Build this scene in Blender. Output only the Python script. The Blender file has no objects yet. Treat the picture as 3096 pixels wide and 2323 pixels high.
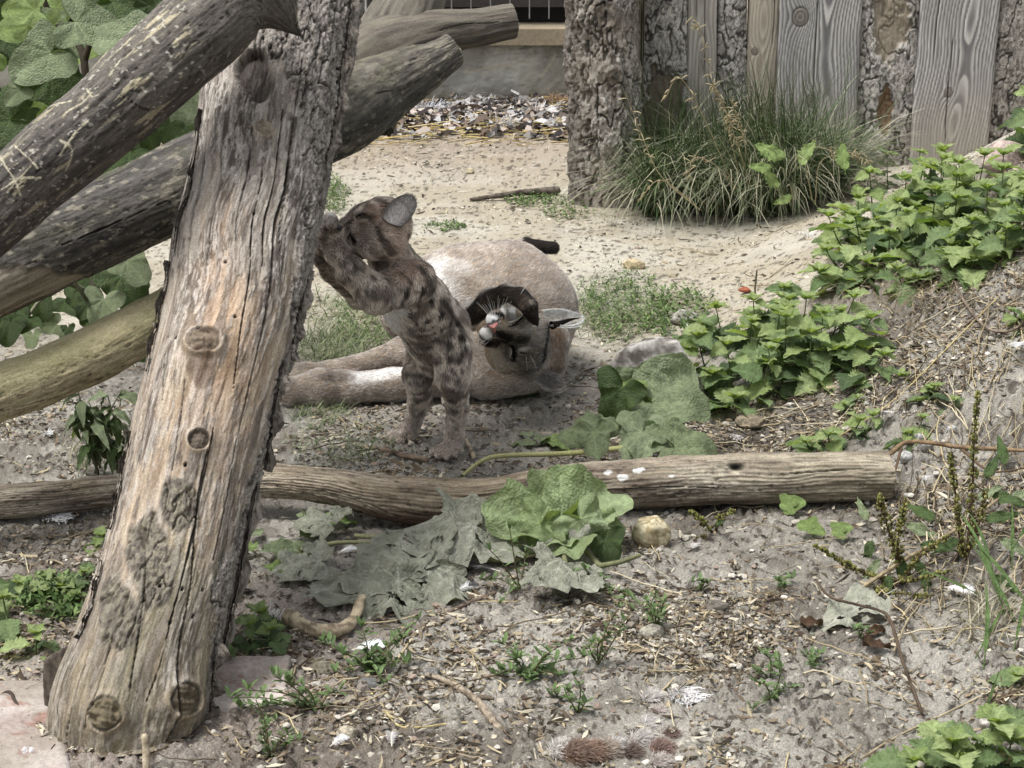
import bpy, math, random
import numpy as np
from mathutils import Vector, Matrix, Quaternion
rnd = random.Random(7)
rng = np.random.default_rng(7)
sc = bpy.context.scene
col = sc.collection
# ------------------------------------------------------------ camera, sky, sun, exposure
CAM_H = 1.55
PITCH = math.radians(17.8)
FPX = 2053.0                      # focal length in pixels of a 1024 wide picture
cam_d = bpy.data.cameras.new('camera')
cam_d.sensor_width = 36.0
cam_d.lens = 36.0*FPX/1024.0
cam_d.clip_start = 0.05
cam_d.clip_end = 500.0
cam = bpy.data.objects.new('camera', cam_d)
col.objects.link(cam)
cam.location = (0, 0, CAM_H)
cam.rotation_euler = (math.pi/2-PITCH, 0, 0)
sc.camera = cam
SUN_EL, SUN_AZ = math.radians(67), math.radians(-112)     # azimuth from +Y towards +X; the sun stands high on the left, a little behind the camera
world = bpy.data.worlds.new('World')
sc.world = world
world.use_nodes = True
wn = world.node_tree.nodes; wl = world.node_tree.links
wn.clear()
sky = wn.new('ShaderNodeTexSky'); sky.sky_type = 'NISHITA'; sky.sun_disc = False
sky.sun_elevation = SUN_EL; sky.sun_rotation = SUN_AZ
sky.air_density = 1.6; sky.dust_density = 5.0; sky.ozone_density = 1.0
hs = wn.new('ShaderNodeHueSaturation'); hs.inputs['Saturation'].default_value = 0.30
bg = wn.new('ShaderNodeBackground'); bg.inputs['Strength'].default_value = 0.078
wo = wn.new('ShaderNodeOutputWorld')
wl.new(sky.outputs[0], hs.inputs['Color']); wl.new(hs.outputs[0], bg.inputs[0]); wl.new(bg.outputs[0], wo.inputs[0])
sun_d = bpy.data.lights.new('sun', 'SUN'); sun_d.energy = 1.5; sun_d.angle = math.radians(18); sun_d.color = (1.0, .99, .98)
sun = bpy.data.objects.new('sun', sun_d); col.objects.link(sun)
_sd = Vector((math.sin(SUN_AZ)*math.cos(SUN_EL), math.cos(SUN_AZ)*math.cos(SUN_EL), math.sin(SUN_EL)))
sun.rotation_euler = _sd.to_track_quat('Z', 'Y').to_euler()
sc.view_settings.view_transform = 'Standard'
sc.view_settings.look = 'None'
sc.view_settings.exposure = 1.50
sc.view_settings.gamma = 1.0
sc.view_settings.use_curve_mapping = False
sc.render.engine = 'CYCLES'
sc.cycles.max_bounces = 6; sc.cycles.diffuse_bounces = 3; sc.cycles.glossy_bounces = 2
sc.cycles.transmission_bounces = 3; sc.cycles.transparent_max_bounces = 6
sc.cycles.use_denoising = True

# ------------------------------------------------------------ numeric helpers
def _h(ix, iy, iz, seed):
    n = (ix.astype(np.uint32)*np.uint32(374761393) + iy.astype(np.uint32)*np.uint32(668265263)
         + iz.astype(np.uint32)*np.uint32(2147483647) + np.uint32((seed*362437+1013904223) & 0xffffffff))
    n = (n ^ (n >> np.uint32(13)))*np.uint32(1274126177)
    n = (n ^ (n >> np.uint32(16)))*np.uint32(2246822519)
    n = n ^ (n >> np.uint32(15))
    return n.astype(np.float64)/4294967295.0
def vn(p, seed=0):
    """value noise, -1..1, p is (N,2) or (N,3)"""
    p = np.asarray(p, float)
    if p.shape[1] == 2: p = np.column_stack([p, np.zeros(len(p))+.5]); two = True
    else: two = False
    i = np.floor(p).astype(np.int64); f = p-i; f = f*f*f*(f*(f*6-15)+10)
    X, Y, Z = i[:, 0], i[:, 1], i[:, 2]; fx, fy, fz = f[:, 0], f[:, 1], f[:, 2]
    def L(z):
        a = _h(X, Y, z, seed); b = _h(X+1, Y, z, seed); c = _h(X, Y+1, z, seed); d = _h(X+1, Y+1, z, seed)
        return (a*(1-fx)+b*fx)*(1-fy)+(c*(1-fx)+d*fx)*fy
    r = L(Z) if two else L(Z)*(1-fz)+L(Z+1)*fz
    return r*2-1
_R = np.array([[.36, .48, -.8], [-.8, .6, 0], [.48, .64, .6]])
def fbm(p, octv=4, seed=0, gain=.5, lac=2.03):
    p = np.asarray(p, float); s = 0; a = 1; t = 0
    for o in range(octv):
        s = s+a*vn(p, seed+o*17); t += a; a *= gain
        p = p*lac+3.7
        if p.shape[1] == 3: p = p@_R
    return s/t
def worley(p, seed=0, jit=.9):
    """returns F1, F2, id-hash of nearest"""
    p = np.asarray(p, float); d3 = p.shape[1] == 3
    if not d3: p = np.column_stack([p, np.zeros(len(p))])
    i = np.floor(p).astype(np.int64); n = len(p)
    f1 = np.full(n, 9.); f2 = np.full(n, 9.); idh = np.zeros(n)
    for dz in ((-1, 0, 1) if d3 else (0,)):
        for dy in (-1, 0, 1):
            for dx in (-1, 0, 1):
                X = i[:, 0]+dx; Y = i[:, 1]+dy; Z = i[:, 2]+dz
                qx = X+.5+jit*(_h(X, Y, Z, seed)-.5); qy = Y+.5+jit*(_h(X, Y, Z, seed+1)-.5)
                d = (qx-p[:, 0])**2+(qy-p[:, 1])**2
                if d3: d = d+(Z+.5+jit*(_h(X, Y, Z, seed+2)-.5)-p[:, 2])**2
                d = np.sqrt(d); near = d < f1
                f2 = np.where(near, f1, np.minimum(f2, d)); f1 = np.where(near, d, f1)
                idh = np.where(near, _h(X, Y, Z, seed+5), idh)
    return f1, f2, idh
def sst(a, b, x):
    t = np.clip((np.asarray(x, float)-a)/(b-a), 0, 1); return t*t*(3-2*t)
def lin(r, g=None, b=None):
    """sRGB 0..255 -> linear"""
    if g is None: r, g, b = r
    c = np.array([r, g, b], float)/255.
    return .66*np.where(c <= .04045, c/12.92, ((c+.055)/1.055)**2.4)
def mixc(a, b, t):
    t = np.asarray(t, float)
    if t.ndim == 1: t = t[:, None]
    return np.asarray(a)*(1-t)+np.asarray(b)*t
# picture coordinates (1024 x 768) <-> the place
CP, SP = math.cos(PITCH), math.sin(PITCH)
def ray(px, py):
    a = (px-512)/FPX; b = -(py-384)/FPX
    return np.array([a, CP+b*SP, -SP+b*CP])
def pt(px, py, Y):
    d = ray(px, py); t = Y/d[1]
    return np.array([0, 0, CAM_H])+d*t
def mpp(Y): return Y/CP/FPX          # metres per pixel, about
def proj(P):
    P = np.asarray(P, float).reshape(-1, 3); q = P-np.array([0, 0, CAM_H])
    dep = q[:, 1]*CP-q[:, 2]*SP; up = q[:, 1]*SP+q[:, 2]*CP
    return 512+FPX*q[:, 0]/dep, 384-FPX*up/dep
def zg(x, y):
    x = np.asarray(x, float); y = np.asarray(y, float)
    d = np.clip(x-.60-.10*np.sin(y*2.1), 0, 1.6)
    s = (.22+.78*sst(3.7, 5.0, y))*(1-.75*sst(6.0, 6.9, y))
    z = s*.47*d**1.2
    z = z+.012*np.sin(x*3.1+1.)*np.sin(y*2.3)
    z = z-.035*np.exp(-(((x-.52)/.28)**2+((y-4.45)/.22)**2))
    return z
def G(px, py, dz=0.0):
    d = ray(px, py); lo, hi = 1.0, 60.0
    o = np.array([0, 0, CAM_H])
    ts = np.linspace(2.0, 30.0, 1500)
    P = o+d*ts[:, None]
    f = P[:, 2]-dz-zg(P[:, 0], P[:, 1])
    k = np.argmax(f < 0)
    if f[k] >= 0: k = len(ts)-1
    a, b = ts[max(k-1, 0)], ts[k]
    for _ in range(20):
        m = (a+b)/2; p = o+d*m
        if p[2]-dz-zg(p[0], p[1]) < 0: b = m
        else: a = m
    return o+d*a

# ------------------------------------------------------------ object helpers
def tag(o, label=None, cat=None, group=None, kind=None):
    if label: o['label'] = label
    if cat: o['category'] = cat
    if group: o['group'] = group
    if kind: o['kind'] = kind
    return o
def thing(name, label, cat, loc=(0, 0, 0), group=None, rotz=0):
    o = bpy.data.objects.new(name, None); col.objects.link(o)
    o.location = tuple(loc); o.rotation_euler = (0, 0, rotz); o.empty_display_size = .02
    return tag(o, label, cat, group)
def mk_data(name, V, F, mat=None, cols=None, smooth=True, nrm=None):
    V = np.asarray(V, np.float32); me = bpy.data.meshes.new(name)
    Fs = F if isinstance(F, list) and len(F) and isinstance(F[0], np.ndarray) and F[0].ndim == 2 else [np.asarray(F)]
    me.vertices.add(len(V)); me.vertices.foreach_set('co', V.ravel())
    idx = np.concatenate([f.ravel() for f in Fs]).astype(np.int32)
    cnt = np.concatenate([np.full(len(f), f.shape[1]) for f in Fs]).astype(np.int32)
    me.loops.add(len(idx)); me.loops.foreach_set('vertex_index', idx)
    me.polygons.add(len(cnt))
    st = np.concatenate([[0], np.cumsum(cnt)[:-1]]).astype(np.int32)
    me.polygons.foreach_set('loop_start', st)
    try: me.polygons.foreach_set('loop_total', cnt)
    except Exception: pass
    me.polygons.foreach_set('use_smooth', np.full(len(cnt), smooth))
    me.update(calc_edges=True)
    if cols is not None:
        a = me.attributes.new('Col', 'FLOAT_COLOR', 'POINT')
        c = np.ones((len(V), 4), np.float32); c[:, :3] = np.clip(cols, 0, 1); a.data.foreach_set('color', c.ravel())
    if nrm is not None:
        a = me.attributes.new('Nrm', 'FLOAT_VECTOR', 'POINT'); a.data.foreach_set('vector', np.asarray(nrm, np.float32).ravel())
    if mat: me.materials.append(mat)
    return me
def mk(name, V, F, mat=None, parent=None, cols=None, smooth=True, nrm=None, origin=None):
    """one mesh object; V in world space, stored relative to the parent's or its own origin"""
    V = np.asarray(V, float)
    if parent is not None:
        off = np.array(root_loc(parent)); loc = (0, 0, 0)
    else:
        off = np.array(origin if origin is not None else (0, 0, 0)); loc = tuple(off)
    me = mk_data(name, V-off, F, mat, cols, smooth, nrm)
    o = bpy.data.objects.new(name, me); col.objects.link(o)
    if parent is not None: o.parent = parent
    o.location = loc
    return o
def root_loc(o):
    l = np.zeros(3)
    while o is not None:
        l = l+np.array(o.location); o = o.parent
    return l
def grid_faces(nv, nu, wrap=False, off=0):
    """nv rows of nu points"""
    r = np.arange(nv-1)[:, None]*nu
    if wrap:
        c = np.arange(nu)[None]; c2 = (c+1) % nu
    else:
        c = np.arange(nu-1)[None]; c2 = c+1
    return (np.stack([r+c, r+c2, r+nu+c2, r+nu+c], -1).reshape(-1, 4)+off)
def join(parts):
    """parts: list of (V,F[,C]) with equal face width"""
    Vs, Fs, Cs, n = [], [], [], 0
    for p in parts:
        Vs.append(p[0]); Fs.append(np.asarray(p[1])+n); n += len(p[0])
        if len(p) > 2: Cs.append(p[2])
    return np.vstack(Vs), np.vstack(Fs), (np.vstack(Cs) if Cs else None)

# ------------------------------------------------------------ materials
def new_mat(name):
    m = bpy.data.materials.new(name); m.use_nodes = True
    nt = m.node_tree; b = nt.nodes['Principled BSDF']
    return m, nt, b
def vc_mat(name, rough=.85, spec=.25, bump=.0, bscale=200., stretch=(1, 1, 1), var=.18, vscale=150., detail=6, flip=False, trans=0.0):
    """base colour from the mesh's own colour attribute, finely broken up, with a fine bump"""
    m, nt, b = new_mat(name); N = nt.nodes; L = nt.links
    at = N.new('ShaderNodeAttribute'); at.attribute_name = 'Col'
    tc = N.new('ShaderNodeTexCoord'); mp = N.new('ShaderNodeMapping'); mp.inputs['Scale'].default_value = stretch
    L.new(tc.outputs['Object'], mp.inputs[0])
    n1 = N.new('ShaderNodeTexNoise'); n1.inputs['Scale'].default_value = vscale; n1.inputs['Detail'].default_value = detail; n1.inputs['Roughness'].default_value = .65
    L.new(mp.outputs[0], n1.inputs['Vector'])
    mr = N.new('ShaderNodeMapRange'); mr.inputs[1].default_value = .3; mr.inputs[2].default_value = .7
    mr.inputs[3].default_value = 1-var; mr.inputs[4].default_value = 1+var
    L.new(n1.outputs['Fac'], mr.inputs[0])
    mu = N.new('ShaderNodeVectorMath'); mu.operation = 'SCALE'
    L.new(at.outputs['Color'], mu.inputs[0]); L.new(mr.outputs[0], mu.inputs['Scale'])
    L.new(mu.outputs[0], b.inputs['Base Color'])
    b.inputs['Roughness'].default_value = rough; b.inputs['Specular IOR Level'].default_value = spec
    if bump:
        n2 = N.new('ShaderNodeTexNoise'); n2.inputs['Scale'].default_value = bscale; n2.inputs['Detail'].default_value = 5; n2.inputs['Roughness'].default_value = .7
        L.new(mp.outputs[0], n2.inputs['Vector'])
        bm = N.new('ShaderNodeBump'); bm.inputs['Strength'].default_value = 1.0; bm.inputs['Distance'].default_value = bump
        L.new(n2.outputs['Fac'], bm.inputs['Height']); L.new(bm.outputs[0], b.inputs['Normal'])
    if trans:
        tr = N.new('ShaderNodeBsdfTranslucent'); mx = N.new('ShaderNodeMixShader'); mx.inputs[0].default_value = trans
        L.new(mu.outputs[0], tr.inputs['Color'])
        out = N['Material Output']
        L.new(b.outputs[0], mx.inputs[1]); L.new(tr.outputs[0], mx.inputs[2]); L.new(mx.outputs[0], out.inputs[0])
    return m
# ------------------------------------------------------------ ground: one sheet, fine where the picture looks
M_ground = vc_mat('soil', rough=.95, spec=.12, bump=.0045, bscale=210, var=.52, vscale=300, detail=8)
M_stone = vc_mat('stone', rough=.85, spec=.25, bump=.0015, bscale=260, var=.22, vscale=240)
M_litter = vc_mat('dry_litter', rough=.8, spec=.2, var=.15, vscale=300, trans=.12)
def ground_z(x, y):
    """the real surface with its clods (used by the sheet and by what lies on it)"""
    x = np.asarray(x, float); y = np.asarray(y, float)
    P = np.column_stack([x, y])
    rough = 1-sst(4.75, 5.4, y+.5*vn(P*1.3, 3)-.9*np.clip(x-.75, 0, 1))      # soft soil near, trodden sand beyond
    right = sst(.2, .9, x)*rough
    z = zg(x, y)+.012*fbm(P*2.2, 3, 11)
    z = z+(.0028+.0075*rough)*fbm(P*9., 4, 21, .55)
    f1, f2, _ = worley(P*26., 5)
    clod = sst(.0, .45, f2-f1)
    patch = sst(-.15, .25, fbm(P*4.3, 3, 31))
    z = z+(.0006+.0085*rough*(.30+.70*patch)+.005*right)*(clod-.6)
    f1, f2, _ = worley(P*70.+vn(P*30, 8)[:, None]*.6, 6)
    z = z+(.0005+.0036*rough*(.3+.7*patch))*(sst(0, .5, f2-f1)-.5)
    z = z+(.0010+.0016*rough)*fbm(P*120., 2, 41)
    return z
def soil_colour(x, y):
    P = np.column_stack([x, y])
    sand = sst(4.7, 5.5, y+.45*fbm(P*2.1, 3, 51)-.9*np.clip(x-.62, 0, 1))
    c = mixc(lin(168, 162, 151), lin(194, 189, 178), sst(-.3, .4, fbm(P*3.1, 4, 61)))
    c = mixc(c, lin(172, 154, 143), .55*sst(.2, -.5, x)*sst(-.2, .3, fbm(P*2.6, 3, 66)))
    cs = mixc(lin(198, 188, 166), lin(216, 209, 192), sst(-.3, .3, fbm(P*3.7, 4, 71)))
    cs = mixc(cs, lin(182, 166, 146), .8*sst(6.7, 8.1, y))
    c = mixc(c, cs, sand)
    c = mixc(c, lin(112, 103, 92), .55*sst(.05, .4, fbm(P*5.5, 4, 81))*(1-.7*sand))
    dots = sst(.30, .46, fbm(P*60., 3, 91))
    c = mixc(c, lin(74, 66, 58), .75*dots)
    dots2 = sst(.45, .58, fbm(P*70., 2, 95))
    c = mixc(c, lin(225, 218, 205), .5*dots2)
    # darker soil in the hollow below the nettles and along the log
    dark_soil = np.exp(-(((x-.62)/.26)**2+((y-4.45)/.22)**2))+.8*np.exp(-(((x-.25)/.5)**2+((y-3.98)/.10)**2))
    c = mixc(c, lin(84, 76, 66), np.clip(dark_soil*1.1, 0, .75)*sst(-.5, .2, fbm(P*7, 3, 97)))
    c = c*(.83-.05*(1-sand))[:, None]
    return c
pys = np.concatenate([np.linspace(960, 20, 700)])
Yr = CAM_H/np.tan(PITCH+np.arctan((pys-384)/FPX))
Yr = np.concatenate([[-20, -8, -2, .5, 1.4], Yr, [14, 18, 26, 45, 90]])
ucore = np.linspace(-.30, .30, 680)
us = np.concatenate([[-9, -4, -2, -1.1, -.65, -.42], ucore, [.42, .65, 1.1, 2, 4, 9]])
Yg, Ug = np.meshgrid(Yr, us, indexing='ij')
W = np.maximum(Yg, 2.2)
Xg = Ug*W
xv, yv = Xg.ravel(), Yg.ravel()
core = (np.abs(Ug.ravel()) < .45) & (yv > 1.2) & (yv < 13)
zv = zg(xv, yv); zv[core] = ground_z(xv[core], yv[core])
ground_cols = soil_colour(xv, yv)
g = mk('ground', np.column_stack([xv, yv, zv]), grid_faces(len(Yr), len(us)), M_ground, cols=ground_cols)
tag(g, kind='structure')

# small stones, chips and straw scattered over the soil
def ico_pts():
    t = (1+5**.5)/2
    v = np.array([[-1, t, 0], [1, t, 0], [-1, -t, 0], [1, -t, 0], [0, -1, t], [0, 1, t], [0, -1, -t], [0, 1, -t], [t, 0, -1], [t, 0, 1], [-t, 0, -1], [-t, 0, 1]], float)
    v /= np.linalg.norm(v[0])
    f = np.array([[0, 11, 5], [0, 5, 1], [0, 1, 7], [0, 7, 10], [0, 10, 11], [1, 5, 9], [5, 11, 4], [11, 10, 2], [10, 7, 6], [7, 1, 8], [3, 9, 4], [3, 4, 2], [3, 2, 6], [3, 6, 8], [3, 8, 9], [4, 9, 5], [2, 4, 11], [6, 2, 10], [8, 6, 7], [9, 8, 1]])
    return v, f
ICO_V, ICO_F = ico_pts()
def scatter_xy(n, dens):
    """n points in view with density dens(x,y) 0..1"""
    out = []
    tot = 0
    while tot < n:
        y = rng.uniform(2.7, 9.6, 40000); x = rng.uniform(-.30, .30, 40000)*9.6
        ok = (np.abs(x) < .27*y+.1)
        x, y = x[ok], y[ok]
        ok = rng.random(len(x)) < dens(x, y)
        out.append(np.column_stack([x[ok], y[ok]])); tot += ok.sum()
    return np.vstack(out)[:n]
def dens_near(x, y):
    P = np.column_stack([x, y])
    near = 1-.93*sst(4.6, 5.3, y-.8*np.clip(x-.7, 0, 1))
    return near*(.10+.90*sst(-.15, .30, fbm(P*3.3, 3, 131)))*(.55+.45*sst(-.3, .5, x))*(.55+.45*sst(3.9, 3.2, y))
def rocks(n, dens, smin, smax, palette):
    P = scatter_xy(n, dens); s = smin*(smax/smin)**(rng.random(n)**2.2)
    R = rng.normal(size=(n, 12, 3))*.16+ICO_V[None]
    sc3 = np.stack([s, s*rng.uniform(.6, 1, n), s*rng.uniform(.35, .7, n)], -1)
    R = R*sc3[:, None]
    a = rng.uniform(0, 6.28, n); ca, sa = np.cos(a), np.sin(a)
    X = R[..., 0]*ca[:, None]-R[..., 1]*sa[:, None]; Y = R[..., 0]*sa[:, None]+R[..., 1]*ca[:, None]
    Z = R[..., 2]+(ground_z(P[:, 0], P[:, 1])+s*.22)[:, None]
    V = np.stack([X+P[:, 0:1], Y+P[:, 1:2], Z], -1).reshape(-1, 3)
    F = (ICO_F[None]+12*np.arange(n)[:, None, None]).reshape(-1, 3)
    pal = np.array([lin(*c) for c in palette]); c = pal[rng.integers(0, len(pal), n)]*rng.uniform(.75, 1.2, n)[:, None]
    return V, F, np.repeat(c, 12, 0)
V, F, C = rocks(13000, dens_near, .0018, .0105, [(170, 163, 150), (140, 132, 120), (190, 184, 170), (120, 112, 100), (208, 202, 190), (158, 140, 126)])
tag(mk('gravel', V, F, M_stone, cols=C, smooth=False), kind='stuff')
def litter(n, dens, lmin, lmax, wmin, wmax, palette, lift=.003, curl=.5):
    """bent chips, leaf scraps and bits of straw: strips of 3 quads"""
    P = scatter_xy(n, dens) if callable(dens) else dens
    l = lmin*(lmax/lmin)**(rng.random(n)**1.8); w = rng.uniform(wmin, wmax, n)
    a = rng.uniform(0, 6.28, n); d = np.stack([np.cos(a), np.sin(a)], -1); nn = np.stack([-d[:, 1], d[:, 0]], -1)
    t = np.array([-.5, -.17, .17, .5]); prof = np.array([.35, 1, .9, .25])
    bend = rng.normal(0, .22, n); pitch = rng.normal(0, .16, n); cu = rng.normal(0, curl, n)
    roll = rng.normal(0, .5, n)
    V = np.zeros((n, 4, 2, 3))
    for i in range(4):
        cx = P+d*(t[i]*l)[:, None]+nn*(bend*l*(t[i]**2-.1))[:, None]
        for s, q in ((-1, 0), (1, 1)):
            off = s*w*prof[i]*.5
            V[:, i, q, :2] = cx+nn*(off*np.cos(roll))[:, None]
            V[:, i, q, 2] = lift*rng.uniform(.4, 1.6, n)+l*np.abs(pitch)*.5+t[i]*l*pitch+cu*l*(t[i]**2-.08)*.35+off*np.sin(roll)
    zb = ground_z(P[:, 0], P[:, 1]); V[..., 2] += zb[:, None, None]
    zc = ground_z(V[..., 0].ravel(), V[..., 1].ravel()).reshape(V.shape[:3])
    V[..., 2] = np.maximum(V[..., 2], zc+.0008)
    F = np.array([[0, 1, 3, 2], [2, 3, 5, 4], [4, 5, 7, 6]])
    F = (F[None]+8*np.arange(n)[:, None, None]).reshape(-1, 4)
    pal = np.array([lin(*c) for c in palette]); c = pal[rng.integers(0, len(pal), n)]*rng.uniform(.7, 1.2, n)[:, None]
    return V.reshape(-1, 3), F, np.repeat(c, 8, 0)
PAL_L = [(120, 104, 84), (88, 74, 60), (168, 152, 126), (198, 184, 152), (62, 54, 44), (146, 130, 108), (215, 205, 182), (104, 96, 76)]
V, F, C = litter(26000, dens_near, .006, .042, .0018, .0075, PAL_L)
tag(mk('litter', V, F, M_litter, cols=C, smooth=False), kind='stuff')
def dens_sand(x, y):
    P = np.column_stack([x, y])
    return sst(4.6, 5.2, y)*(1-sst(8.2, 9.0, y))*(.15+.85*sst(.0, .4, fbm(P*3.0, 3, 141)))
V, F, C = litter(2600, dens_sand, .006, .05, .003, .009, [(60, 52, 44), (88, 78, 66), (110, 96, 80), (228, 220, 204), (205, 196, 178)], lift=.002)
tag(mk('sand_litter', V, F, M_litter, cols=C, smooth=False), kind='stuff')
V, F, C = rocks(1200, dens_sand, .002, .009, [(215, 205, 185), (190, 178, 156), (120, 110, 98), (230, 224, 210)])
tag(mk('sand_gravel', V, F, M_stone, cols=C, smooth=False), kind='stuff')

# thin tubes: straws, twigs, stems
def tube(path, r, ns=5, cap=False):
    """path (n,3), r scalar or (n,) -> V,F quads"""
    path = np.asarray(path, float); n = len(path)
    r = np.broadcast_to(np.asarray(r, float), (n,))
    T = np.gradient(path, axis=0); T /= np.linalg.norm(T, axis=1)[:, None]+1e-12
    ref = np.array([0, 0, 1.]) if abs(T[:, 2]).mean() < .9 else np.array([1., 0, 0])
    A = np.cross(T, ref); A /= np.linalg.norm(A, axis=1)[:, None]+1e-12; B = np.cross(T, A)
    th = np.arange(ns)*2*math.pi/ns
    V = path[:, None]+r[:, None, None]*(np.cos(th)[None, :, None]*A[:, None]+np.sin(th)[None, :, None]*B[:, None])
    return V.reshape(-1, 3), grid_faces(n, ns, True)
def smooth_path(pts, n):
    """Catmull-Rom through pts (k,d)"""
    p = np.asarray(pts, float); k = len(p)
    if k == 2: return p[0]+(p[1]-p[0])*np.linspace(0, 1, n)[:, None]
    q = np.vstack([2*p[0]-p[1], p, 2*p[-1]-p[-2]])
    t = np.linspace(0, k-1-1e-9, n); i = t.astype(int); f = (t-i)[:, None]
    a, b, c, d = q[i], q[i+1], q[i+2], q[i+3]
    return .5*((2*b)+(c-a)*f+(2*a-5*b+4*c-d)*f*f+(3*b-a-3*c+d)*f**3)
def straws(P, lmin, lmax, rad, palette, seg=7, kink=.25, lift=.004, ang=None, spread=3.14, pitch_sd=.05):
    parts = []
    for x, y in P:
        l = rnd.uniform(lmin, lmax); a = (ang if ang is not None else 0)+rnd.uniform(-spread, spread)
        t = np.linspace(-.5, .5, seg); h = a+np.cumsum(np.array([rnd.gauss(0, kink/seg**.5) for _ in t]))
        dx = np.cumsum(np.cos(h))*l/seg; dy = np.cumsum(np.sin(h))*l/seg
        xs = x+dx-dx.mean(); ys = y+dy-dy.mean()
        z = ground_z(xs, ys); zz = np.convolve(np.pad(z, 1, 'edge'), [.25, .5, .25], 'valid')
        zz = np.maximum(z, zz)+lift*rnd.uniform(.3, 1.5)+abs(rnd.gauss(0, pitch_sd))*l*(t+.5)
        rr = rad*rnd.uniform(.6, 1.4)
        V, F = tube(np.column_stack([xs, ys, zz]), rr*np.linspace(1, .55, seg), 4)
        c = lin(*rnd.choice(palette))*rnd.uniform(.75, 1.15)
        parts.append((V, F, np.tile(c, (len(V), 1))))
    return join(parts)
PAL_S = [(206, 190, 150), (186, 170, 136), (165, 150, 122), (120, 104, 84), (222, 210, 178), (96, 84, 68)]
def dens_straw(x, y):
    P = np.column_stack([x, y])
    return dens_near(x, y)*(.3+.7*sst(.2, .8, x))
V, F, C = straws(scatter_xy(1150, dens_straw), .03, .20, .0014, PAL_S)
tag(mk('straw_litter', V, F, M_litter, cols=C), kind='stuff')
# the straw that runs down the bank at the right
Pb = []
while len(Pb) < 190:
    px, py = rnd.uniform(880, 1060), rnd.uniform(330, 640)
    if px > 960-.4*(py-330) or rnd.random() < .25:
        p = G(px, py); Pb.append((p[0], p[1]))
V, F, C = straws(Pb, .06, .28, .0016, PAL_S, ang=math.radians(75), spread=.5, lift=.008)
tag(mk('bank_straw', V, F, M_litter, cols=C), kind='stuff')
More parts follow.
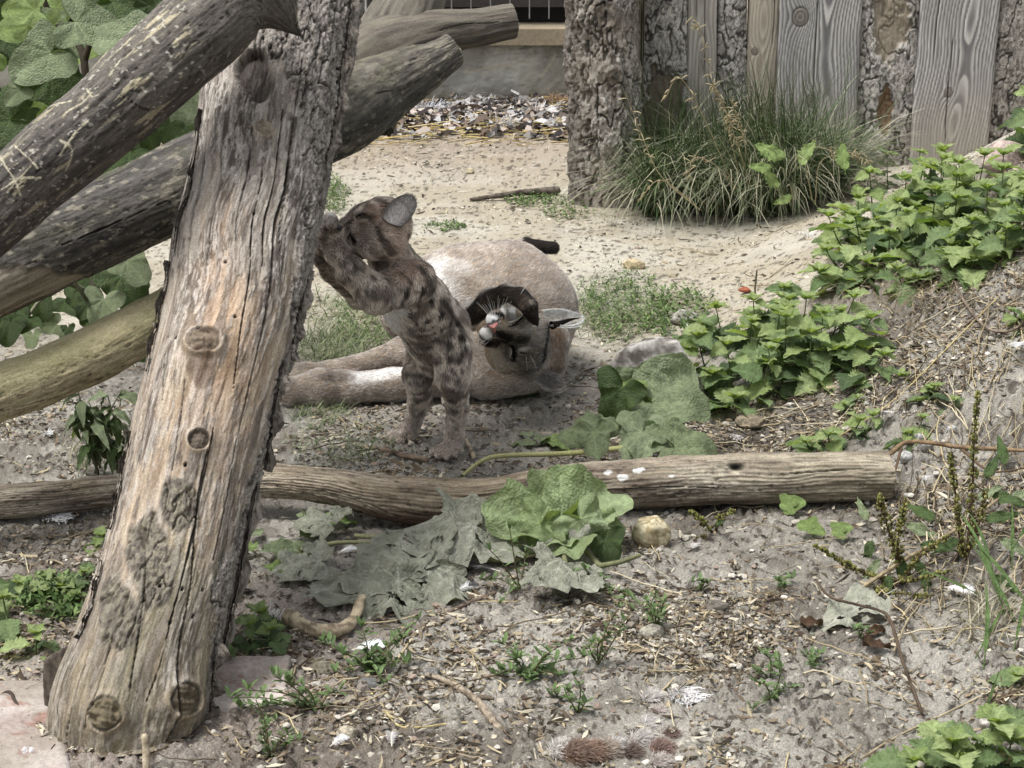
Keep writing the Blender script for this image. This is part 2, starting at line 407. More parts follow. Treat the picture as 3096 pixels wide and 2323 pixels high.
# ------------------------------------------------------------ logs: swept, displaced surfaces
M_wood = vc_mat('weathered_wood', rough=.8, spec=.25, bump=.0016, bscale=300, var=.34, vscale=330)
M_bark = vc_mat('bark', rough=.9, spec=.2, bump=.0024, bscale=260, var=.40, vscale=300)
class Sweep:
    """a limb along nodes (px,py,Y,r_px); theta 0 faces the camera, 90 deg is the side 'above' on the picture's left of travel"""
    def __init__(s, nodes, nv, nu, front=.65, squash=1.0):
        nd = np.array(nodes, float)
        C = np.array([pt(a, b, y) for a, b, y, r in nd]); R = nd[:, 3]*np.array([mpp(y)*1.0 for y in nd[:, 2]])
        D = np.linalg.norm(np.diff(C, axis=0), axis=1); 
        path = smooth_path(np.column_stack([C, R]), nv*3)
        L = np.concatenate([[0], np.cumsum(np.linalg.norm(np.diff(path[:, :3], axis=0), axis=1))])
        s.len = L[-1]; S = np.linspace(0, s.len, nv)
        q = np.column_stack([np.interp(S, L, path[:, k]) for k in range(4)])
        s.C, s.R, s.S = q[:, :3], q[:, 3], S
        T = np.gradient(s.C, axis=0); T /= np.linalg.norm(T, axis=1)[:, None]
        k = max(3, nv//40); 
        T = np.column_stack([np.convolve(np.pad(T[:, j], k, 'edge'), np.ones(2*k+1)/(2*k+1), 'valid') for j in range(3)])
        T /= np.linalg.norm(T, axis=1)[:, None]
        view = np.array([0, 0, CAM_H])-s.C; view /= np.linalg.norm(view, axis=1)[:, None]
        A = view-T*(view*T).sum(1)[:, None]; A /= np.linalg.norm(A, axis=1)[:, None]
        B = np.cross(T, A)
        s.T, s.A, s.B = T, A, B
        t = np.linspace(-1, 1, nu, endpoint=False)
        s.th = math.pi*(front*t+(1-front)*t**3)      # finer mesh at the front
        s.nv, s.nu = nv, nu
        TH, SS = np.meshgrid(s.th, S); s.TH, s.SS = TH.ravel(), SS.ravel()
        s.Rv = np.repeat(s.R, nu)
        s.dirs = (np.cos(TH)[..., None]*A[:, None]+np.sin(TH)[..., None]*B[:, None]).reshape(-1, 3)
        s.base = np.repeat(s.C, nu, 0)+s.dirs*s.Rv[:, None]
        s.Rm = s.R.mean()
        # noise coordinates: along the limb (metres) and on its girth
        s.nc = np.column_stack([np.cos(s.TH)*s.Rm, np.sin(s.TH)*s.Rm, s.SS])
        s.disp = np.zeros(len(s.base)); s.col = np.zeros((len(s.base), 3))
        s.front = (np.cos(s.TH) > -.15)
        s.px, s.py = proj(s.base)
    def locate(s, px, py):
        """(S, theta) of the surface point seen at a picture point"""
        d = (s.px-px)**2+(s.py-py)**2+np.where(np.cos(s.TH) > -.1, 0, 1e9)
        k = int(np.argmin(d)); return s.SS[k], s.TH[k]
    def uv(s, S0, T0):
        """offsets in metres from a surface point: along, around"""
        dt = (s.TH-T0+math.pi) % (2*math.pi)-math.pi
        return s.SS-S0, dt*s.Rv
    def st(s, sx, sa):  # anisotropic coordinates, scale along and across
        return np.column_stack([s.nc[:, 0]*sa, s.nc[:, 1]*sa, s.nc[:, 2]*sx])
    def line(s, pts):
        """distance (m) to a polyline given in picture points; and 0..1 along it"""
        q = np.array([s.locate(*p) for p in pts]); q = smooth_path(q, max(len(q)*6, 12))
        best = np.full(len(s.SS), 9.); al = np.zeros(len(s.SS))
        for i in range(len(q)-1):
            S0, T0 = q[i]; dS = q[i+1, 0]-S0; dT = (q[i+1, 1]-T0)*s.Rm
            a, b = s.uv(S0, T0); L2 = dS*dS+dT*dT+1e-12
            t = np.clip((a*dS+b*dT)/L2, 0, 1); d = np.hypot(a-t*dS, b-t*dT)
            m = d < best; best = np.where(m, d, best); al = np.where(m, (i+t)/(len(q)-1), al)
        return best, al
    def blob(s, px, py, rx, ry, warp=.35, seed=0, fr=18):
        """soft mask of an ellipse in picture pixels, ragged by noise (only where it faces the camera)"""
        d = np.hypot((s.px-px)/rx, (s.py-py)/ry)+warp*fbm(s.nc*fr, 3, 300+seed)
        return (1-sst(.75, 1.05, d))*s.front
    def crack(s, pts, w=.0015, depth=.008, seed=0):
        d, al = s.line(pts)
        d = d+.0012*fbm(s.st(25, 25), 2, 400+seed)
        w = w*(.35+.65*np.sin(np.clip(al, .02, .98)*math.pi)**.5)
        m = 1-sst(w*.5, w*1.25, np.abs(d)); s.disp -= depth*m
        lip = np.exp(-((np.abs(d)-w*1.6)/(w*.9))**2); s.disp += .0006*lip
        s.col = mixc(s.col, lin(38, 30, 24), .75*m); return m
    def verts(s): return s.base+s.dirs*s.disp[:, None]
    def mesh(s, name, mat, parent=None, caps=True, cut_z=None, cap_col=(170, 160, 140), cap0=True, cap1=True):
        V = s.verts(); F = grid_faces(s.nv, s.nu, True); C = s.col
        if cut_z is not None: V[:, 2] = np.maximum(V[:, 2], cut_z)
        o_parts = [(V, F, C)]
        s.capinfo = []
        for end, on in ((0, cap0), (s.nv-1, cap1)):
            if not on: continue
            ring = V[end*s.nu:(end+1)*s.nu]; c = ring.mean(0); n = 14
            fr = np.linspace(1, 0.02, n)[:, None, None]
            th = s.th[None, :, None]
            P = (c+(ring-c)[None]*fr).reshape(-1, 3)
            rr = np.repeat(fr[:, 0, 0], s.nu); tt = np.tile(s.th, n)
            sg = -1 if end == 0 else 1
            rag = (.010*fbm(np.column_stack([np.cos(tt)*rr, np.sin(tt)*rr])*5, 3, 77)+.0012*np.sin(rr*70))*np.minimum(1, (1-rr)*6)
            P = P+s.T[end]*sg*rag[:, None]
            cc = mixc(lin(*cap_col), lin(*cap_col)*.62, .5+.5*np.sin(rr*60+2*vn(np.column_stack([np.cos(tt)*rr, np.sin(tt)*rr])*3, 78)))
            Fc = grid_faces(n, s.nu, True)
            if end == 0: Fc = Fc[:, ::-1]
            o_parts.append((P, Fc, cc))
        V, F, C = join(o_parts)
        return mk(name, V, F, mat, parent, cols=C)
def knot(s, px, py, rpx, depth=.010, rise=.014, seed=0, cc=(96, 84, 70), dark=.7, squash=1.0):
    """a cut branch stub: bulge, healed ring and ringed wood inside"""
    S0, T0 = s.locate(px, py); a, b = s.uv(S0, T0); r = rpx*mpp(3.4)
    d = np.hypot(a/squash, b)/r; d = d*(1+.30*fbm(s.nc*26, 3, 500+seed))
    s.disp += rise*np.exp(-(d/1.9)**2)+rise*.22*np.exp(-((d-1.10)/.22)**2)*(1+1.2*fbm(s.nc*22, 2, 540+seed))
    inn = 1-sst(.86, 1.0, d)
    s.disp -= (depth+rise*.3)*inn*(.75+.25*sst(.2, 1, d))
    s.disp += .0008*inn*np.sin(d*16+2*vn(s.nc*60, 510+seed))+.010*inn*fbm(s.nc*np.array([60, 60, 110]), 4, 520+seed)
    gap = np.exp(-((d-.93)/.08)**2)*np.clip(.6+1.5*fbm(s.nc*24, 2, 541+seed), .1, 1); s.disp -= .005*gap
    base = mixc(lin(*cc), lin(*cc)*.55, np.clip(.45+.2*np.sin(d*17+3*vn(s.nc*50, 530+seed))+.8*fbm(s.nc*np.array([70, 70, 120]), 3, 531+seed), 0, 1))
    s.col = mixc(s.col, base, inn*.9)
    s.col = mixc(s.col, lin(40, 32, 26), dark*gap)
    ring = np.exp(-((d-1.2)/.16)**2)
    s.col = mixc(s.col, lin(186, 166, 136), .45*ring*sst(-.4, .3, -a/r))
    # grain runs round the knot
    return d
def flakes(P1, P2, seed, lev=2.6):
    """layered flaky bark: returns height 0..1, shade 0..1, crack 0..1; P1 coarse coordinates, P2 fine ones"""
    q = fbm(P1, 5, 610+seed, .58)*lev+.35*fbm(P2, 3, 620+seed)
    l = np.floor(q); fr = q-l
    h = (l+sst(.80, 1., fr)+.25*fr)/(2*lev)+.5
    tint = _h((l+50).astype(np.int64), (l*0).astype(np.int64), (l*0).astype(np.int64), seed)
    rid = 1-np.abs(fbm(P1*.8+5, 3, 650+seed))*3.2
    crack = sst(.72, .95, rid)
    edge = sst(.62, .82, fr)*(1-sst(.90, 1., fr))
    n = fbm(P2*1.7, 3, 640+seed, .6)
    g1, g2, gi = worley(P2*.55+n[:, None]*.5, 660+seed)
    chip = sst(.0, .16, g2-g1)
    shade = np.clip(.50+.50*n+.25*(tint-.5)+.40*(gi-.5)*chip+.22*(h-.5), 0, 1)
    return h+.12*n+.06*chip*gi-.45*crack, shade, np.clip(edge*.75+crack+(1-chip)*.30, 0, 1)
def bark_relief(s, mask, th=.008, cell=55, seed=0, light=(176, 166, 150), dark=(84, 76, 68), crackc=(34, 28, 24), asp=.4):
    """plates of bark standing proud of the wood where mask > 0"""
    k = cell/60.
    h, sh, ed = flakes(s.st(22*k*asp/.4, 58*k), s.st(80*k, 170*k), seed)
    s.disp += mask*(th*.2+th*1.1*(h-.5))
    c = mixc(lin(*dark), lin(*light), sh)
    c = mixc(c, lin(*crackc), ed*.8)
    s.col = mixc(s.col, c, mask)
def streaks(s, seed=0, k=1.0): return fbm(s.st(5*k, 120*k), 4, 700+seed)
# ---- the big leaning trunk
def build_trunk():
    s = Sweep([(118, 778, 3.00, 74), (131, 700, 3.05, 78), (144, 650, 3.09, 75), (172, 560, 3.20, 70.5), (201, 430, 3.35, 68), (235, 300, 3.53, 68.5), (243, 245, 3.60, 67.5), (256, 190, 3.69, 66), (272, 100, 3.83, 68), (288, 0, 3.98, 69), (304, -110, 4.18, 68)], 800, 300, front=.62)
    hx = s.px; hy = s.py
    f = streaks(s, 0); f2 = fbm(s.st(14, 60), 4, 702); big = fbm(s.st(5, 16), 3, 704)
    up = 1-sst(160, 420, hy)                                       # greyer towards the top
    warm = mixc(lin(204, 182, 152), lin(160, 136, 110), sst(-.4, .4, f))
    warm = mixc(warm, lin(206, 192, 166), .6*sst(.0, .45, f2))
    grey = mixc(lin(192, 182, 168), lin(128, 118, 108), sst(-.35, .35, f+.5*f2))
    s.col = mixc(warm, grey, np.clip(.25+.65*up+.5*big, 0, 1))
    # dark remains of the inner bark, in long ragged flakes
    fl = sst(.0, .12, fbm(s.st(11, 62), 5, 712, .62)+.35*fbm(s.st(4, 9), 2, 713)-.04+.10*up)
    s.col = mixc(s.col, mixc(lin(116, 104, 94), lin(84, 74, 68), sst(-.3, .3, f)), fl*.75)
    s.disp += .0014*fl+.0014*f*(.5+.5*up)+.0010*f2+.006*fbm(s.st(3, 12), 2, 715)
    pale = sst(.14, .24, fbm(s.st(13, 75), 5, 722, .62)+.2*up)
    s.col = mixc(s.col, lin(196, 188, 176), pale*.65); s.disp += .0012*pale
    # green-brown foot of the trunk
    low = sst(520, 700, hy+40*fbm(s.st(4, 10), 2, 730))
    s.col = mixc(s.col, mixc(lin(104, 96, 80), lin(150, 138, 112), sst(-.3, .3, f+f2)), low*.8)
    s.col = mixc(s.col, lin(122, 120, 78), .35*sst(.1, .5, fbm(s.st(6, 14), 3, 733))*sst(380, 640, hy))
    hh, sh, ed = flakes(s.st(8, 46), s.st(34, 190), 75, 3.0)      # scaly grey remains, thicker towards the top
    fm = np.clip(sst(-.25, .45, fbm(s.st(5, 20), 3, 717))*(.35+.65*up)+.22, 0, 1)
    s.col = mixc(s.col, mixc(lin(82, 74, 68), lin(216, 208, 198), sst(.32, .66, sh)), fm*.85); s.col = mixc(s.col, lin(46, 40, 36), ed*fm*.5); s.disp += .0022*(hh-.5)*fm
    # warm orange stretch around the middle
    wm = np.exp(-((hx-225)/26)**2)*np.exp(-((hy-330)/110)**2)
    s.col = mixc(s.col, mixc(lin(214, 178, 142), lin(184, 148, 114), sst(-.3, .3, f)), np.clip(wm*.6, 0, .55)*(1-fl*.7))
    wm2 = s.blob(296, 72, 7, 22, .4, 3); s.col = mixc(s.col, lin(196, 146, 110), wm2*.8)
    # bark down the right edge, at the top, and patches lower left
    edge = lambda y: np.interp(y, [0, 60, 150, 230, 330, 420, 520, 620, 700], [268, 286, 304, 298, 290, 266, 238, 216, 202])
    m = sst(-4, 5, hx-edge(hy)+7*fbm(s.st(14, 14), 3, 741))*s.front
    top = sst(0, 12, 62+.35*(hx-230)-hy+16*fbm(s.nc*14, 2, 742))*sst(232, 250, hx)
    backside = 1-sst(-.25, .0, np.cos(s.TH))
    low1 = s.blob(178, 505, 18, 32, .5, 1); low2 = s.blob(150, 560, 24, 44, .5, 2); low3 = s.blob(120, 615, 24, 42, .55, 4); low4 = s.blob(225, 600, 16, 46, .5, 5)
    left = s.blob(105, 640, 20, 60, .6, 6)*.8
    bm = np.clip(np.maximum.reduce([m, top, backside, low1, low2, low3, low4, left*0]), 0, 1)
    lightc = (186, 178, 168)
    keep = s.col.copy()
    bark_relief(s, bm, .015, 62, 1, light=(204, 196, 186), dark=(92, 84, 78))
    lowm = np.maximum.reduce([low1, low2, low3])
    s.col = mixc(s.col, mixc(lin(88, 80, 68), lin(140, 132, 112), sst(-.2, .4, fbm(s.nc*120, 3, 744))), lowm*.75)
    # ragged lip where the bark ends
    # long drying cracks
    K = [([(302, 60), (288, 160), (272, 260), (258, 350), (240, 430)], .0022, .014), ([(263, 165), (252, 230), (240, 330), (232, 400)], .0011, .008),
         ([(283, 110), (270, 200), (262, 275)], .0016, .012), ([(212, 430), (200, 500), (178, 590), (160, 660), (146, 700)], .0013, .010),
         ([(188, 600), (172, 680), (172, 715), (160, 755)], .0020, .016), ([(188, 600), (196, 520), (206, 452)], .0016, .010), ([(146, 560), (138, 640), (130, 690)], .001, .006),
         ([(222, 150), (213, 215), (205, 270)], .0011, .007), ([(236, 440), (226, 500), (214, 560)], .0012, .008), ([(214, 640), (206, 690), (200, 740)], .0016, .010),
         ([(186, 380), (178, 440), (172, 470)], .001, .006), ([(210, 110), (196, 200), (184, 290)], .0016, .010), ([(160, 300), (148, 380), (138, 440)], .0012, .008),
         ([(252, 130), (243, 190), (236, 240)], .0009, .006), ([(292, 130), (284, 200), (279, 250)], .0010, .007), ([(170, 330), (162, 400)], .0009, .006),
         ([(112, 640), (100, 690), (88, 730)], .0012, .008), ([(95, 640), (80, 700), (70, 740)], .0010, .007)]
    for i, (p, w, d) in enumerate(K): s.crack(p, w, d, i)
    knot(s, 203, 345, 14.5, -.004, .022, 1, (140, 124, 106)); knot(s, 198, 442, 10.5, .002, .014, 2, (112, 100, 86))
    knot(s, 178, 697, 14, -.008, .024, 3, (112, 100, 80)); knot(s, 108, 714, 13, -.008, .016, 4, (120, 108, 84), .4)
    knot(s, 265, 128, 9, .001, .004, 7, (170, 156, 136), .3)
    dk = s.blob(258, 72, 20, 26, .45, 8); s.disp -= .02*dk; s.col = mixc(s.col, lin(48, 40, 36), dk*.85)   # torn hollow below the joint
    bd = s.blob(203, 372, 15, 22, .4, 9); s.col = mixc(s.col, lin(84, 66, 54), bd*.6)
    for i, (px, py) in enumerate([(235, 318), (254, 213), (185, 466), (160, 587), (181, 590), (170, 623), (194, 616), (225, 262), (178, 340), (204, 589)]):   # beetle holes
        S0, T0 = s.locate(px, py); a, b = s.uv(S0, T0); h = 1-sst(.0018, .0034, np.hypot(a, b)); s.disp -= .012*h; s.col = mixc(s.col, lin(14, 11, 9), h)
    # flare and the root-like bulge at the foot on the left
    bl = np.exp(-(((hx-66)/26)**2+((hy-700)/52)**2)); s.disp += .008*bl
    s.disp += .006*sst(640, 760, hy)*np.abs(np.sin(s.TH))**2
    root = thing('leaning_trunk', 'thick barkless tree trunk leaning back with cracks, round knots and bark along one edge', 'tree trunk', pt(150, 755, 3.05))
    s.mesh('trunk_wood', M_wood, root, cut_z=.004, cap_col=(110, 98, 80))
    # loose bark strips lifting off the left edge and right edge
    return s, root
TRUNK, trunk_root = build_trunk()
def bark_strip(s, root, pts, wpx, lift=.008, seed=0, cA=(150, 142, 132), cB=(64, 56, 50), mat=None):
    """a loose strip of bark along picture points, curling away from the trunk"""
    q = np.array([s.locate(*p) for p in pts]); n = 60; q = smooth_path(q, n); m = 7
    V = []; C = []
    for i, (S, T) in enumerate(q):
        k = min(int(S/s.len*(s.nv-1)), s.nv-1)
        ww = wpx*mpp(3.4)*(.35+.65*math.sin(math.pi*min(1, (i+.5)/n))**.5)*(1+.35*float(vn([[i*.35, seed]], 900)[0]))
        for j in range(m):
            t = (j/(m-1)-.5); th = T+t*ww/s.R[k]
            d = math.cos(th)*s.A[k]+math.sin(th)*s.B[k]
            r = s.R[k]+.004+lift*(.4+1.6*(t+.5)**2*(.5+.5*math.sin(i*.3+seed)))+.002*float(vn([[i*.9, j*1.3+seed]], 901)[0])
            V.append(s.C[k]+d*r); c = float(vn([[i*.5, j*1.1+seed*3]], 902)[0])
            C.append(mixc(lin(*cA), lin(*cB), np.array([min(1, max(0, .5+.7*c))]))[0])
    V = np.array(V); F = grid_faces(n, m)
    Vb = V.copy()
    for i in range(n):
        k = min(int(q[i][0]/s.len*(s.nv-1)), s.nv-1); Vb[i*m:(i+1)*m] -= (V[i*m:(i+1)*m]-s.C[k])/np.linalg.norm(V[i*m:(i+1)*m]-s.C[k], axis=1)[:, None]*.0045
    V2, F2, C2 = join([(V, F, np.array(C)), (Vb, F[:, ::-1], np.array(C)*.6)])
    return mk('bark_strip', V2, F2, mat or M_bark, root, cols=C2)
for i, (p, w, l) in enumerate([([(204, 110), (196, 160), (188, 200), (176, 250)], 7, .006), ([(172, 262), (160, 320), (148, 372)], 6, .006), ([(340, 60), (334, 120), (322, 170)], 9, .009),
                               ([(306, 270), (296, 320), (288, 360)], 10, .008), ([(282, 360), (272, 410), (262, 470)], 9, .009), ([(256, 480), (244, 540), (232, 600), (220, 650)], 8, .008),
                               ([(214, 640), (208, 690), (204, 716)], 8, .012), ([(350, 0), (346, 40), (340, 80)], 8, .008), ([(132, 430), (122, 480), (112, 530)], 5, .005), ([(104, 560), (92, 610), (80, 640)], 6, .006)]):
    bark_strip(TRUNK, trunk_root, p, w, l, i)

def plain_log(name, label, cat, nodes, nv, nu, style, seed, cap_col=(170, 160, 140), cracks=(), post=None, group=None, part='log_wood'):
    s = Sweep(nodes, nv, nu)
    f = fbm(s.st(6, 110), 4, 700+seed); f2 = fbm(s.st(16, 50), 4, 720+seed); b = fbm(s.st(5, 12), 3, 740+seed); sp = fbm(s.st(60, 90), 3, 760+seed)
    A, B, Cc = [lin(*c) for c in style['c']]
    s.col = mixc(A, B, sst(-.4, .4, .7*f+.5*f2)); s.col = mixc(s.col, Cc, style.get('patch', .5)*sst(.0, .4, b+.3*f2))
    s.disp += style.get('grain', .002)*f+.003*f2+style.get('lump', .006)*fbm(s.st(5, 9), 3, 745+seed)
    if style.get('speck'):
        m = sst(.22, .32, sp+.25*b); s.col = mixc(s.col, lin(*style['speck']), .7*m); s.disp += .0008*m
    if style.get('bark'):
        m = sst(style['bark'][0], style['bark'][0]+.12, b+.5*f2); bark_relief(s, m, style['bark'][1], 60, seed, light=style['bark'][2], dark=style['bark'][3])
    fine = fbm(s.st(70, 260), 4, 770+seed, .65); s.col = s.col*np.clip(1+.85*fine, .35, 1.7)[:, None]; s.disp += .0012*fine
    pit = sst(.35, .5, fbm(s.st(90, 150), 3, 775+seed)); s.col = mixc(s.col, lin(34, 30, 27), .6*pit); s.disp -= .0014*pit
    for i, (p, w, d) in enumerate(cracks): s.crack(p, w, d, i+seed)
    if post: post(s)
    mid = s.C[len(s.C)//2]
    root = thing(name, label, cat, (mid[0], mid[1], max(0, mid[2]-s.R.mean())), group)
    s.mesh(part, M_wood, root, cap_col=cap_col)
    return s, root
# log 4, on the ground right across the picture
def gl_post(s):
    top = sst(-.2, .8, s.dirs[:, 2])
    s.col = mixc(s.col, lin(186, 176, 152), .55*top*sst(-.3, .4, fbm(s.st(8, 60), 3, 801)))  # upper side painted lighter, as light from above would show it
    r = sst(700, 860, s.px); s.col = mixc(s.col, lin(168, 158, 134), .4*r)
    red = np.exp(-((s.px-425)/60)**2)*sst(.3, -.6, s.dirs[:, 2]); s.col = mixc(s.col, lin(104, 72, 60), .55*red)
    # swirling grain of the old wood
    w = fbm(s.st(7, 16), 3, 802); sw = np.sin((np.arctan2(s.nc[:, 1], s.nc[:, 0])*s.Rm*900)+w*9)
    s.disp += .0009*sw+.0020*fbm(s.st(10, 200), 3, 803); s.col = mixc(s.col, s.col*.6, .7*sst(.0, .7, sw*.5+1.4*fbm(s.st(9, 190), 3, 804)))
    s.disp += .010*sst(840, 890, s.px)*fbm(s.st(14, 30), 3, 809)
    br = sst(-.1, .4, fbm(s.st(4, 9), 3, 808)); s.col = mixc(s.col, s.col*np.array([.82, .70, .60]), .55*br)
    for px, py, rr in ((736, 466, 6), (410, 507, 9), (585, 478, 8), (350, 480, 5)):
        S0, T0 = s.locate(px, py); a, b = s.uv(S0, T0); r = rr*mpp(4.1); d = np.hypot(a/1.8, b)/r
        s.disp += .006*np.exp(-(d/1.5)**2); 
        if px > 700: s.disp -= .016*np.exp(-(d/.7)**2); s.col = mixc(s.col, lin(24, 18, 14), np.exp(-(d/.75)**4))
    for px, py, rr in ((622, 478, 5), (608, 473, 4), (640, 470, 7), (556, 492, 3), (672, 476, 3)):     # droppings
        m = s.blob(px, py, rr, rr*.55, 1.1, px, 60); s.col = mixc(s.col, np.array([.62, .62, .6]), m*.8)
gl_nodes = [(-60, 505, 3.93, 17), (30, 500, 3.94, 17), (110, 491, 3.98, 15.5), (190, 484, 3.97, 15.5), (265, 481, 3.95, 17), (330, 486, 3.92, 18.5), (380, 496, 3.90, 22), (430, 503, 3.88, 25.5),
            (485, 502, 3.89, 23.5), (530, 494, 3.92, 24), (575, 487, 3.95, 24), (650, 483, 3.98, 25.5), (730, 479, 4.0, 26), (800, 478, 4.02, 26), (850, 477, 4.03, 25), (888, 476, 4.04, 23)]
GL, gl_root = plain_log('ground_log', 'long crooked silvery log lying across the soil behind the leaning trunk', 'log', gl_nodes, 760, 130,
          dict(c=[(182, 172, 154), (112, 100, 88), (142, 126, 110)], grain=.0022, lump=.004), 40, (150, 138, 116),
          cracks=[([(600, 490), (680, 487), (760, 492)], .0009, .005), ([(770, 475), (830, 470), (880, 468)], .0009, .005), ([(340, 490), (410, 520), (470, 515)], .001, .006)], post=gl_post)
for k in range(0): pass
# log 1: dark diagonal log in front at the upper left, running into the trunk
def l1_post(s):
    # pale bird droppings and scratches
    n = fbm(np.column_stack([s.nc[:, 0]*95, s.nc[:, 1]*95, s.nc[:, 2]*16]), 5, 811, .6); zone = sst(-.2, .5, fbm(s.st(7, 9), 2, 812)+.2)
    m = sst(.24, .32, n)*zone*sst(-.6, .1, s.dirs[:, 2]+.4)
    s.col = mixc(s.col, lin(196, 186, 156), m*.8); s.disp += .0008*m
    sp = sst(.48, .52, fbm(s.nc*150, 2, 815)); s.col = mixc(s.col, lin(215, 210, 196), sp*.7*zone)
    for p in ([(88, 120), (74, 135), (60, 155)], [(92, 92), (80, 104), (66, 112)], [(14, 145), (30, 160), (38, 168)], [(0, 155), (14, 178), (20, 195)], [(70, 100), (52, 104), (40, 108)], [(86, 88), (92, 96), (98, 94)], [(60, 140), (72, 150), (66, 170)], [(120, 60), (110, 76)], [(2, 190), (20, 178), (40, 178)]):
        d, al = s.line(p); w = .0016; q = (1-sst(w*.6, w*1.3, d+.0012*vn(s.nc*120, 816))); s.col = mixc(s.col, lin(206, 198, 172), q*.85)
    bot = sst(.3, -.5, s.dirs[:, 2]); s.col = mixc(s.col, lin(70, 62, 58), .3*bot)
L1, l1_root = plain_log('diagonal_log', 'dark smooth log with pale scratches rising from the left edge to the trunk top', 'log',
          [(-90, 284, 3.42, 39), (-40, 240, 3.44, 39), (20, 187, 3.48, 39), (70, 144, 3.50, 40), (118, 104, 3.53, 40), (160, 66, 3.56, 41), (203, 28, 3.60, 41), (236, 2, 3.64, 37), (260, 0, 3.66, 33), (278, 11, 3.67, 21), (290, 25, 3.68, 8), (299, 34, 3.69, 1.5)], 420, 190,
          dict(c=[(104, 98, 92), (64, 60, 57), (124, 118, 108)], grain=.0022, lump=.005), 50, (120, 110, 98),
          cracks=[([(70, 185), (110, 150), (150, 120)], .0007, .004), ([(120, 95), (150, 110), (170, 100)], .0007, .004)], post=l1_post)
# log 2: thick dark log behind the trunk, forking at its upper right end
def l2_post(s):
    pale = s.blob(40, 292, 62, 26, .3, 21); pale = np.maximum(pale, s.blob(-10, 300, 60, 40, .3, 22))
    f = fbm(s.st(6, 110), 4, 790)
    s.col = mixc(s.col, mixc(lin(190, 180, 162), lin(138, 126, 108), sst(-.3, .35, f)), pale*.9); s.disp -= .008*pale
    r = sst(300, 380, s.px); s.col = mixc(s.col, mixc(lin(104, 98, 90), lin(150, 144, 128), sst(-.2, .4, fbm(s.st(40, 60), 3, 791))), r*.6*sst(-.3, .5, s.dirs[:, 2]))
    s.col = mixc(s.col, lin(90, 92, 66), .4*sst(.1, .8, s.dirs[:, 2])*sst(-.1, .4, fbm(s.st(8, 14), 3, 792)))
L2, l2_root = plain_log('forked_log', 'thick dark log behind the trunk ending in two sawn stubs', 'log',
          [(-90, 308, 3.80, 46), (-40, 287, 3.83, 45), (30, 256, 3.90, 43), (90, 229, 3.97, 42), (170, 191, 4.07, 43), (240, 158, 4.18, 42), (300, 130, 4.30, 42), (345, 110, 4.38, 40), (375, 92, 4.45, 34), (405, 75, 4.50, 28), (430, 62, 4.54, 21.5), (452, 49, 4.57, 17)], 460, 170,
          dict(c=[(100, 96, 90), (66, 63, 60), (116, 112, 100)], grain=.0020, lump=.006, speck=(150, 144, 128)), 60, (200, 190, 168),
          cracks=[([(62, 245), (110, 225), (170, 200)], .001, .006), ([(370, 95), (400, 90), (420, 78)], .0009, .005)], post=l2_post)
def l2b():
    s = Sweep([(345, 80, 4.50, 38), (375, 58, 4.54, 36), (410, 42, 4.58, 29), (445, 32, 4.62, 21), (480, 27, 4.66, 17.5), (500, 23, 4.68, 16.5), (513, 21, 4.69, 16)], 150, 130)
    f = fbm(s.st(6, 110), 4, 795); f2 = fbm(s.st(16, 50), 4, 796)
    s.col = mixc(lin(128, 120, 108), lin(76, 70, 64), sst(-.4, .4, .7*f+.5*f2)); s.col = mixc(s.col, lin(150, 144, 126), .5*sst(0, .8, s.dirs[:, 2])*sst(-.2, .4, f2))
    s.disp += .002*f+.003*f2+.005*fbm(s.st(6, 10), 3, 797)
    s.crack([(440, 30), (470, 24), (500, 22)], .001, .006)
    s.mesh('branch_stub', M_wood, l2_root, cap_col=(196, 188, 164), cap0=False)
    s = Sweep([(360, 120, 4.50, 34), (378, 70, 4.56, 39), (398, 30, 4.62, 36), (414, -5, 4.68, 31), (424, -60, 4.76, 28)], 150, 110)
    f = fbm(s.st(6, 110), 4, 895); f2 = fbm(s.st(16, 50), 4, 896)
    s.col = mixc(lin(124, 118, 106), lin(78, 72, 66), sst(-.4, .4, .7*f+.5*f2)); s.col = mixc(s.col, lin(150, 146, 130), .5*sst(.0, .4, f2)); s.disp += .002*f+.003*f2
    s.mesh('upper_limb', M_wood, l2_root, cap0=False)
l2b()
# log 3: mossy pale log below them
def l3_post(s):
    up = sst(-.3, .7, s.dirs[:, 2]); s.col = mixc(s.col, mixc(lin(164, 160, 118), lin(202, 192, 152), sst(-.3, .3, fbm(s.st(10, 20), 4, 821))), up*.75)
    m = sst(.18, .30, fbm(s.st(50, 60), 3, 822)); s.col = mixc(s.col, lin(196, 188, 150), m*.6)
L3, l3_root = plain_log('mossy_log', 'pale yellow-green mossy log slanting up behind the trunk at the left edge', 'log',
          [(-90, 425, 3.75, 30), (-20, 400, 3.8, 28.5), (50, 374, 3.86, 28), (110, 346, 3.92, 27.5), (160, 318, 4.0, 26), (205, 290, 4.06, 25), (250, 262, 4.12, 24)], 260, 130,
          dict(c=[(206, 192, 160), (160, 144, 114), (180, 172, 132)], grain=.0012, lump=.005), 70, (160, 148, 120),
          cracks=[([(0, 412), (40, 402), (70, 392), (110, 372), (128, 360)], .0012, .008)], post=l3_post)
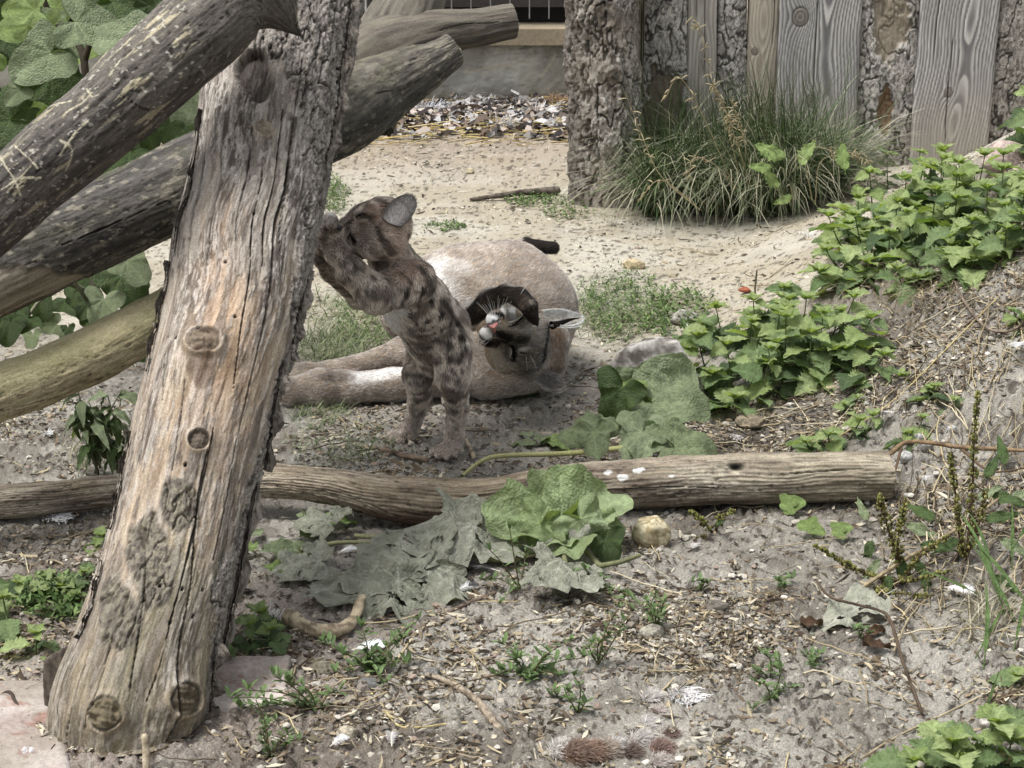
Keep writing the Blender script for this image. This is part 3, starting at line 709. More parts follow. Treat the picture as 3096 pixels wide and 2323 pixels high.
# log 5: a short limb crossing behind the leaves between logs 1 and 2
# ------------------------------------------------------------ background: fence, wall, building
M_plank = vc_mat('grey_plank', rough=.75, spec=.3, bump=.0006, bscale=300, stretch=(1, 1, .12), var=.10, vscale=240)
M_conc = vc_mat('old_concrete', rough=.9, spec=.2, bump=.0016, bscale=120, var=.12, vscale=60)
M_dark = vc_mat('dark_timber', rough=.85, spec=.2, bump=.001, bscale=100, var=.25, vscale=60)
M_metal = vc_mat('galvanised_wire', rough=.45, spec=.5, var=.1)
def bx(x0, x1, y0, y1, z0, z1):
    V = np.array([[x, y, z] for z in (z0, z1) for y in (y0, y1) for x in (x0, x1)], float)
    F = np.array([[0, 2, 3, 1], [4, 5, 7, 6], [0, 1, 5, 4], [1, 3, 7, 5], [3, 2, 6, 7], [2, 0, 4, 6]])
    return V, F
def col_of(V, c, v=.1, fr=6, seed=0):
    return lin(*c)*(1+v*fbm(V*fr, 3, seed))[:, None]
def board(name, x0, x1, y, z0, z1, th, parent, kind, seed, px_res=1.0, bulge=.0, lean=0.0, edge=.006, cols3=None, post=None):
    """a standing board, slab of bark wood or post; its face looks at -Y"""
    w = x1-x0; h = z1-z0
    nu = max(20, int(w/mpp(y)*1.15)); nv = max(40, int(h/mpp(y)*1.0))
    # face grid wraps round the two edges
    a = np.linspace(-1.12, 1.12, nu+10); Z = np.linspace(0, h, nv)
    A, ZZ = np.meshgrid(a, Z); A = A.ravel(); ZZ = ZZ.ravel()
    wob = .010*fbm(np.column_stack([np.sign(A), ZZ*3+seed]), 2, seed) if kind != 'plank' else .0015*fbm(np.column_stack([np.sign(A), ZZ*3+seed]), 2, seed)
    X = np.clip(A, -1, 1)*(w/2+wob)
    side = np.clip(np.abs(A)-1, 0, .12)/.12
    Yd = -bulge*np.sqrt(np.clip(1-np.clip(A, -1, 1)**2, 0, 1))+side*th
    Yd = Yd+edge*np.clip(np.abs(A)-.93, 0, .07)/.07*(1-side)
    P2 = np.column_stack([X, ZZ])
    r1 = np.column_stack([X*1., np.full_like(X, seed*3.1), ZZ])
    if kind == 'plank':
        # flat-sawn grain: the cut runs through a tapering, wavy stem
        x0_ = (.03*fbm(np.column_stack([ZZ*1.2, ZZ*0+seed]), 2, seed+1))*w*8
        dep = .012+.035*np.abs(fbm(np.column_stack([ZZ*2.1+seed, ZZ*0]), 3, seed+2))+.012*fbm(np.column_stack([X*9, ZZ*3+seed]), 3, seed+3)
        rr = np.sqrt((X-x0_)**2*1.0+dep**2+0*X)+.35*(dep-.03)
        rr = rr+.004*fbm(np.column_stack([X*16, ZZ*5+seed]), 3, seed+5)
        for kx, kz, kr in (post or []):
            d = np.hypot((X-kx)/1.0, (ZZ-kz)/1.5); rr = rr+kr*1.1*np.exp(-(d/(kr*1.4))**2)
        ph = rr/.0105*(w/.24)**0
        ring = ph-np.floor(ph)
        ridge = sst(.15, .75, ring)*(1-sst(.88, 1., ring))
        ridge = ridge*(.75+.25*vn(np.column_stack([X*60, ZZ*8]), seed+6))
        lo, hi, tint = cols3 or ((122, 120, 120), (222, 219, 214), (176, 168, 156))
        c = mixc(lin(*lo), lin(*hi), ridge)
        c = mixc(c, lin(*tint), .75*(1-sst(.10, .5, ZZ+.05*fbm(P2*8, 2, seed+7))))
        fib = fbm(np.column_stack([X*260, ZZ*9]), 3, seed+8); c = c*(1+.14*fib)[:, None]
        Yd = Yd-(.0011*ridge+.0008*fib)
        for kx, kz, kr in (post or []):
            d = np.hypot((X-kx), (ZZ-kz)*.85)/kr; inn = 1-sst(.8, 1, d)
            c = mixc(c, mixc(lin(150, 142, 132), lin(100, 94, 88), .5+.5*np.sin(d*14)), inn*.9); c = mixc(c, lin(60, 54, 50), np.exp(-((d-.92)/.09)**2)*.8); Yd = Yd+.002*np.exp(-((d-.92)/.1)**2)
        # drying splits
        for q in range(2):
            cx = rnd.uniform(-.3, .3)*w; zc = rnd.uniform(.1, .5)*h; L_ = rnd.uniform(.2, .45)*h
            d = np.abs(X-cx-.004*fbm(np.column_stack([ZZ*6, ZZ*0+q+seed]), 2, seed+9)); m = (1-sst(.0009, .0022, d))*sst(0, .05, ZZ-zc)*(1-sst(L_-.05, L_, ZZ-zc))
            Yd = Yd+.006*m; c = mixc(c, lin(36, 32, 30), m*.85)
    else:
        lo, hi, tint = cols3 or ((96, 90, 84), (186, 178, 168), (150, 138, 120))
        hh, sh, ed = flakes(np.column_stack([X*26, ZZ*14+seed]), np.column_stack([X*85, ZZ*52+seed]), seed+12)
        plate, n = sh, hh-.5
        c = mixc(lin(*lo), lin(*hi), sh); c = mixc(c, lin(34, 30, 27), ed*.8)
        Yd = Yd-.016*(hh-.5)
        bare = np.zeros(len(X))
        for (kx, kz, rx, rz, cc) in (post or []):
            d = np.hypot((X-kx)/rx, (ZZ-kz)/rz)+.45*fbm(np.column_stack([X*26, ZZ*18+seed]), 3, seed+20); m = 1-sst(.8, .92, d)
            st_ = fbm(np.column_stack([X*230, ZZ*14]), 3, seed+21)
            c = mixc(c, mixc(lin(*cc), lin(*cc)*.6, .5+.6*st_), m); Yd = Yd+m*(.010+.006*(plate*.5+n*.3)) ; bare = np.maximum(bare, m)
        if kind == 'flaky':
            pass
        c = mixc(c, lin(*tint), .45*(1-sst(.05, .30, ZZ)))
    V = np.column_stack([X+(x0+x1)/2+lean*ZZ, y+Yd, z0+ZZ])
    F = grid_faces(nv, nu+10)
    # back and ends
    nb = nu+10
    back = V.copy(); back[:, 1] = y+th
    V2 = np.vstack([V, back]); F2 = grid_faces(nv, nb)[:, ::-1]+len(V)
    top = np.stack([(nv-1)*nb+np.arange(nb-1), (nv-1)*nb+np.arange(1, nb), len(V)+(nv-1)*nb+np.arange(1, nb), len(V)+(nv-1)*nb+np.arange(nb-1)], -1)
    lf = np.stack([np.arange(nv-1)*nb, np.arange(1, nv)*nb, len(V)+np.arange(1, nv)*nb, len(V)+np.arange(nv-1)*nb], -1)
    rt = lf[:, ::-1]+nb-1
    return mk(name, V2, np.vstack([F, F2, top, lf, rt]), M_plank if kind == 'plank' else M_bark, parent, cols=np.vstack([c, c]))
def X_at(px, Y, py=100): return float(pt(px, py, Y)[0])
FY = 7.08
fence = thing('slab_fence', 'fence of upright grey planks alternating with bark-covered slabs behind the grass tussock', 'fence', (X_at(720, FY, 180), FY, 0))
specs = [ # px0, px1, kind, depth offset, knots / bare patches, colours
    (638, 688, 'flaky', .00, [(-.005, .30, .09, .17, (150, 138, 122)), (.03, .14, .05, .1, (130, 118, 104))], ((144, 138, 132), (238, 232, 224), (140, 130, 116)), .02),
    (687, 716, 'plank', -.01, [], ((170, 164, 156), (216, 210, 200), (176, 166, 150)), 0),
    (715, 748, 'flaky', .02, [], ((140, 134, 128), (236, 230, 222), (150, 140, 124)), .025),
    (746, 777, 'plank', .01, [(-.03, .50, .012), (.01, .74, .012)], ((170, 160, 144), (204, 196, 180), (160, 150, 130)), .02),
    (775, 856, 'plank', -.02, [(-.07, .62, .030), (-.02, .33, .02), (.04, .75, .02)], None, 0),
    (855, 917, 'flaky', .015, [(.01, .62, .075, .15, (178, 166, 148)), (.0, .30, .03, .09, (150, 124, 98)), (-.05, .75, .04, .08, (196, 188, 176))], ((134, 128, 122), (236, 230, 222), (140, 130, 116)), .03),
    (912, 990, 'plank', -.02, [(-.02, .36, .016), (.02, .78, .03)], ((124, 122, 122), (222, 219, 214), (178, 170, 156)), 0),
    (986, 1042, 'flaky', .02, [], ((120, 114, 108), (206, 200, 190), (140, 132, 118)), .03),
    (1040, 1085, 'plank', -.01, [], None, 0), (1083, 1150, 'flaky', .02, [], None, .03), (1146, 1215, 'plank', 0, [], None, 0), (1213, 1290, 'flaky', .02, [], None, .03)]
for i, (a, b, k, dy, kn, c3, bul) in enumerate(specs):
    x0, x1 = X_at(a, FY), X_at(b, FY)
    board('plank' if k == 'plank' else 'bark_slab', x0, x1, FY+dy, -.02+.0*zg(x0, FY), 1.35, .035, fence, k, 30+i*7, bulge=bul, cols3=c3, post=kn, lean=-.012+.004*i if k == 'plank' else -.01)
# rails on the far side hold the boards together
for z in (.35, 1.1):
    V, F = bx(X_at(636, FY), X_at(1290, FY), FY+.075, FY+.125, z, z+.08); mk('rail', V, F, M_dark, fence, cols=col_of(V, (110, 100, 88)), smooth=False)
# the big bark post
def fence_post():
    r = 33.5
    s = Sweep([(607, 222, 6.87, 36), (606, 150, 6.87, 34.5), (604, 80, 6.87, 34), (602, 0, 6.87, 34), (600, -120, 6.87, 34)], 330, 150)
    s.col[:] = lin(140, 124, 106)
    lip = sst(-.15, .35, fbm(s.st(9, 12), 3, 931)+.1)
    s.disp += .004*fbm(s.st(8, 20), 3, 930)
    s.col = mixc(lin(150, 138, 122), lin(108, 96, 84), sst(-.3, .3, fbm(s.st(14, 60), 4, 932)))
    bark_relief(s, np.clip(.6+.4*lip, 0, 1), .030, 34, 33, light=(222, 214, 204), dark=(128, 120, 112), asp=.45)
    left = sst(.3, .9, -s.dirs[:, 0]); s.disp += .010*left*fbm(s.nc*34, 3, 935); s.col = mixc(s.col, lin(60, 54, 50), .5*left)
    for px, py, rp in ((606, 15, 17), (614, 78, 12), (581, 28, 11), (586, 130, 8)):
        S0, T0 = s.locate(px, py); a, b = s.uv(S0, T0); rr = rp*mpp(6.5); d = np.hypot(a*.9, b)/rr
        s.disp += .012*np.exp(-(d/.8)**2)-.014*np.exp(-(d/.32)**2)+.0035*np.sin(d*11)*np.exp(-(d/1.2)**2)
        s.col = mixc(s.col, mixc(lin(130, 120, 108), lin(50, 44, 40), .5+.5*np.sin(d*11+vn(s.nc*80, 9))), .8*np.exp(-(d/.95)**4))
    c = s.C[0]
    root = thing('fence_post', 'stout round post with rough peeling bark and knots at the left end of the fence', 'post', (c[0], c[1], 0))
    s.mesh('post_wood', M_bark, root)
fence_post()
x0, x1 = X_at(636, 6.86), X_at(643, 6.86)
b_ = thing('edge_board', 'narrow mossy board standing on edge beside the round bark post', 'board', (x0, 6.86, 0))
board('board_wood', x0, x1, 6.86, -.02, 1.35, .22, b_, 'plank', 91, cols3=((96, 92, 74), (126, 120, 98), (104, 98, 78)))
# concrete foot wall with its timber sill, and the mesh front above
WY = 8.75
def wall():
    x0, x1 = X_at(-160, WY), X_at(640, WY); zt = float(pt(500, 45, WY)[2])
    n1, n2 = 420, 90
    X, Z = np.meshgrid(np.linspace(x0, x1, n1), np.linspace(-.05, zt, n2)); X = X.ravel(); Z = Z.ravel()
    P = np.column_stack([X, Z]); n = fbm(P*5, 5, 941); m = fbm(P*22, 4, 942)
    sc_ = sst(.1, .5, fbm(np.column_stack([X*4, Z*9]), 3, 943))*sst(zt-.16, zt-.02, Z)
    Yd = WY-.006*m+.02*sc_*np.abs(fbm(P*40, 3, 944))-.004*n
    c = mixc(lin(196, 194, 184), lin(154, 152, 142), sst(-.35, .35, n+.4*m)); c = mixc(c, lin(186, 190, 192), .5*sst(.2, .5, fbm(P*3.5, 3, 946)))
    c = mixc(c, lin(120, 112, 90), .7*(1-sst(.0, .16, Z+.03*m)))
    for a0, b0, a1, b1 in ((500, 65, 533, 62), (541, 78, 556, 54), (464, 72, 512, 64)):
        p0, p1 = pt(a0, b0, WY), pt(a1, b1, WY); dx, dz = p1[0]-p0[0], p1[2]-p0[2]; t = np.clip(((X-p0[0])*dx+(Z-p0[2])*dz)/(dx*dx+dz*dz), 0, 1)
        d = np.hypot(X-p0[0]-t*dx, Z-p0[2]-t*dz)+.004*m; k = 1-sst(.003, .008, d); c = mixc(c, lin(196, 188, 168), .6*k)
    V = np.column_stack([X, Yd, Z]); B = V.copy(); B[:, 1] = WY+.22
    F = grid_faces(n2, n1); nn = len(V)
    top = np.stack([(n2-1)*n1+np.arange(n1-1), (n2-1)*n1+np.arange(1, n1), nn+(n2-1)*n1+np.arange(1, n1), nn+(n2-1)*n1+np.arange(n1-1)], -1)
    rt = np.stack([np.arange(n2-1)*n1+n1-1, nn+np.arange(n2-1)*n1+n1-1, nn+np.arange(1, n2)*n1+n1-1, np.arange(1, n2)*n1+n1-1], -1)
    w = thing('concrete_wall', 'low stained concrete foot wall behind the feathers and straw', 'wall', ((x0+x1)/2, WY, 0))
    mk('wall_face', np.vstack([V, B]), np.vstack([F, F[:, ::-1]+nn, top, rt]), M_conc, w, cols=np.vstack([c, c]))
    return x0, x1, zt
wx0, wx1, wzt = wall()
hut = thing('timber_enclosure', 'timber building front with wire mesh above the concrete wall, partly hidden by logs', 'building', ((wx0+wx1)/2, WY, wzt))
def beam(name, x0, x1, y0, y1, z0, z1, c, mat=None, parent=hut, seed=0):
    n = 160; X = np.linspace(x0, x1, n); th = [(y0, z0), (y0, z1), (y1, z1), (y1, z0)]
    V = np.array([[x, y, z] for x in X for y, z in th]); F = grid_faces(n, 4, True)
    F = np.vstack([F, [[0, 1, 2, 3]], [[4*n-1, 4*n-2, 4*n-3, 4*n-4]]])
    V[:, 1] += .002*vn(V*np.array([3, 40, 40]), seed)
    C = lin(*c)*(1+.25*fbm(V*np.array([4, 60, 60]), 3, seed))[:, None]
    return mk(name, V, F, mat or M_dark, parent, cols=C, smooth=False)
zs0 = wzt+.004; zs1 = float(pt(500, 29, WY-.03)[2])
beam('sill_beam', wx0, wx1, WY-.035, WY+.20, zs0, zs1, (158, 146, 124), seed=3)
beam('upper_board', X_at(-160, WY+.05), wx1, WY+.10, WY+.13, zs1+.075, zs1+.19, (72, 68, 66), seed=5)
V, F = bx(wx0, wx1, WY+.16, WY+.2, zs1+.004, zs1+1.6); 
mk('dark_recess_panel', V, F, M_dark, hut, cols=col_of(V, (34, 32, 31)), smooth=False)  # near-black sheet standing in for the shaded recess behind the mesh
for k in range(26):                                                # boards of the front at the left, seen between the leaves
    xa = wx0+k*.155; 
    if xa > X_at(345, WY): break
    V, F = bx(xa+.004, xa+.15, WY+.11+.004*(k % 3), WY+.135, zs1+.2, zs1+1.5); mk('board', V, F, M_dark, hut, cols=col_of(V, [(92, 86, 80), (112, 104, 94), (74, 70, 68)][k % 3], .3, 12, k), smooth=False)
wires = []
for k in range(60):
    x = wx0+.05+k*.083
    if x < wx1: wires.append(tube(np.array([[x, WY+.07, zs1+.03], [x, WY+.07, zs1+1.3]]), .0028, 4))
for k in range(7):
    z = zs1+.17+k*.16; wires.append(tube(np.array([[wx0, WY+.064, z], [wx1, WY+.064, z]]), .0028, 4))
V, F, _ = join(wires); tag(mk('wire_mesh', V, F, M_metal, hut, cols=np.tile(lin(150, 150, 150), (len(V), 1))), kind='stuff')
for px in (438, 366, 293, 262):
    x = X_at(px, WY-.06, 20); V, F = tube(np.array([[x, WY-.05, zs1-.02], [x, WY-.05, zs1+1.2]]), .0055, 6); mk('upright_rod', V, F, M_metal, hut, cols=np.tile(lin(196, 196, 194), (len(V), 1)))
# ------------------------------------------------------------ animals: one continuous skin each, with fur
class Body:
    def __init__(s, vox):
        s.vox = vox; s.prims = []      # (a, b, ra, rb, k, flow, op)
    def cap(s, a, b, ra, rb, k=.02, flow=None, op='u', q=1.0):
        a, b = np.array(a, float), np.array(b, float)
        f = (b-a) if flow is None else np.array(flow, float)
        f = f/(np.linalg.norm(f)+1e-9)
        s.prims.append((a, b, ra, rb, k, f, op, q, None)); return s
    def ell(s, c, rx, M, k=.02, flow=(0, 0, -1), op='u'):
        """ellipsoid: radii rx (3), axes = rows of M"""
        s.prims.append((np.array(c, float), None, np.array(rx, float), np.array(M, float), k, np.array(flow, float)/np.linalg.norm(flow), op, 1, None)); return s
    @staticmethod
    def sd(P, pr):
        a, b, ra, rb, k, f, op, q, _ = pr
        if b is None:
            L = (P-a)@rb.T; r = ra
            k0 = np.sqrt(((L/r)**2).sum(-1)); k1 = np.sqrt(((L/(r*r))**2).sum(-1))
            return k0*(k0-1)/np.maximum(k1, 1e-9)
        ab = b-a; L2 = (ab*ab).sum()+1e-12
        t = np.clip(((P-a)@ab)/L2, 0, 1)
        return np.sqrt(((P-a-t[..., None]*ab)**2).sum(-1))-(ra+(rb-ra)*t)
    def field(s):
        lo = np.full(3, 9e9); hi = -lo
        for pr in s.prims:
            a, b, ra, rb = pr[:4]
            if b is None: m = ra.max(); lo = np.minimum(lo, a-m); hi = np.maximum(hi, a+m)
            else:
                m = max(ra, rb); lo = np.minimum(lo, np.minimum(a, b)-m); hi = np.maximum(hi, np.maximum(a, b)+m)
        v = s.vox; lo = lo-4*v; hi = hi+4*v
        n = np.ceil((hi-lo)/v).astype(int)+1
        ax = [lo[i]+v*np.arange(n[i]) for i in range(3)]
        D = np.full(tuple(n), 1.0, np.float32)
        for pr in s.prims:
            a, b, ra, rb, k = pr[:5]
            m = (ra.max() if b is None else max(ra, rb))+k*1.2+5*v
            l = (a if b is None else np.minimum(a, b))-m; h = (a if b is None else np.maximum(a, b))+m
            i0 = np.clip(np.floor((l-lo)/v).astype(int), 0, n-1); i1 = np.clip(np.ceil((h-lo)/v).astype(int)+1, 1, n)
            sl = tuple(slice(i0[i], i1[i]) for i in range(3))
            P = np.stack(np.meshgrid(*[ax[i][sl[i]] for i in range(3)], indexing='ij'), -1)
            d = s.sd(P, pr); cur = D[sl]
            if pr[6] == 'u':
                hh = np.clip(.5+.5*(cur-d)/k, 0, 1); D[sl] = cur+(d-cur)*hh-k*hh*(1-hh)
            else:
                hh = np.clip(.5-.5*(-d-cur)/k, 0, 1); D[sl] = -d+(cur+d)*hh+k*hh*(1-hh)
        return D, lo
    def mesh(s, extra=None):
        D, lo = s.field(); v = s.vox
        if extra is not None: D = extra(D, lo, v)
        return nets(D, lo, v)
    def flow(s, P):
        acc = np.zeros_like(P); w = np.zeros(len(P))
        for pr in s.prims:
            if pr[6] != 'u': continue
            d = s.sd(P, pr); ww = np.exp(-np.clip(d, -.01, .2)/.010); acc += ww[:, None]*pr[5]; w += ww
        f = acc/w[:, None]; return f
def nets(D, lo, v):
    """naive surface nets"""
    S = D < 0; n = D.shape
    c = np.zeros(tuple(k-1 for k in n), np.int8)
    for i in (0, 1):
        for j in (0, 1):
            for k in (0, 1):
                c += S[i:n[0]-1+i, j:n[1]-1+j, k:n[2]-1+k]
    act = (c > 0) & (c < 8); I = np.argwhere(act)
    idx = np.full(act.shape, -1, np.int64); idx[act] = np.arange(len(I))
    acc = np.zeros((len(I), 3)); cnt = np.zeros(len(I))
    cor = [(a, b, d) for a in (0, 1) for b in (0, 1) for d in (0, 1)]
    for p in cor:
        for ax in range(3):
            if p[ax]: continue
            q = list(p); q[ax] = 1
            d0 = D[I[:, 0]+p[0], I[:, 1]+p[1], I[:, 2]+p[2]]; d1 = D[I[:, 0]+q[0], I[:, 1]+q[1], I[:, 2]+q[2]]
            m = (d0 < 0) != (d1 < 0); t = np.where(m, d0/(d0-d1+1e-12), 0)
            e = np.tile(np.array(p, float), (len(I), 1)); e[:, ax] = t
            acc += e*m[:, None]; cnt += m
    V = lo+(I+acc/cnt[:, None])*v
    F = []
    for ax in range(3):
        a1, a2 = (ax+1) % 3, (ax+2) % 3
        sl0 = [slice(None)]*3; sl1 = [slice(None)]*3; sl0[ax] = slice(0, n[ax]-1); sl1[ax] = slice(1, n[ax])
        A, B = S[tuple(sl0)], S[tuple(sl1)]; cr = A != B
        E = np.argwhere(cr); E = E[(E[:, a1] > 0) & (E[:, a2] > 0) & (E[:, a1] < n[a1]-1) & (E[:, a2] < n[a2]-1)]
        def g(o1, o2):
            q = E.copy(); q[:, a1] -= o1; q[:, a2] -= o2; return idx[q[:, 0], q[:, 1], q[:, 2]]
        f = np.stack([g(1, 1), g(0, 1), g(0, 0), g(1, 0)], -1)
        flip = ~A[E[:, 0], E[:, 1], E[:, 2]]; f[flip] = f[flip][:, ::-1]; F.append(f)
    return V, np.vstack(F)
def vnormals(V, F):
    a = V[F[:, 2]]-V[F[:, 0]]; b = V[F[:, 3]]-V[F[:, 1]]; fn = np.cross(a, b)
    N = np.zeros_like(V)
    for k in range(4): np.add.at(N, F[:, k], fn)
    return N/(np.linalg.norm(N, axis=1)[:, None]+1e-12)
def relax(V, F, it=3, lam=.5):
    for _ in range(it):
        acc = np.zeros_like(V); cnt = np.zeros(len(V))
        for a, b in ((0, 1), (1, 2), (2, 3), (3, 0)):
            np.add.at(acc, F[:, a], V[F[:, b]]); np.add.at(acc, F[:, b], V[F[:, a]])
            np.add.at(cnt, F[:, a], 1); np.add.at(cnt, F[:, b], 1)
        V = V+lam*(acc/cnt[:, None]-V)
    return V
def fur_mat(name, rough=.75):
    m, nt, b = new_mat(name); N = nt.nodes; L = nt.links
    at = N.new('ShaderNodeAttribute'); at.attribute_name = 'Col'
    L.new(at.outputs['Color'], b.inputs['Base Color'])
    b.inputs['Roughness'].default_value = rough; b.inputs['Specular IOR Level'].default_value = .18
    tr = N.new('ShaderNodeBsdfTranslucent'); L.new(at.outputs['Color'], tr.inputs['Color']); 
    mx = N.new('ShaderNodeMixShader'); mx.inputs[0].default_value = .5
    L.new(b.outputs[0], mx.inputs[1]); L.new(tr.outputs[0], mx.inputs[2]); L.new(mx.outputs[0], N['Material Output'].inputs[0])
    return m
M_fur = fur_mat('fur')
M_skin = vc_mat('hide', rough=.9, spec=.1, bump=.0012, bscale=420, var=.12, vscale=500)
def grow(name, V, F, C, N, flow, n, length, width, parent, lift=.35, jit=.35, seed=0, keep=None, vary=.28, tipc=None, lenf=None, gain=1.9, desat=.35):
    """tapered hair blades on a skin, flowing along 'flow' (per vertex)"""
    r = np.random.default_rng(seed)
    tri = np.vstack([F[:, [0, 1, 2]], F[:, [0, 2, 3]]])
    ar = np.linalg.norm(np.cross(V[tri[:, 1]]-V[tri[:, 0]], V[tri[:, 2]]-V[tri[:, 0]]), axis=1)
    cen = V[tri].mean(1); nn = N[tri].mean(1)
    view = np.array([0, 0, CAM_H])-cen; view /= np.linalg.norm(view, axis=1)[:, None]
    ar = ar*((nn*view).sum(1) > -.35)
    if keep is not None: ar = ar*keep[tri].mean(1)
    pick = r.choice(len(tri), n, p=ar/ar.sum()); w = r.dirichlet((1, 1, 1), n)[:, :, None]
    P = (V[tri[pick]]*w).sum(1); Nn = (N[tri[pick]]*w).sum(1); Nn /= np.linalg.norm(Nn, axis=1)[:, None]
    Cc = (C[tri[pick]]*w).sum(1); Fl = (flow[tri[pick]]*w).sum(1)
    Lf = length*(lenf[tri[pick]].mean(1) if lenf is not None else 1)*r.uniform(.6, 1.25, n)
    Fl = Fl+jit*.5*np.stack([fbm(P*60, 2, seed+1), fbm(P*60, 2, seed+2), fbm(P*60, 2, seed+3)], -1)*2.2+jit*.4*r.normal(size=(n, 3))
    Fl = Fl-Nn*(Fl*Nn).sum(1)[:, None]; Fl /= np.linalg.norm(Fl, axis=1)[:, None]+1e-9
    d0 = Fl*(1-lift*.6)+Nn*(lift+.5*lift*r.normal(size=(n, 1))*.4); d0 /= np.linalg.norm(d0, axis=1)[:, None]
    d1 = Fl+Nn*lift*.15; d1 /= np.linalg.norm(d1, axis=1)[:, None]
    vw = np.array([0, 0, CAM_H])-P; vw /= np.linalg.norm(vw, axis=1)[:, None]
    sd = np.cross(d0, vw+.4*r.normal(size=(n, 3))); sd /= np.linalg.norm(sd, axis=1)[:, None]+1e-9
    wd = width*r.uniform(.7, 1.3, n)[:, None]
    B = P-Nn*.0008; Mi = B+d0*Lf[:, None]*.5; Tp = Mi+d1*Lf[:, None]*.5
    Q = np.stack([B-sd*wd*.5, B+sd*wd*.5, Mi+sd*wd*.38, Mi-sd*wd*.38, Tp+sd*wd*.08, Tp-sd*wd*.08], 1)
    f = np.array([[0, 1, 2, 3], [3, 2, 4, 5]]); Fq = (f[None]+6*np.arange(n)[:, None, None]).reshape(-1, 4)
    k = (1+vary*r.normal(size=(n, 1)))*(1+.9*vary*2*fbm(P*230, 2, seed+7))[:, None]; k = np.clip(k, .35, 1.9)
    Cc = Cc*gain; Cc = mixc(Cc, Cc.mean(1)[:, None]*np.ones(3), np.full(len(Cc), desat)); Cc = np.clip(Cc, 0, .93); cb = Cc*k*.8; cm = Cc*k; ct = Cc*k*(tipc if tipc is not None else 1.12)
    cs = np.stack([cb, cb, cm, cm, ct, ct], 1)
    nr = Nn*.8+d0*.0+.35*vw*0+.22*r.normal(size=(n, 3)); nr /= np.linalg.norm(nr, axis=1)[:, None]
    o = mk(name, Q.reshape(-1, 3), Fq, M_fur, parent, cols=cs.reshape(-1, 3), nrm=np.repeat(nr, 6, 0), smooth=True)
    return tag(o, kind='stuff')
FURGAIN = 1.55
def near(V, c, r, soft=.5):
    d = np.linalg.norm(V-np.asarray(c), axis=1)/r
    return 1-sst(1-soft, 1+soft*.4, d)
def seg_d(V, a, b):
    a, b = np.asarray(a, float), np.asarray(b, float); ab = b-a; t = np.clip(((V-a)@ab)/((ab*ab).sum()+1e-12), 0, 1)
    return np.linalg.norm(V-a-t[:, None]*ab, axis=1), t
def front_of(V, N, px, py):
    """the skin point seen at a picture point"""
    qx, qy = proj(V); view = np.array([0, 0, CAM_H])-V
    d = np.hypot(qx-px, qy-py)+np.where((N*view).sum(1) > 0, 0, 50)
    dep = np.linalg.norm(view, axis=1); cand = np.where(d < d.min()+2.5)[0]
    return V[cand[np.argmin(dep[cand])]]

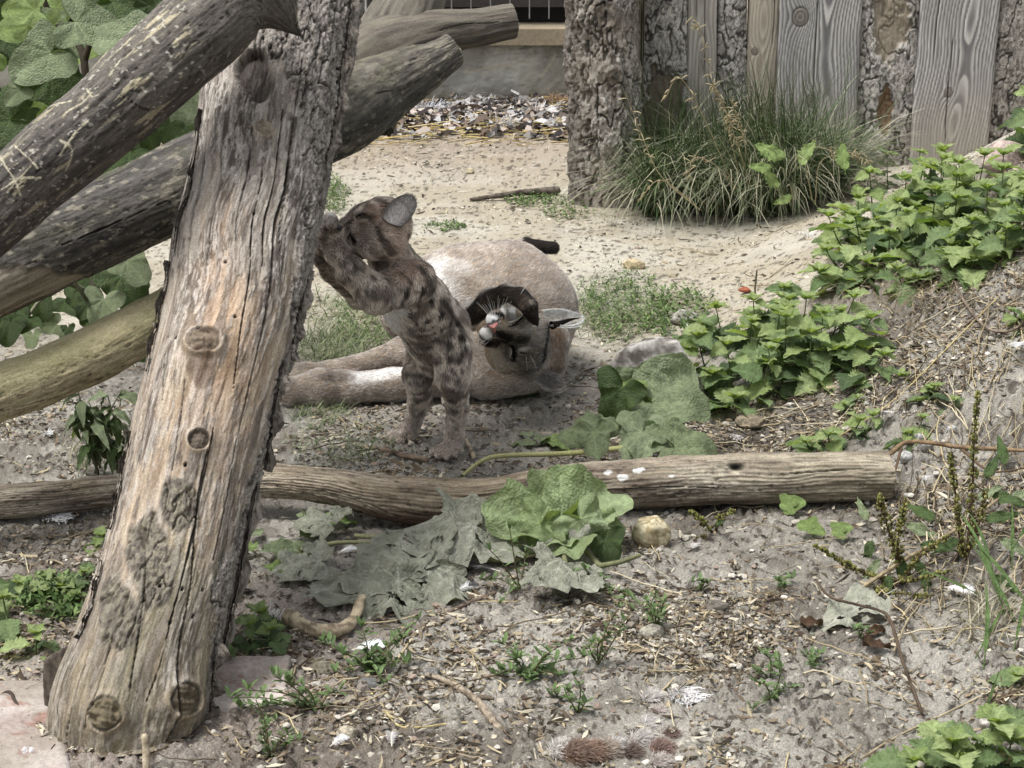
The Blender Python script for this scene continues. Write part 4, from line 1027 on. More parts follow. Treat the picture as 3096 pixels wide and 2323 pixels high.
# ================================================================= the cub
def Z2(zx, zy): return 264.6+zx*.17133, 185.2+zy*.17133      # coordinates measured on an enlarged crop
def c3(zx, zy, Y): px, py = Z2(zx, zy); return pt(px, py, Y)
U = .17133*mpp(4.3)                                          # metres per unit of that crop at the cub
def build_cub():
    b = Body(.0031)
    hind_n = G(*Z2(1085, 1560)); hind_f = G(*Z2(800, 1478))
    Yn, Yf = hind_n[1], hind_f[1]
    down = np.array([0, 0, -1.])
    def cap(p, q, r0, r1, k=.018, **kw): b.cap(c3(*p), c3(*q), r0*U, r1*U, k, **kw)
    # trunk of the body, hips to chest
    cap((1035, 960, 4.31), (1000, 840, 4.27), 168, 182, .02, flow=(.35, 0, -1))
    cap((1000, 840, 4.27), (890, 700, 4.20), 182, 176, .02, flow=(.35, 0, -1))
    cap((890, 700, 4.20), (800, 560, 4.13), 172, 150, .02, flow=(.35, 0, -1))
    cap((800, 560, 4.13), (735, 420, 4.09), 138, 118, .02, flow=(.4, .1, -1))          # neck
    # head
    cap((692, 238, 4.06), (640, 258, 4.05), 150, 140, .02, flow=(.8, .1, .1))
    cap((600, 250, 4.05), (560, 290, 4.04), 112, 95, .02, flow=(.8, .1, -.3))
    cap((560, 290, 4.04), (505, 310, 4.035), 80, 62, .012, flow=(.9, 0, -.2))           # muzzle
    cap((520, 225, 4.045), (462, 245, 4.04), 52, 36, .012, flow=(.8, 0, .5))            # bridge and nose
    cap((500, 370, 4.04), (540, 378, 4.045), 36, 46, .012)                              # chin
    cap((705, 330, 4.0), (635, 345, 4.0), 92, 78, .02, flow=(.8, 0, -.4))               # cheek
    cap((560, 175, 4.0), (610, 150, 4.01), 34, 44, .012, flow=(.8, 0, .5))              # brow
    # arms: far one low, near one over it
    cap((800, 600, 4.24), (560, 640, 4.18), 95, 70, .018)
    cap((560, 640, 4.18), (395, 500, 4.10), 66, 56, .014)
    cap((395, 500, 4.10), (340, 410, 4.06), 54, 52, .012)
    cap((340, 410, 4.06), (330, 370, 4.04), 56, 48, .012)
    cap((870, 560, 4.05), (650, 640, 3.98), 118, 92, .018, flow=(-.4, 0, -1))
    cap((650, 640, 3.98), (500, 500, 3.97), 88, 72, .016, flow=(.3, 0, -1))
    cap((500, 500, 3.97), (420, 395, 3.97), 62, 55, .014, flow=(.3, 0, -1))
    cap((410, 370, 3.97), (390, 315, 3.97), 58, 58, .012, flow=(.3, 0, -1))
    for i, (tx, ty, dY) in enumerate([(338, 300, .0), (352, 262, -.012), (388, 242, -.018), (420, 262, -.01)]):   # toes of the near paw
        cap((385, 315, 3.965), (tx, ty, 3.965+dY), 30, 21, .006); cap((tx, ty, 3.965+dY), (tx-4, ty-18, 3.965+dY+.008), 21, 15, .004)
    for (tx, ty, dY) in ((318, 372, -.01), (345, 352, -.02), (300, 400, .0)): cap((330, 390, 4.05), (tx, ty, 4.04+dY), 26, 18, .006)
    # white pad of the upturned toe group above
    cap((368, 245, 3.975), (372, 200, 3.98), 38, 30, .006); cap((400, 240, 3.975), (404, 212, 3.98), 32, 26, .006); cap((345, 245, 3.98), (346, 215, 3.98), 28, 22, .006)
    # hind legs
    cap((1090, 930, 4.24), (1100, 1110, 4.22), 118, 92, .02, flow=(0, 0, -1))
    cap((1100, 1110, 4.22), (1125, 1290, 4.27), 86, 56, .016, flow=(0, 0, -1))
    cap((1125, 1290, 4.27), (1105, 1480, Yn), 54, 50, .012, flow=(0, 0, -1))
    cap((1110, 1490, Yn), (1070, 1535, Yn-.03), 50, 42, .012, flow=(-.3, -.5, -.4))
    for tx, ty, dy in ((985, 1555, -.035), (1018, 1572, -.05), (1062, 1580, -.055), (1105, 1565, -.05), (1135, 1540, -.03)):
        cap((1080, 1520, Yn-.015), (tx, ty, Yn+dy), 34, 25, .005)
    cap((935, 950, 4.38), (895, 1110, 4.33), 105, 80, .02, flow=(0, 0, -1))
    cap((895, 1110, 4.33), (905, 1260, 4.40), 76, 60, .016, flow=(0, 0, -1))
    cap((905, 1260, 4.40), (845, 1440, Yf), 56, 46, .012, flow=(0, 0, -1))
    cap((840, 1445, Yf), (770, 1470, Yf-.005), 46, 38, .012, flow=(-.8, -.2, -.3))
    for tx, ty, dy in ((722, 1462, .01), (712, 1480, -.01), (740, 1494, -.03), (790, 1500, -.04)):
        cap((790, 1468, Yf-.01), (tx, ty, Yf+dy), 30, 21, .005)
    # tail, held low behind
    b.cap(c3(1120, 960, 4.42), c3(1090, 1120, 4.50), 34*U, 28*U, .012); b.cap(c3(1090, 1120, 4.50), c3(1060, 1250, 4.54), 28*U, 22*U, .01)
    V, F = b.mesh(); V = relax(V, F, 2, .4); N = vnormals(V, F); fl = b.flow(V)
    qx, qy = proj(V); zx, zy = (qx-264.6)/.17133, (qy-185.2)/.17133
    nz = fbm(V*38, 4, 1001); nf = fbm(V*110, 3, 1002)
    # ---- coat: grey-brown ticked, dark blotches, pale belly and inner limbs
    base = mixc(lin(190, 174, 156), lin(128, 112, 98), sst(-.25, .25, nz+.5*fbm(V*75, 2, 1003)))
    warm = np.clip(near(V, c3(830, 400, 4.0), .075)+near(V, c3(690, 160, 4.0), .05), 0, 1)
    base = mixc(base, lin(188, 152, 122), .55*warm)
    belly = near(V, c3(690, 800, 4.16), .055, .8)+near(V, c3(740, 900, 4.25), .05, .8)+near(V, c3(760, 720, 4.10), .04, .8)
    base = mixc(base, lin(226, 220, 212), np.clip(belly, 0, 1)*.8)
    inner = near(V, c3(870, 1180, 4.30), .03, .8); base = mixc(base, lin(214, 204, 192), .5*inner)
    lowleg = sst(1300, 1400, zy); base = mixc(base, lin(196, 178, 164), .6*lowleg)
    dark = lin(48, 38, 32)
    r = np.random.default_rng(5); spots = []
    for (x, y, s_, a) in [(1160, 880, 24, .8), (1100, 800, 22, .7), (1050, 840, 20, .6), (960, 790, 22, .7), (1010, 900, 22, .6), (1090, 930, 22, .6), (1130, 790, 20, .8), (1050, 740, 26, .9), (985, 670, 24, .8),
             (1080, 1010, 20, .5), (1150, 1010, 22, .6), (930, 850, 20, .5), (960, 950, 20, .55), (860, 780, 20, .6), (880, 700, 18, .55), (940, 620, 26, .8), (900, 890, 18, .5), (1010, 1020, 18, .4), (1180, 950, 20, .6),
             (630, 520, 20, .6), (540, 450, 18, .6), (610, 600, 24, .35), (700, 520, 24, .35), (760, 640, 26, .4), (860, 540, 20, .6), (840, 620, 24, .7), (720, 690, 22, .4), (480, 410, 18, .4), (440, 460, 18, .4), (560, 690, 26, .4), (670, 430, 22, .6), (760, 460, 18, .5),
             (1060, 1120, 20, .5), (1130, 1150, 20, .5), (1090, 1200, 18, .5), (1150, 1250, 16, .5), (880, 960, 22, .5), (830, 960, 20, .5), (780, 940, 18, .4), (1130, 1330, 15, .5), (1090, 1370, 15, .5), (1130, 1420, 14, .4)]:
        px, py = Z2(x, y); spots.append((front_of(V, N, px, py), s_*U*1.0, min(1, a*1.15)))
    rq = random.Random(3)
    for i in range(46):
        t = rq.random(); x = 760+330*t+rq.uniform(-130, 120); y = 560+460*t+rq.uniform(-90, 90); px, py = Z2(x, y); spots.append((front_of(V, N, px, py), rq.uniform(10, 17)*U, rq.uniform(.45, .85)))
    for i in range(16):
        x = rq.uniform(420, 860); y = 640-(x < 600)*rq.uniform(0, 200)+rq.uniform(-70, 60); px, py = Z2(x, y); spots.append((front_of(V, N, px, py), rq.uniform(9, 15)*U, rq.uniform(.3, .6)))
    m = np.zeros(len(V)); wrp = .35*nf
    for p, rr, a in spots: m = np.maximum(m, a*(1-sst(.70, 1.12, np.linalg.norm((V-p)*np.array([1, 1, .8]), axis=1)/rr+wrp*1.5+.35*nz)))
    # bars on the thighs
    for (xa, ya, xb, yb, w, a) in [(820, 1090, 900, 1110, 12, .7), (830, 1150, 930, 1160, 12, .7), (850, 1215, 940, 1215, 12, .7), (835, 1270, 900, 1280, 10, .6), (1020, 1090, 1080, 1120, 11, .5), (1050, 1180, 1110, 1190, 11, .5), (1060, 1250, 1120, 1270, 11, .6), (1070, 1310, 1130, 1330, 10, .6),
                                   (770, 960, 870, 980, 12, .5), (690, 890, 760, 900, 10, .35)]:
        p, q = front_of(V, N, *Z2(xa, ya)), front_of(V, N, *Z2(xb, yb)); d, _ = seg_d(V, p, q); m = np.maximum(m, a*(1-sst(.6, 1.5, d/(w*U)+wrp)))
    # dark stripe along the back
    bl = [(880, 330), (930, 480), (985, 590), (1060, 680), (1130, 770), (1180, 860)]
    for i in range(len(bl)-1):
        p, q = front_of(V, N, *Z2(*bl[i])), front_of(V, N, *Z2(*bl[i+1])); d, _ = seg_d(V, p, q); m = np.maximum(m, .7*(1-sst(.5, 1.5, d/(20*U)+wrp)))
    C = mixc(base, dark, np.clip(m*1.15, 0, 1)*.96)
    # far arm: shade painted into the coat as dark brown; throat darkened
    arm = near(V, c3(460, 590, 4.13), .035, .8)+near(V, c3(340, 420, 4.05), .035, .7); C = mixc(C, lin(76, 66, 60), .45*np.clip(arm, 0, 1))
    thr = near(V, c3(600, 440, 4.03), .040, .7); C = mixc(C, lin(64, 54, 48), .6*thr)
    # face
    face = near(V, c3(560, 290, 4.0), .045, .8); C = mixc(C, lin(166, 146, 132), .5*face)
    def line(pts, w, colr, a, soft=1.5):
        nonlocal C
        P = [front_of(V, N, *Z2(*q)) for q in pts]; best = np.full(len(V), 9.)
        for i in range(len(P)-1): best = np.minimum(best, seg_d(V, P[i], P[i+1])[0])
        C = mixc(C, lin(*colr), a*(1-sst(.6, soft, best/(w*U))))
    line([(520, 190), (570, 178), (612, 205), (640, 250), (660, 300)], 15, (52, 38, 32), .8)     # stripe from the eye to the cheek
    line([(500, 150), (540, 120), (580, 100)], 12, (70, 50, 42), .6)
    line([(500, 200), (470, 215), (450, 225)], 10, (40, 32, 28), .8)
    line([(470, 250), (480, 300), (500, 330)], 20, (58, 50, 46), .85)                               # dark whisker patch
    line([(488, 310), (512, 330)], 12, (22, 18, 16), .9)
    line([(540, 215), (580, 222), (610, 228)], 12, (190, 174, 160), .45)
    line([(520, 165), (560, 152)], 10, (176, 158, 142), .5)
    line([(530, 350), (580, 350), (620, 365)], 20, (150, 140, 130), .5)
    line([(640, 85), (700, 95), (740, 120)], 16, (92, 62, 48), .7)
    line([(690, 340), (720, 370), (740, 400)], 24, (66, 40, 34), .75)
    line([(440, 232), (452, 250)], 12, (36, 30, 30), .9)
    # paws: pale toes
    tp = near(V, c3(374, 214, 3.985), .018, .5); C = mixc(C, lin(250, 248, 244), np.clip(tp*1.3, 0, 1))
    for q in ((352, 262), (338, 300), (388, 242)):
        pass
    line([(345, 275), (362, 285)], 7, (28, 22, 20), .9); line([(318, 322), (345, 332)], 7, (28, 22, 20), .9); line([(312, 345), (360, 350)], 8, (30, 24, 22), .7)
    root = thing('cougar_cub', 'spotted brown cougar cub standing on its hind legs, paws raised against the tree trunk', 'cougar cub', (float(hind_n[0]), float(hind_n[1]), 0))
    mk('body', V, F, M_skin, root, cols=C*.85)
    lf = 1-.5*near(V, c3(500, 280, 4.0), .05, .6)-.55*sst(1400, 1500, zy)-.5*near(V, c3(360, 270, 3.98), .04, .6)
    lf = np.clip(lf, .25, 1)
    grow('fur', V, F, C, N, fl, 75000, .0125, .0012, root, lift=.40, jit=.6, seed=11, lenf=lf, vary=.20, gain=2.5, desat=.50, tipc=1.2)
    # ear: a rounded cup facing us
    def ear(name, base_a, base_b, tip, depthY, bulge, parent, outc, inc, tipw=.55, n=17, m=13, th=.0035, furl=.007):
        A, B_, T = [np.array(q, float) for q in (base_a, base_b, tip)]
        Vv, Cc, Nn = [], [], []
        mid = (A+B_)/2; up = T-mid; sidev = (B_-A)/2; nrm = np.cross(sidev, up); nrm /= np.linalg.norm(nrm)
        if nrm[1] > 0: nrm = -nrm
        for i in range(m):
            t = i/(m-1); wid = math.sqrt(max(0, 1-(t**3.4)))*(1+.25*math.sin(math.pi*t*.8))
            for j in range(n):
                u = -1+2*j/(n-1)
                P = mid+up*t+sidev*u*wid-nrm*bulge*(1-u*u)*math.sin(math.pi*min(1, .25+t*.72))
                Vv.append(P); k = abs(u)**3*.7+.25*t
                Cc.append(mixc(lin(*inc), lin(*outc), np.array([min(1, k)]))[0])
        Vv = np.array(Vv); Fv = grid_faces(m, n); nv_ = vnormals(Vv, Fv)
        if (nv_@nrm).mean() < 0: Fv = Fv[:, ::-1]; nv_ = -nv_
        back = Vv-nv_*th; Vall = np.vstack([Vv, back]); nn_ = len(Vv)
        edge = [j for j in range(n)]; ed = []
        per = [i*n for i in range(m)]+[(m-1)*n+j for j in range(1, n)]+[i*n+n-1 for i in range(m-2, -1, -1)]
        ed = np.array([[per[i], per[i+1], per[i+1]+nn_, per[i]+nn_] for i in range(len(per)-1)])
        Fall = np.vstack([Fv, Fv[:, ::-1]+nn_, ed]); Call = np.vstack([np.array(Cc), np.tile(lin(*outc), (nn_, 1))])
        o = mk(name, Vall, Fall, M_skin, parent, cols=Call)
        fl_ = np.tile(up/np.linalg.norm(up), (nn_*2, 1))
        NN = np.vstack([nv_, -nv_])
        kf = np.ones(nn_*2)
        grow('ear_fur', Vall, Fall[:2*len(Fv)], Call, NN, fl_, 5200, furl, .0009, o, lift=.25, jit=.5, seed=31, vary=.3, keep=kf)
        return o
    ear('ear', c3(690, 190, 3.95), c3(800, 240, 3.97), c3(858, 62, 4.02), 0, .012, root, (104, 96, 92), (198, 190, 184))
    ear('ear', c3(640, 110, 4.12), c3(730, 120, 4.14), c3(748, 92, 4.16), 0, .006, root, (90, 70, 58), (120, 108, 98))
    # eye: nearly closed, dark, with lids
    e = front_of(V, N, *Z2(560, 188))
    Vd, Fd = ICO_V.copy(), ICO_F
    vw = (np.array([0, 0, CAM_H])-e); vw /= np.linalg.norm(vw)
    def blob(name, c, r3, cc, mat, rot=0, parent=root):
        th = np.linspace(0, math.pi, 9); ph = np.linspace(0, 2*math.pi, 14, endpoint=False)
        S = np.array([[math.sin(t)*math.cos(p), math.cos(t), math.sin(t)*math.sin(p)] for t in th for p in ph])
        R = np.array([[math.cos(rot), 0, -math.sin(rot)], [0, 1, 0], [math.sin(rot), 0, math.cos(rot)]])
        P = (S*np.array(r3))@R.T+c; return mk(name, P, grid_faces(9, 14, True), mat, parent, cols=np.tile(lin(*cc), (len(P), 1)))
    M_eye = vc_mat('eye', rough=.15, spec=.6, var=0)
    blob('eye', e+vw*.0010, (.0066, .003, .0028), (24, 22, 24), M_eye, rot=.25)
    V1, F1 = tube(smooth_path([e+np.array([-.009, -.002, -.0035]), e+np.array([-.002, -.0035, .0025]), e+np.array([.006, -.002, .0035]), e+np.array([.012, .0, .001])]+vw*.001, 10), .0012, 5)
    mk('eyelid', V1, F1, M_skin, root, cols=np.tile(lin(38, 30, 28), (len(V1), 1)))
    nz_ = front_of(V, N, *Z2(448, 240)); blob('nose', nz_+np.array([.002, -.002, 0]), (.006, .007, .0055), (44, 36, 36), vc_mat('nose_skin', rough=.45, spec=.4, bump=.0004, bscale=900, var=.1))
    wk = []
    for i in range(13):
        s0 = front_of(V, N, *Z2(470+rnd.uniform(-8, 14), 270+rnd.uniform(-20, 40))); dx = rnd.uniform(-.01, .012); L_ = rnd.uniform(.02, .035)
        wk.append(tube(smooth_path([s0, s0+np.array([dx, -.006, -L_*.5]), s0+np.array([dx*2.2, -.008, -L_])], 6), np.linspace(.00045, .0002, 6), 3))
    Vw, Fw, _ = join(wk); tag(mk('whiskers', Vw, Fw, M_skin, root, cols=np.tile(lin(225, 222, 216), (len(Vw), 1))), kind='stuff')
    cl = []
    return root, ear, blob
cub, make_ear, make_blob = build_cub()
# ================================================================= the mother, lying on her side with her head rolled back
def m3(zx, zy, Y): px, py = Z2(zx, zy); return pt(px, py, Y)
def h3(zx, zy, Y): return pt(456.4+zx*.08369, 271.2+zy*.08369, Y)     # coordinates measured on the enlarged crop of the head
UM = .17133*mpp(4.85); UH = .08369*mpp(4.6)
def build_mother():
    b = Body(.0042)
    def cap(p, q, r0, r1, k=.03, **kw): b.cap(m3(*p), m3(*q), r0*UM, r1*UM, k, **kw)
    def hcap(p, q, r0, r1, k=.012, **kw): b.cap(h3(*p), h3(*q), r0*UH, r1*UH, k, **kw)
    # body: a long barrel seen from the head end
    cap((1420, 650, 5.02), (1560, 700, 4.98), 300, 265, .05, flow=(.6, .6, .5))
    cap((1150, 640, 5.02), (1420, 650, 5.02), 262, 300, .05, flow=(.7, .3, .3))
    cap((900, 700, 5.05), (1150, 640, 5.02), 240, 262, .05, flow=(.7, .3, .3))
    cap((1580, 780, 4.96), (1600, 1000, 4.88), 240, 160, .04, flow=(.3, .3, -.9))
    cap((1250, 980, 4.84), (1560, 1040, 4.82), 215, 170, .04, flow=(.8, 0, -.2))
    cap((1000, 1060, 4.80), (1250, 1020, 4.80), 150, 205, .04, flow=(.8, 0, -.2))
    cap((1500, 1080, 4.74), (1300, 1130, 4.74), 130, 110, .04, flow=(-.8, 0, -.1))
    # legs stretched towards the left
    cap((1100, 850, 4.90), (800, 975, 4.84), 130, 74, .03, flow=(-1, 0, -.3))
    cap((800, 975, 4.84), (520, 1060, 4.80), 72, 58, .02, flow=(-1, 0, -.3))
    cap((520, 1060, 4.80), (230, 1110, 4.76), 60, 66, .02, flow=(-1, 0, -.2))
    cap((230, 1110, 4.76), (130, 1150, 4.74), 68, 60, .02, flow=(-1, 0, -.2))
    cap((1100, 1120, 4.74), (760, 1165, 4.70), 105, 84, .03, flow=(-1, 0, 0))
    cap((760, 1165, 4.70), (470, 1180, 4.67), 82, 84, .02, flow=(-1, 0, 0))
    cap((470, 1180, 4.67), (330, 1180, 4.65), 88, 92, .02, flow=(-1, 0, 0))
    cap((330, 1185, 4.65), (170, 1200, 4.64), 90, 78, .02, flow=(-1, 0, 0))
    for tx, ty, y in ((118, 1150, 4.63), (108, 1195, 4.62), (115, 1240, 4.62), (150, 1262, 4.62)): cap((190, 1200, 4.63), (tx, ty, y), 44, 30, .008, flow=(-1, 0, 0))
    # tail behind the back
    cap((1400, 470, 5.28), (1520, 352, 5.36), 60, 46, .02); cap((1520, 352, 5.36), (1680, 366, 5.38), 46, 40, .01, flow=(1, 0, 0))
    # neck behind the head (orange brown)
    hcap((1180, 800, 4.78), (1170, 1080, 4.76), 150, 130, .03, flow=(0, 0, -1))
    # head, crown to the right
    hcap((880, 780, 4.64), (850, 950, 4.64), 225, 235, .03, flow=(1, .1, -.2))
    hcap((800, 860, 4.60), (640, 880, 4.60), 235, 190, .03, flow=(.9, .1, -.1))
    hcap((960, 640, 4.64), (980, 620, 4.64), 120, 90, .03, flow=(1, .1, .2))
    hcap((620, 1010, 4.62), (760, 1100, 4.64), 230, 150, .03, flow=(.7, 0, -.7))        # cheek and jaw, lower side
    hcap((520, 930, 4.60), (600, 1000, 4.60), 150, 170, .03, flow=(.7, 0, -.6))
    hcap((640, 520, 4.60), (760, 560, 4.62), 120, 110, .02, flow=(.8, 0, .4))           # cheek, upper side
    hcap((630, 470, 4.58), (600, 500, 4.57), 92, 92, .012, flow=(.6, 0, .6))            # white cheek pad
    hcap((680, 740, 4.56), (520, 700, 4.50), 150, 100, .02, flow=(1, .2, 0))            # bridge of the nose
    hcap((500, 690, 4.50), (455, 680, 4.475), 78, 48, .010, flow=(1, 0, 0))
    hcap((430, 580, 4.485), (480, 560, 4.51), 84, 90, .012, flow=(.8, 0, .5))           # upper muzzle pad
    hcap((345, 745, 4.49), (400, 760, 4.51), 82, 92, .012, flow=(.5, 0, -.7))           # lower muzzle pad
    hcap((545, 500, 4.53), (560, 510, 4.55), 62, 66, .012, flow=(.6, 0, .6))
    hcap((330, 830, 4.53), (440, 850, 4.55), 66, 80, .012, flow=(.3, 0, -.9))
    hcap((350, 640, 4.54), (300, 700, 4.56), 60, 62, .010)                              # chin
    hcap((700, 700, 4.535), (820, 700, 4.55), 80, 90, .02, flow=(1, 0, 0))
    # brow ridges over the closed eyes
    hcap((800, 560, 4.535), (860, 610, 4.55), 42, 42, .012, flow=(1, 0, .3)); hcap((760, 960, 4.515), (860, 940, 4.53), 46, 46, .014, flow=(1, 0, -.3))
    # the dark forearm thrown over the face
    hcap((-60, 640, 4.62), (180, 540, 4.60), 140, 135, .02, flow=(1, 0, .6))
    hcap((180, 540, 4.60), (400, 360, 4.57), 135, 128, .02, flow=(1, 0, .8))
    hcap((400, 360, 4.57), (590, 270, 4.54), 122, 96, .02, flow=(1, 0, .3))
    hcap((590, 270, 4.54), (740, 310, 4.52), 92, 98, .015, flow=(1, 0, -.4))
    hcap((740, 310, 4.52), (860, 420, 4.50), 102, 100, .012, flow=(.6, 0, -.9))
    for q0, q1, r0, r1 in (((850, 400), (925, 600), 60, 40), ((800, 420), (880, 560), 56, 40), ((880, 380), (950, 560), 56, 38), ((900, 500), (965, 630), 44, 26)):
        hcap((q0[0], q0[1], 4.49), (q1[0], q1[1], 4.50), r0, r1, .006, flow=(.4, 0, -1))
    V, F = b.mesh(); V = relax(V, F, 2, .4); N = vnormals(V, F); V = V+N*(.0075*fbm(V*6.5, 3, 1099)*(V[:, 1] > 4.6))[:, None]; N = vnormals(V, F); fl = b.flow(V)
    qx, qy = proj(V); zx, zy = (qx-264.6)/.17133, (qy-185.2)/.17133; hx, hy = (qx-456.4)/.08369, (qy-271.2)/.08369
    nz = fbm(V*26, 4, 1101); nf = fbm(V*150, 3, 1102)
    C = mixc(lin(206, 184, 158), lin(178, 154, 128), sst(-.4, .4, nz+.6*nf))
    def at(x, y, c, r, a=1, soft=.6, sys='h', wob=.0):
        nonlocal C
        px, py = (456.4+x*.08369, 271.2+y*.08369) if sys == 'h' else Z2(x, y)
        p = front_of(V, N, px, py); u = UH if sys == 'h' else UM
        d = np.linalg.norm(V-p, axis=1)/(r*u)+wob*nf; C = mixc(C, lin(*c), a*(1-sst(1-soft, 1+soft*.4, d)))
    def ln(pts, c, w, a=1, sys='h', soft=1.5, wob=.3):
        nonlocal C
        u = UH if sys == 'h' else UM
        P = [front_of(V, N, *((456.4+x*.08369, 271.2+y*.08369) if sys == 'h' else Z2(x, y))) for x, y in pts]; best = np.full(len(V), 9.)
        for i in range(len(P)-1): best = np.minimum(best, seg_d(V, P[i], P[i+1])[0])
        C = mixc(C, lin(*c), a*(1-sst(.6, soft, best/(w*u)+wob*nf)))
    # white belly and inner legs
    ln([(960, 480), (980, 560), (1010, 640)], (232, 226, 216), 75, .8, 'z', 1.9); ln([(1040, 440), (1150, 470)], (232, 224, 214), 50, .6, 'z')
    ln([(1080, 600), (1130, 680), (1180, 720)], (226, 216, 204), 60, .5, 'z')
    ln([(540, 1110), (680, 1090), (800, 1070)], (232, 226, 218), 38, .85, 'z', 1.9); ln([(500, 1100), (420, 1110)], (150, 130, 112), 28, .6, 'z')
    ln([(360, 1110), (400, 1120)], (120, 100, 86), 26, .6, 'z'); ln([(120, 1200), (200, 1230), (300, 1240)], (170, 144, 122), 50, .5, 'z')
    ln([(1260, 500), (1320, 480)], (150, 128, 110), 22, .35, 'z')
    backc = near(V, m3(1600, 450, 5.0), .14, .9); C = mixc(C, lin(196, 168, 140), .5*backc)
    at(1200, 760, (168, 128, 84), 120, .8); ln([(1190, 700), (1240, 850), (1250, 1000), (1220, 1180)], (150, 118, 84), 90, .9); 
    tail = ((zy < 480) & (zx > 1500) & (V[:, 1] > 5.27)); C[tail] = lin(62, 50, 44)
    # head colours: grey-brown
    hd = np.clip(1-sst(.8, 1.12, np.hypot((hx-820)/330, (hy-880)/400)+.1*nz), 0, 1)*(V[:, 1] < 4.76); C = mixc(C, mixc(lin(146, 138, 126), lin(104, 98, 90), sst(-.3, .3, nf+.5*nz)), hd*.95)
    ln([(420, 980), (480, 1100), (600, 1200)], (196, 186, 168), 90, .75); ln([(700, 1220), (900, 1270)], (150, 140, 124), 60, .5)
    at(880, 760, (168, 162, 152), 130, .5); at(760, 880, (86, 80, 74), 110, .55); ln([(560, 800), (700, 815), (860, 850)], (40, 36, 33), 62, .8); ln([(820, 900), (960, 880), (1040, 800)], (120, 114, 106), 60, .6); ln([(900, 700), (980, 640), (1020, 560)], (176, 170, 160), 60, .6)
    ln([(560, 640), (640, 700), (720, 760)], (140, 128, 108), 50, .6)
    ln([(480, 770), (560, 800), (640, 830), (520, 870)], (22, 20, 19), 60, .9); ln([(440, 860), (560, 880)], (26, 24, 22), 50, .85)
    ln([(300, 820), (340, 850), (420, 890)], (16, 15, 15), 62, .97); ln([(470, 490), (530, 490), (580, 510)], (18, 17, 17), 50, .97)
    ln([(600, 430), (660, 430), (690, 460)], (240, 238, 232), 66, .97); ln([(640, 520), (720, 540)], (150, 148, 142), 50, .8)
    ln([(360, 560), (420, 560), (470, 560)], (246, 244, 240), 66, 1.); ln([(310, 700), (330, 760), (390, 800)], (244, 242, 238), 60, 1.)
    ln([(380, 600), (450, 600)], (246, 244, 240), 44, 1.)
    ln([(330, 640), (400, 650), (460, 610), (530, 588)], (20, 16, 16), 11, .95); ln([(390, 690), (420, 740), (450, 800)], (20, 16, 16), 14, .95)
    # closed eyes
    ln([(690, 610), (750, 600), (800, 550)], (22, 20, 18), 15, .95); ln([(640, 540), (700, 590), (760, 580)], (190, 182, 170), 14, .5)
    ln([(650, 920), (680, 980), (700, 1080)], (16, 15, 15), 26, .95); ln([(790, 990), (850, 1000)], (34, 30, 28), 14, .9); ln([(620, 960), (640, 1050)], (196, 190, 178), 14, .6)
    ln([(1130, 640), (1110, 800), (1070, 960), (1040, 1120)], (26, 22, 20), 34, .95)  # gap behind the head: its shade painted as a dark line
    # arm: dark brown fur with its shade painted in
    arm = np.zeros(len(V)); pts = [(0, 620), (180, 540), (400, 360), (590, 270), (740, 310), (860, 420), (950, 610)]
    for i in range(len(pts)-1):
        p, q = h3(pts[i][0], pts[i][1], 4.56 if i < 3 else 4.51), h3(pts[i+1][0], pts[i+1][1], 4.56 if i < 2 else 4.50); d, _ = seg_d(V, p, q); arm = np.maximum(arm, 1-sst(112*UH, 150*UH, d))
    arm = arm*(V[:, 1] < 4.66)*(1-(1-sst(.9, 1.05, np.hypot((hx-640)/120, (hy-470)/105)))*(V[:, 1] > 4.52))
    C = mixc(C, mixc(lin(46, 38, 33), lin(88, 72, 58), sst(.0, .5, nz+.5*nf)), arm*.97)
    rp = m3(1500, 1230, 4.85)
    root = thing('cougar_mother', 'adult tan cougar lying on her side, head rolled back, one dark paw over her face', 'cougar', (float(rp[0]), 4.85, 0))
    V[:, 2] = np.maximum(V[:, 2], zg(V[:, 0], V[:, 1])-.006)
    mk('body', V, F, M_skin, root, cols=np.clip(C*np.where(C.mean(1) > .45, 1.45, .85)[:, None], 0, .9))
    headm = np.clip(1-sst(.9, 1.2, np.hypot((hx-620)/430, (hy-780)/480)), 0, 1)*(V[:, 1] < 4.7)
    nose = near(V, h3(440, 680, 4.46), .022, .4)
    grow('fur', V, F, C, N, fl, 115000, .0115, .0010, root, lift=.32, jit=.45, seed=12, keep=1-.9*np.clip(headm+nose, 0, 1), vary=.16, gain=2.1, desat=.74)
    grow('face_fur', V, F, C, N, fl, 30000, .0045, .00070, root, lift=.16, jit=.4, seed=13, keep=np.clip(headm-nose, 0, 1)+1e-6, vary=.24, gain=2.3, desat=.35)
    def crease(name, pts, r0, c, off=.0012):
        P = []
        for x, y in pts:
            p = front_of(V, N, 456.4+x*.08369, 271.2+y*.08369); v_ = np.array([0, 0, CAM_H])-p; P.append(p+v_/np.linalg.norm(v_)*off)
        Q = smooth_path(P, 16); V1, F1 = tube(Q, r0*(.25+.75*np.sin(np.linspace(.08, 3.06, 16))), 6); return mk(name, V1, F1, M_skin, root, cols=np.tile(lin(*c), (len(V1), 1)))
    crease('closed_eye', [(640, 640), (700, 628), (760, 596), (812, 545)], .0022, (20, 17, 16), .002); crease('closed_eye', [(640, 915), (672, 965), (698, 1020), (708, 1092)], .0030, (18, 15, 14), .002)
    crease('lower_lid', [(630, 600), (690, 590), (750, 560), (790, 520)], .0016, (206, 198, 184), .0022); crease('lower_lid', [(618, 935), (632, 985), (652, 1050)], .0018, (214, 206, 192), .0022)
    crease('brow_mark', [(770, 975), (810, 992), (860, 1000)], .0015, (40, 35, 32), .002)
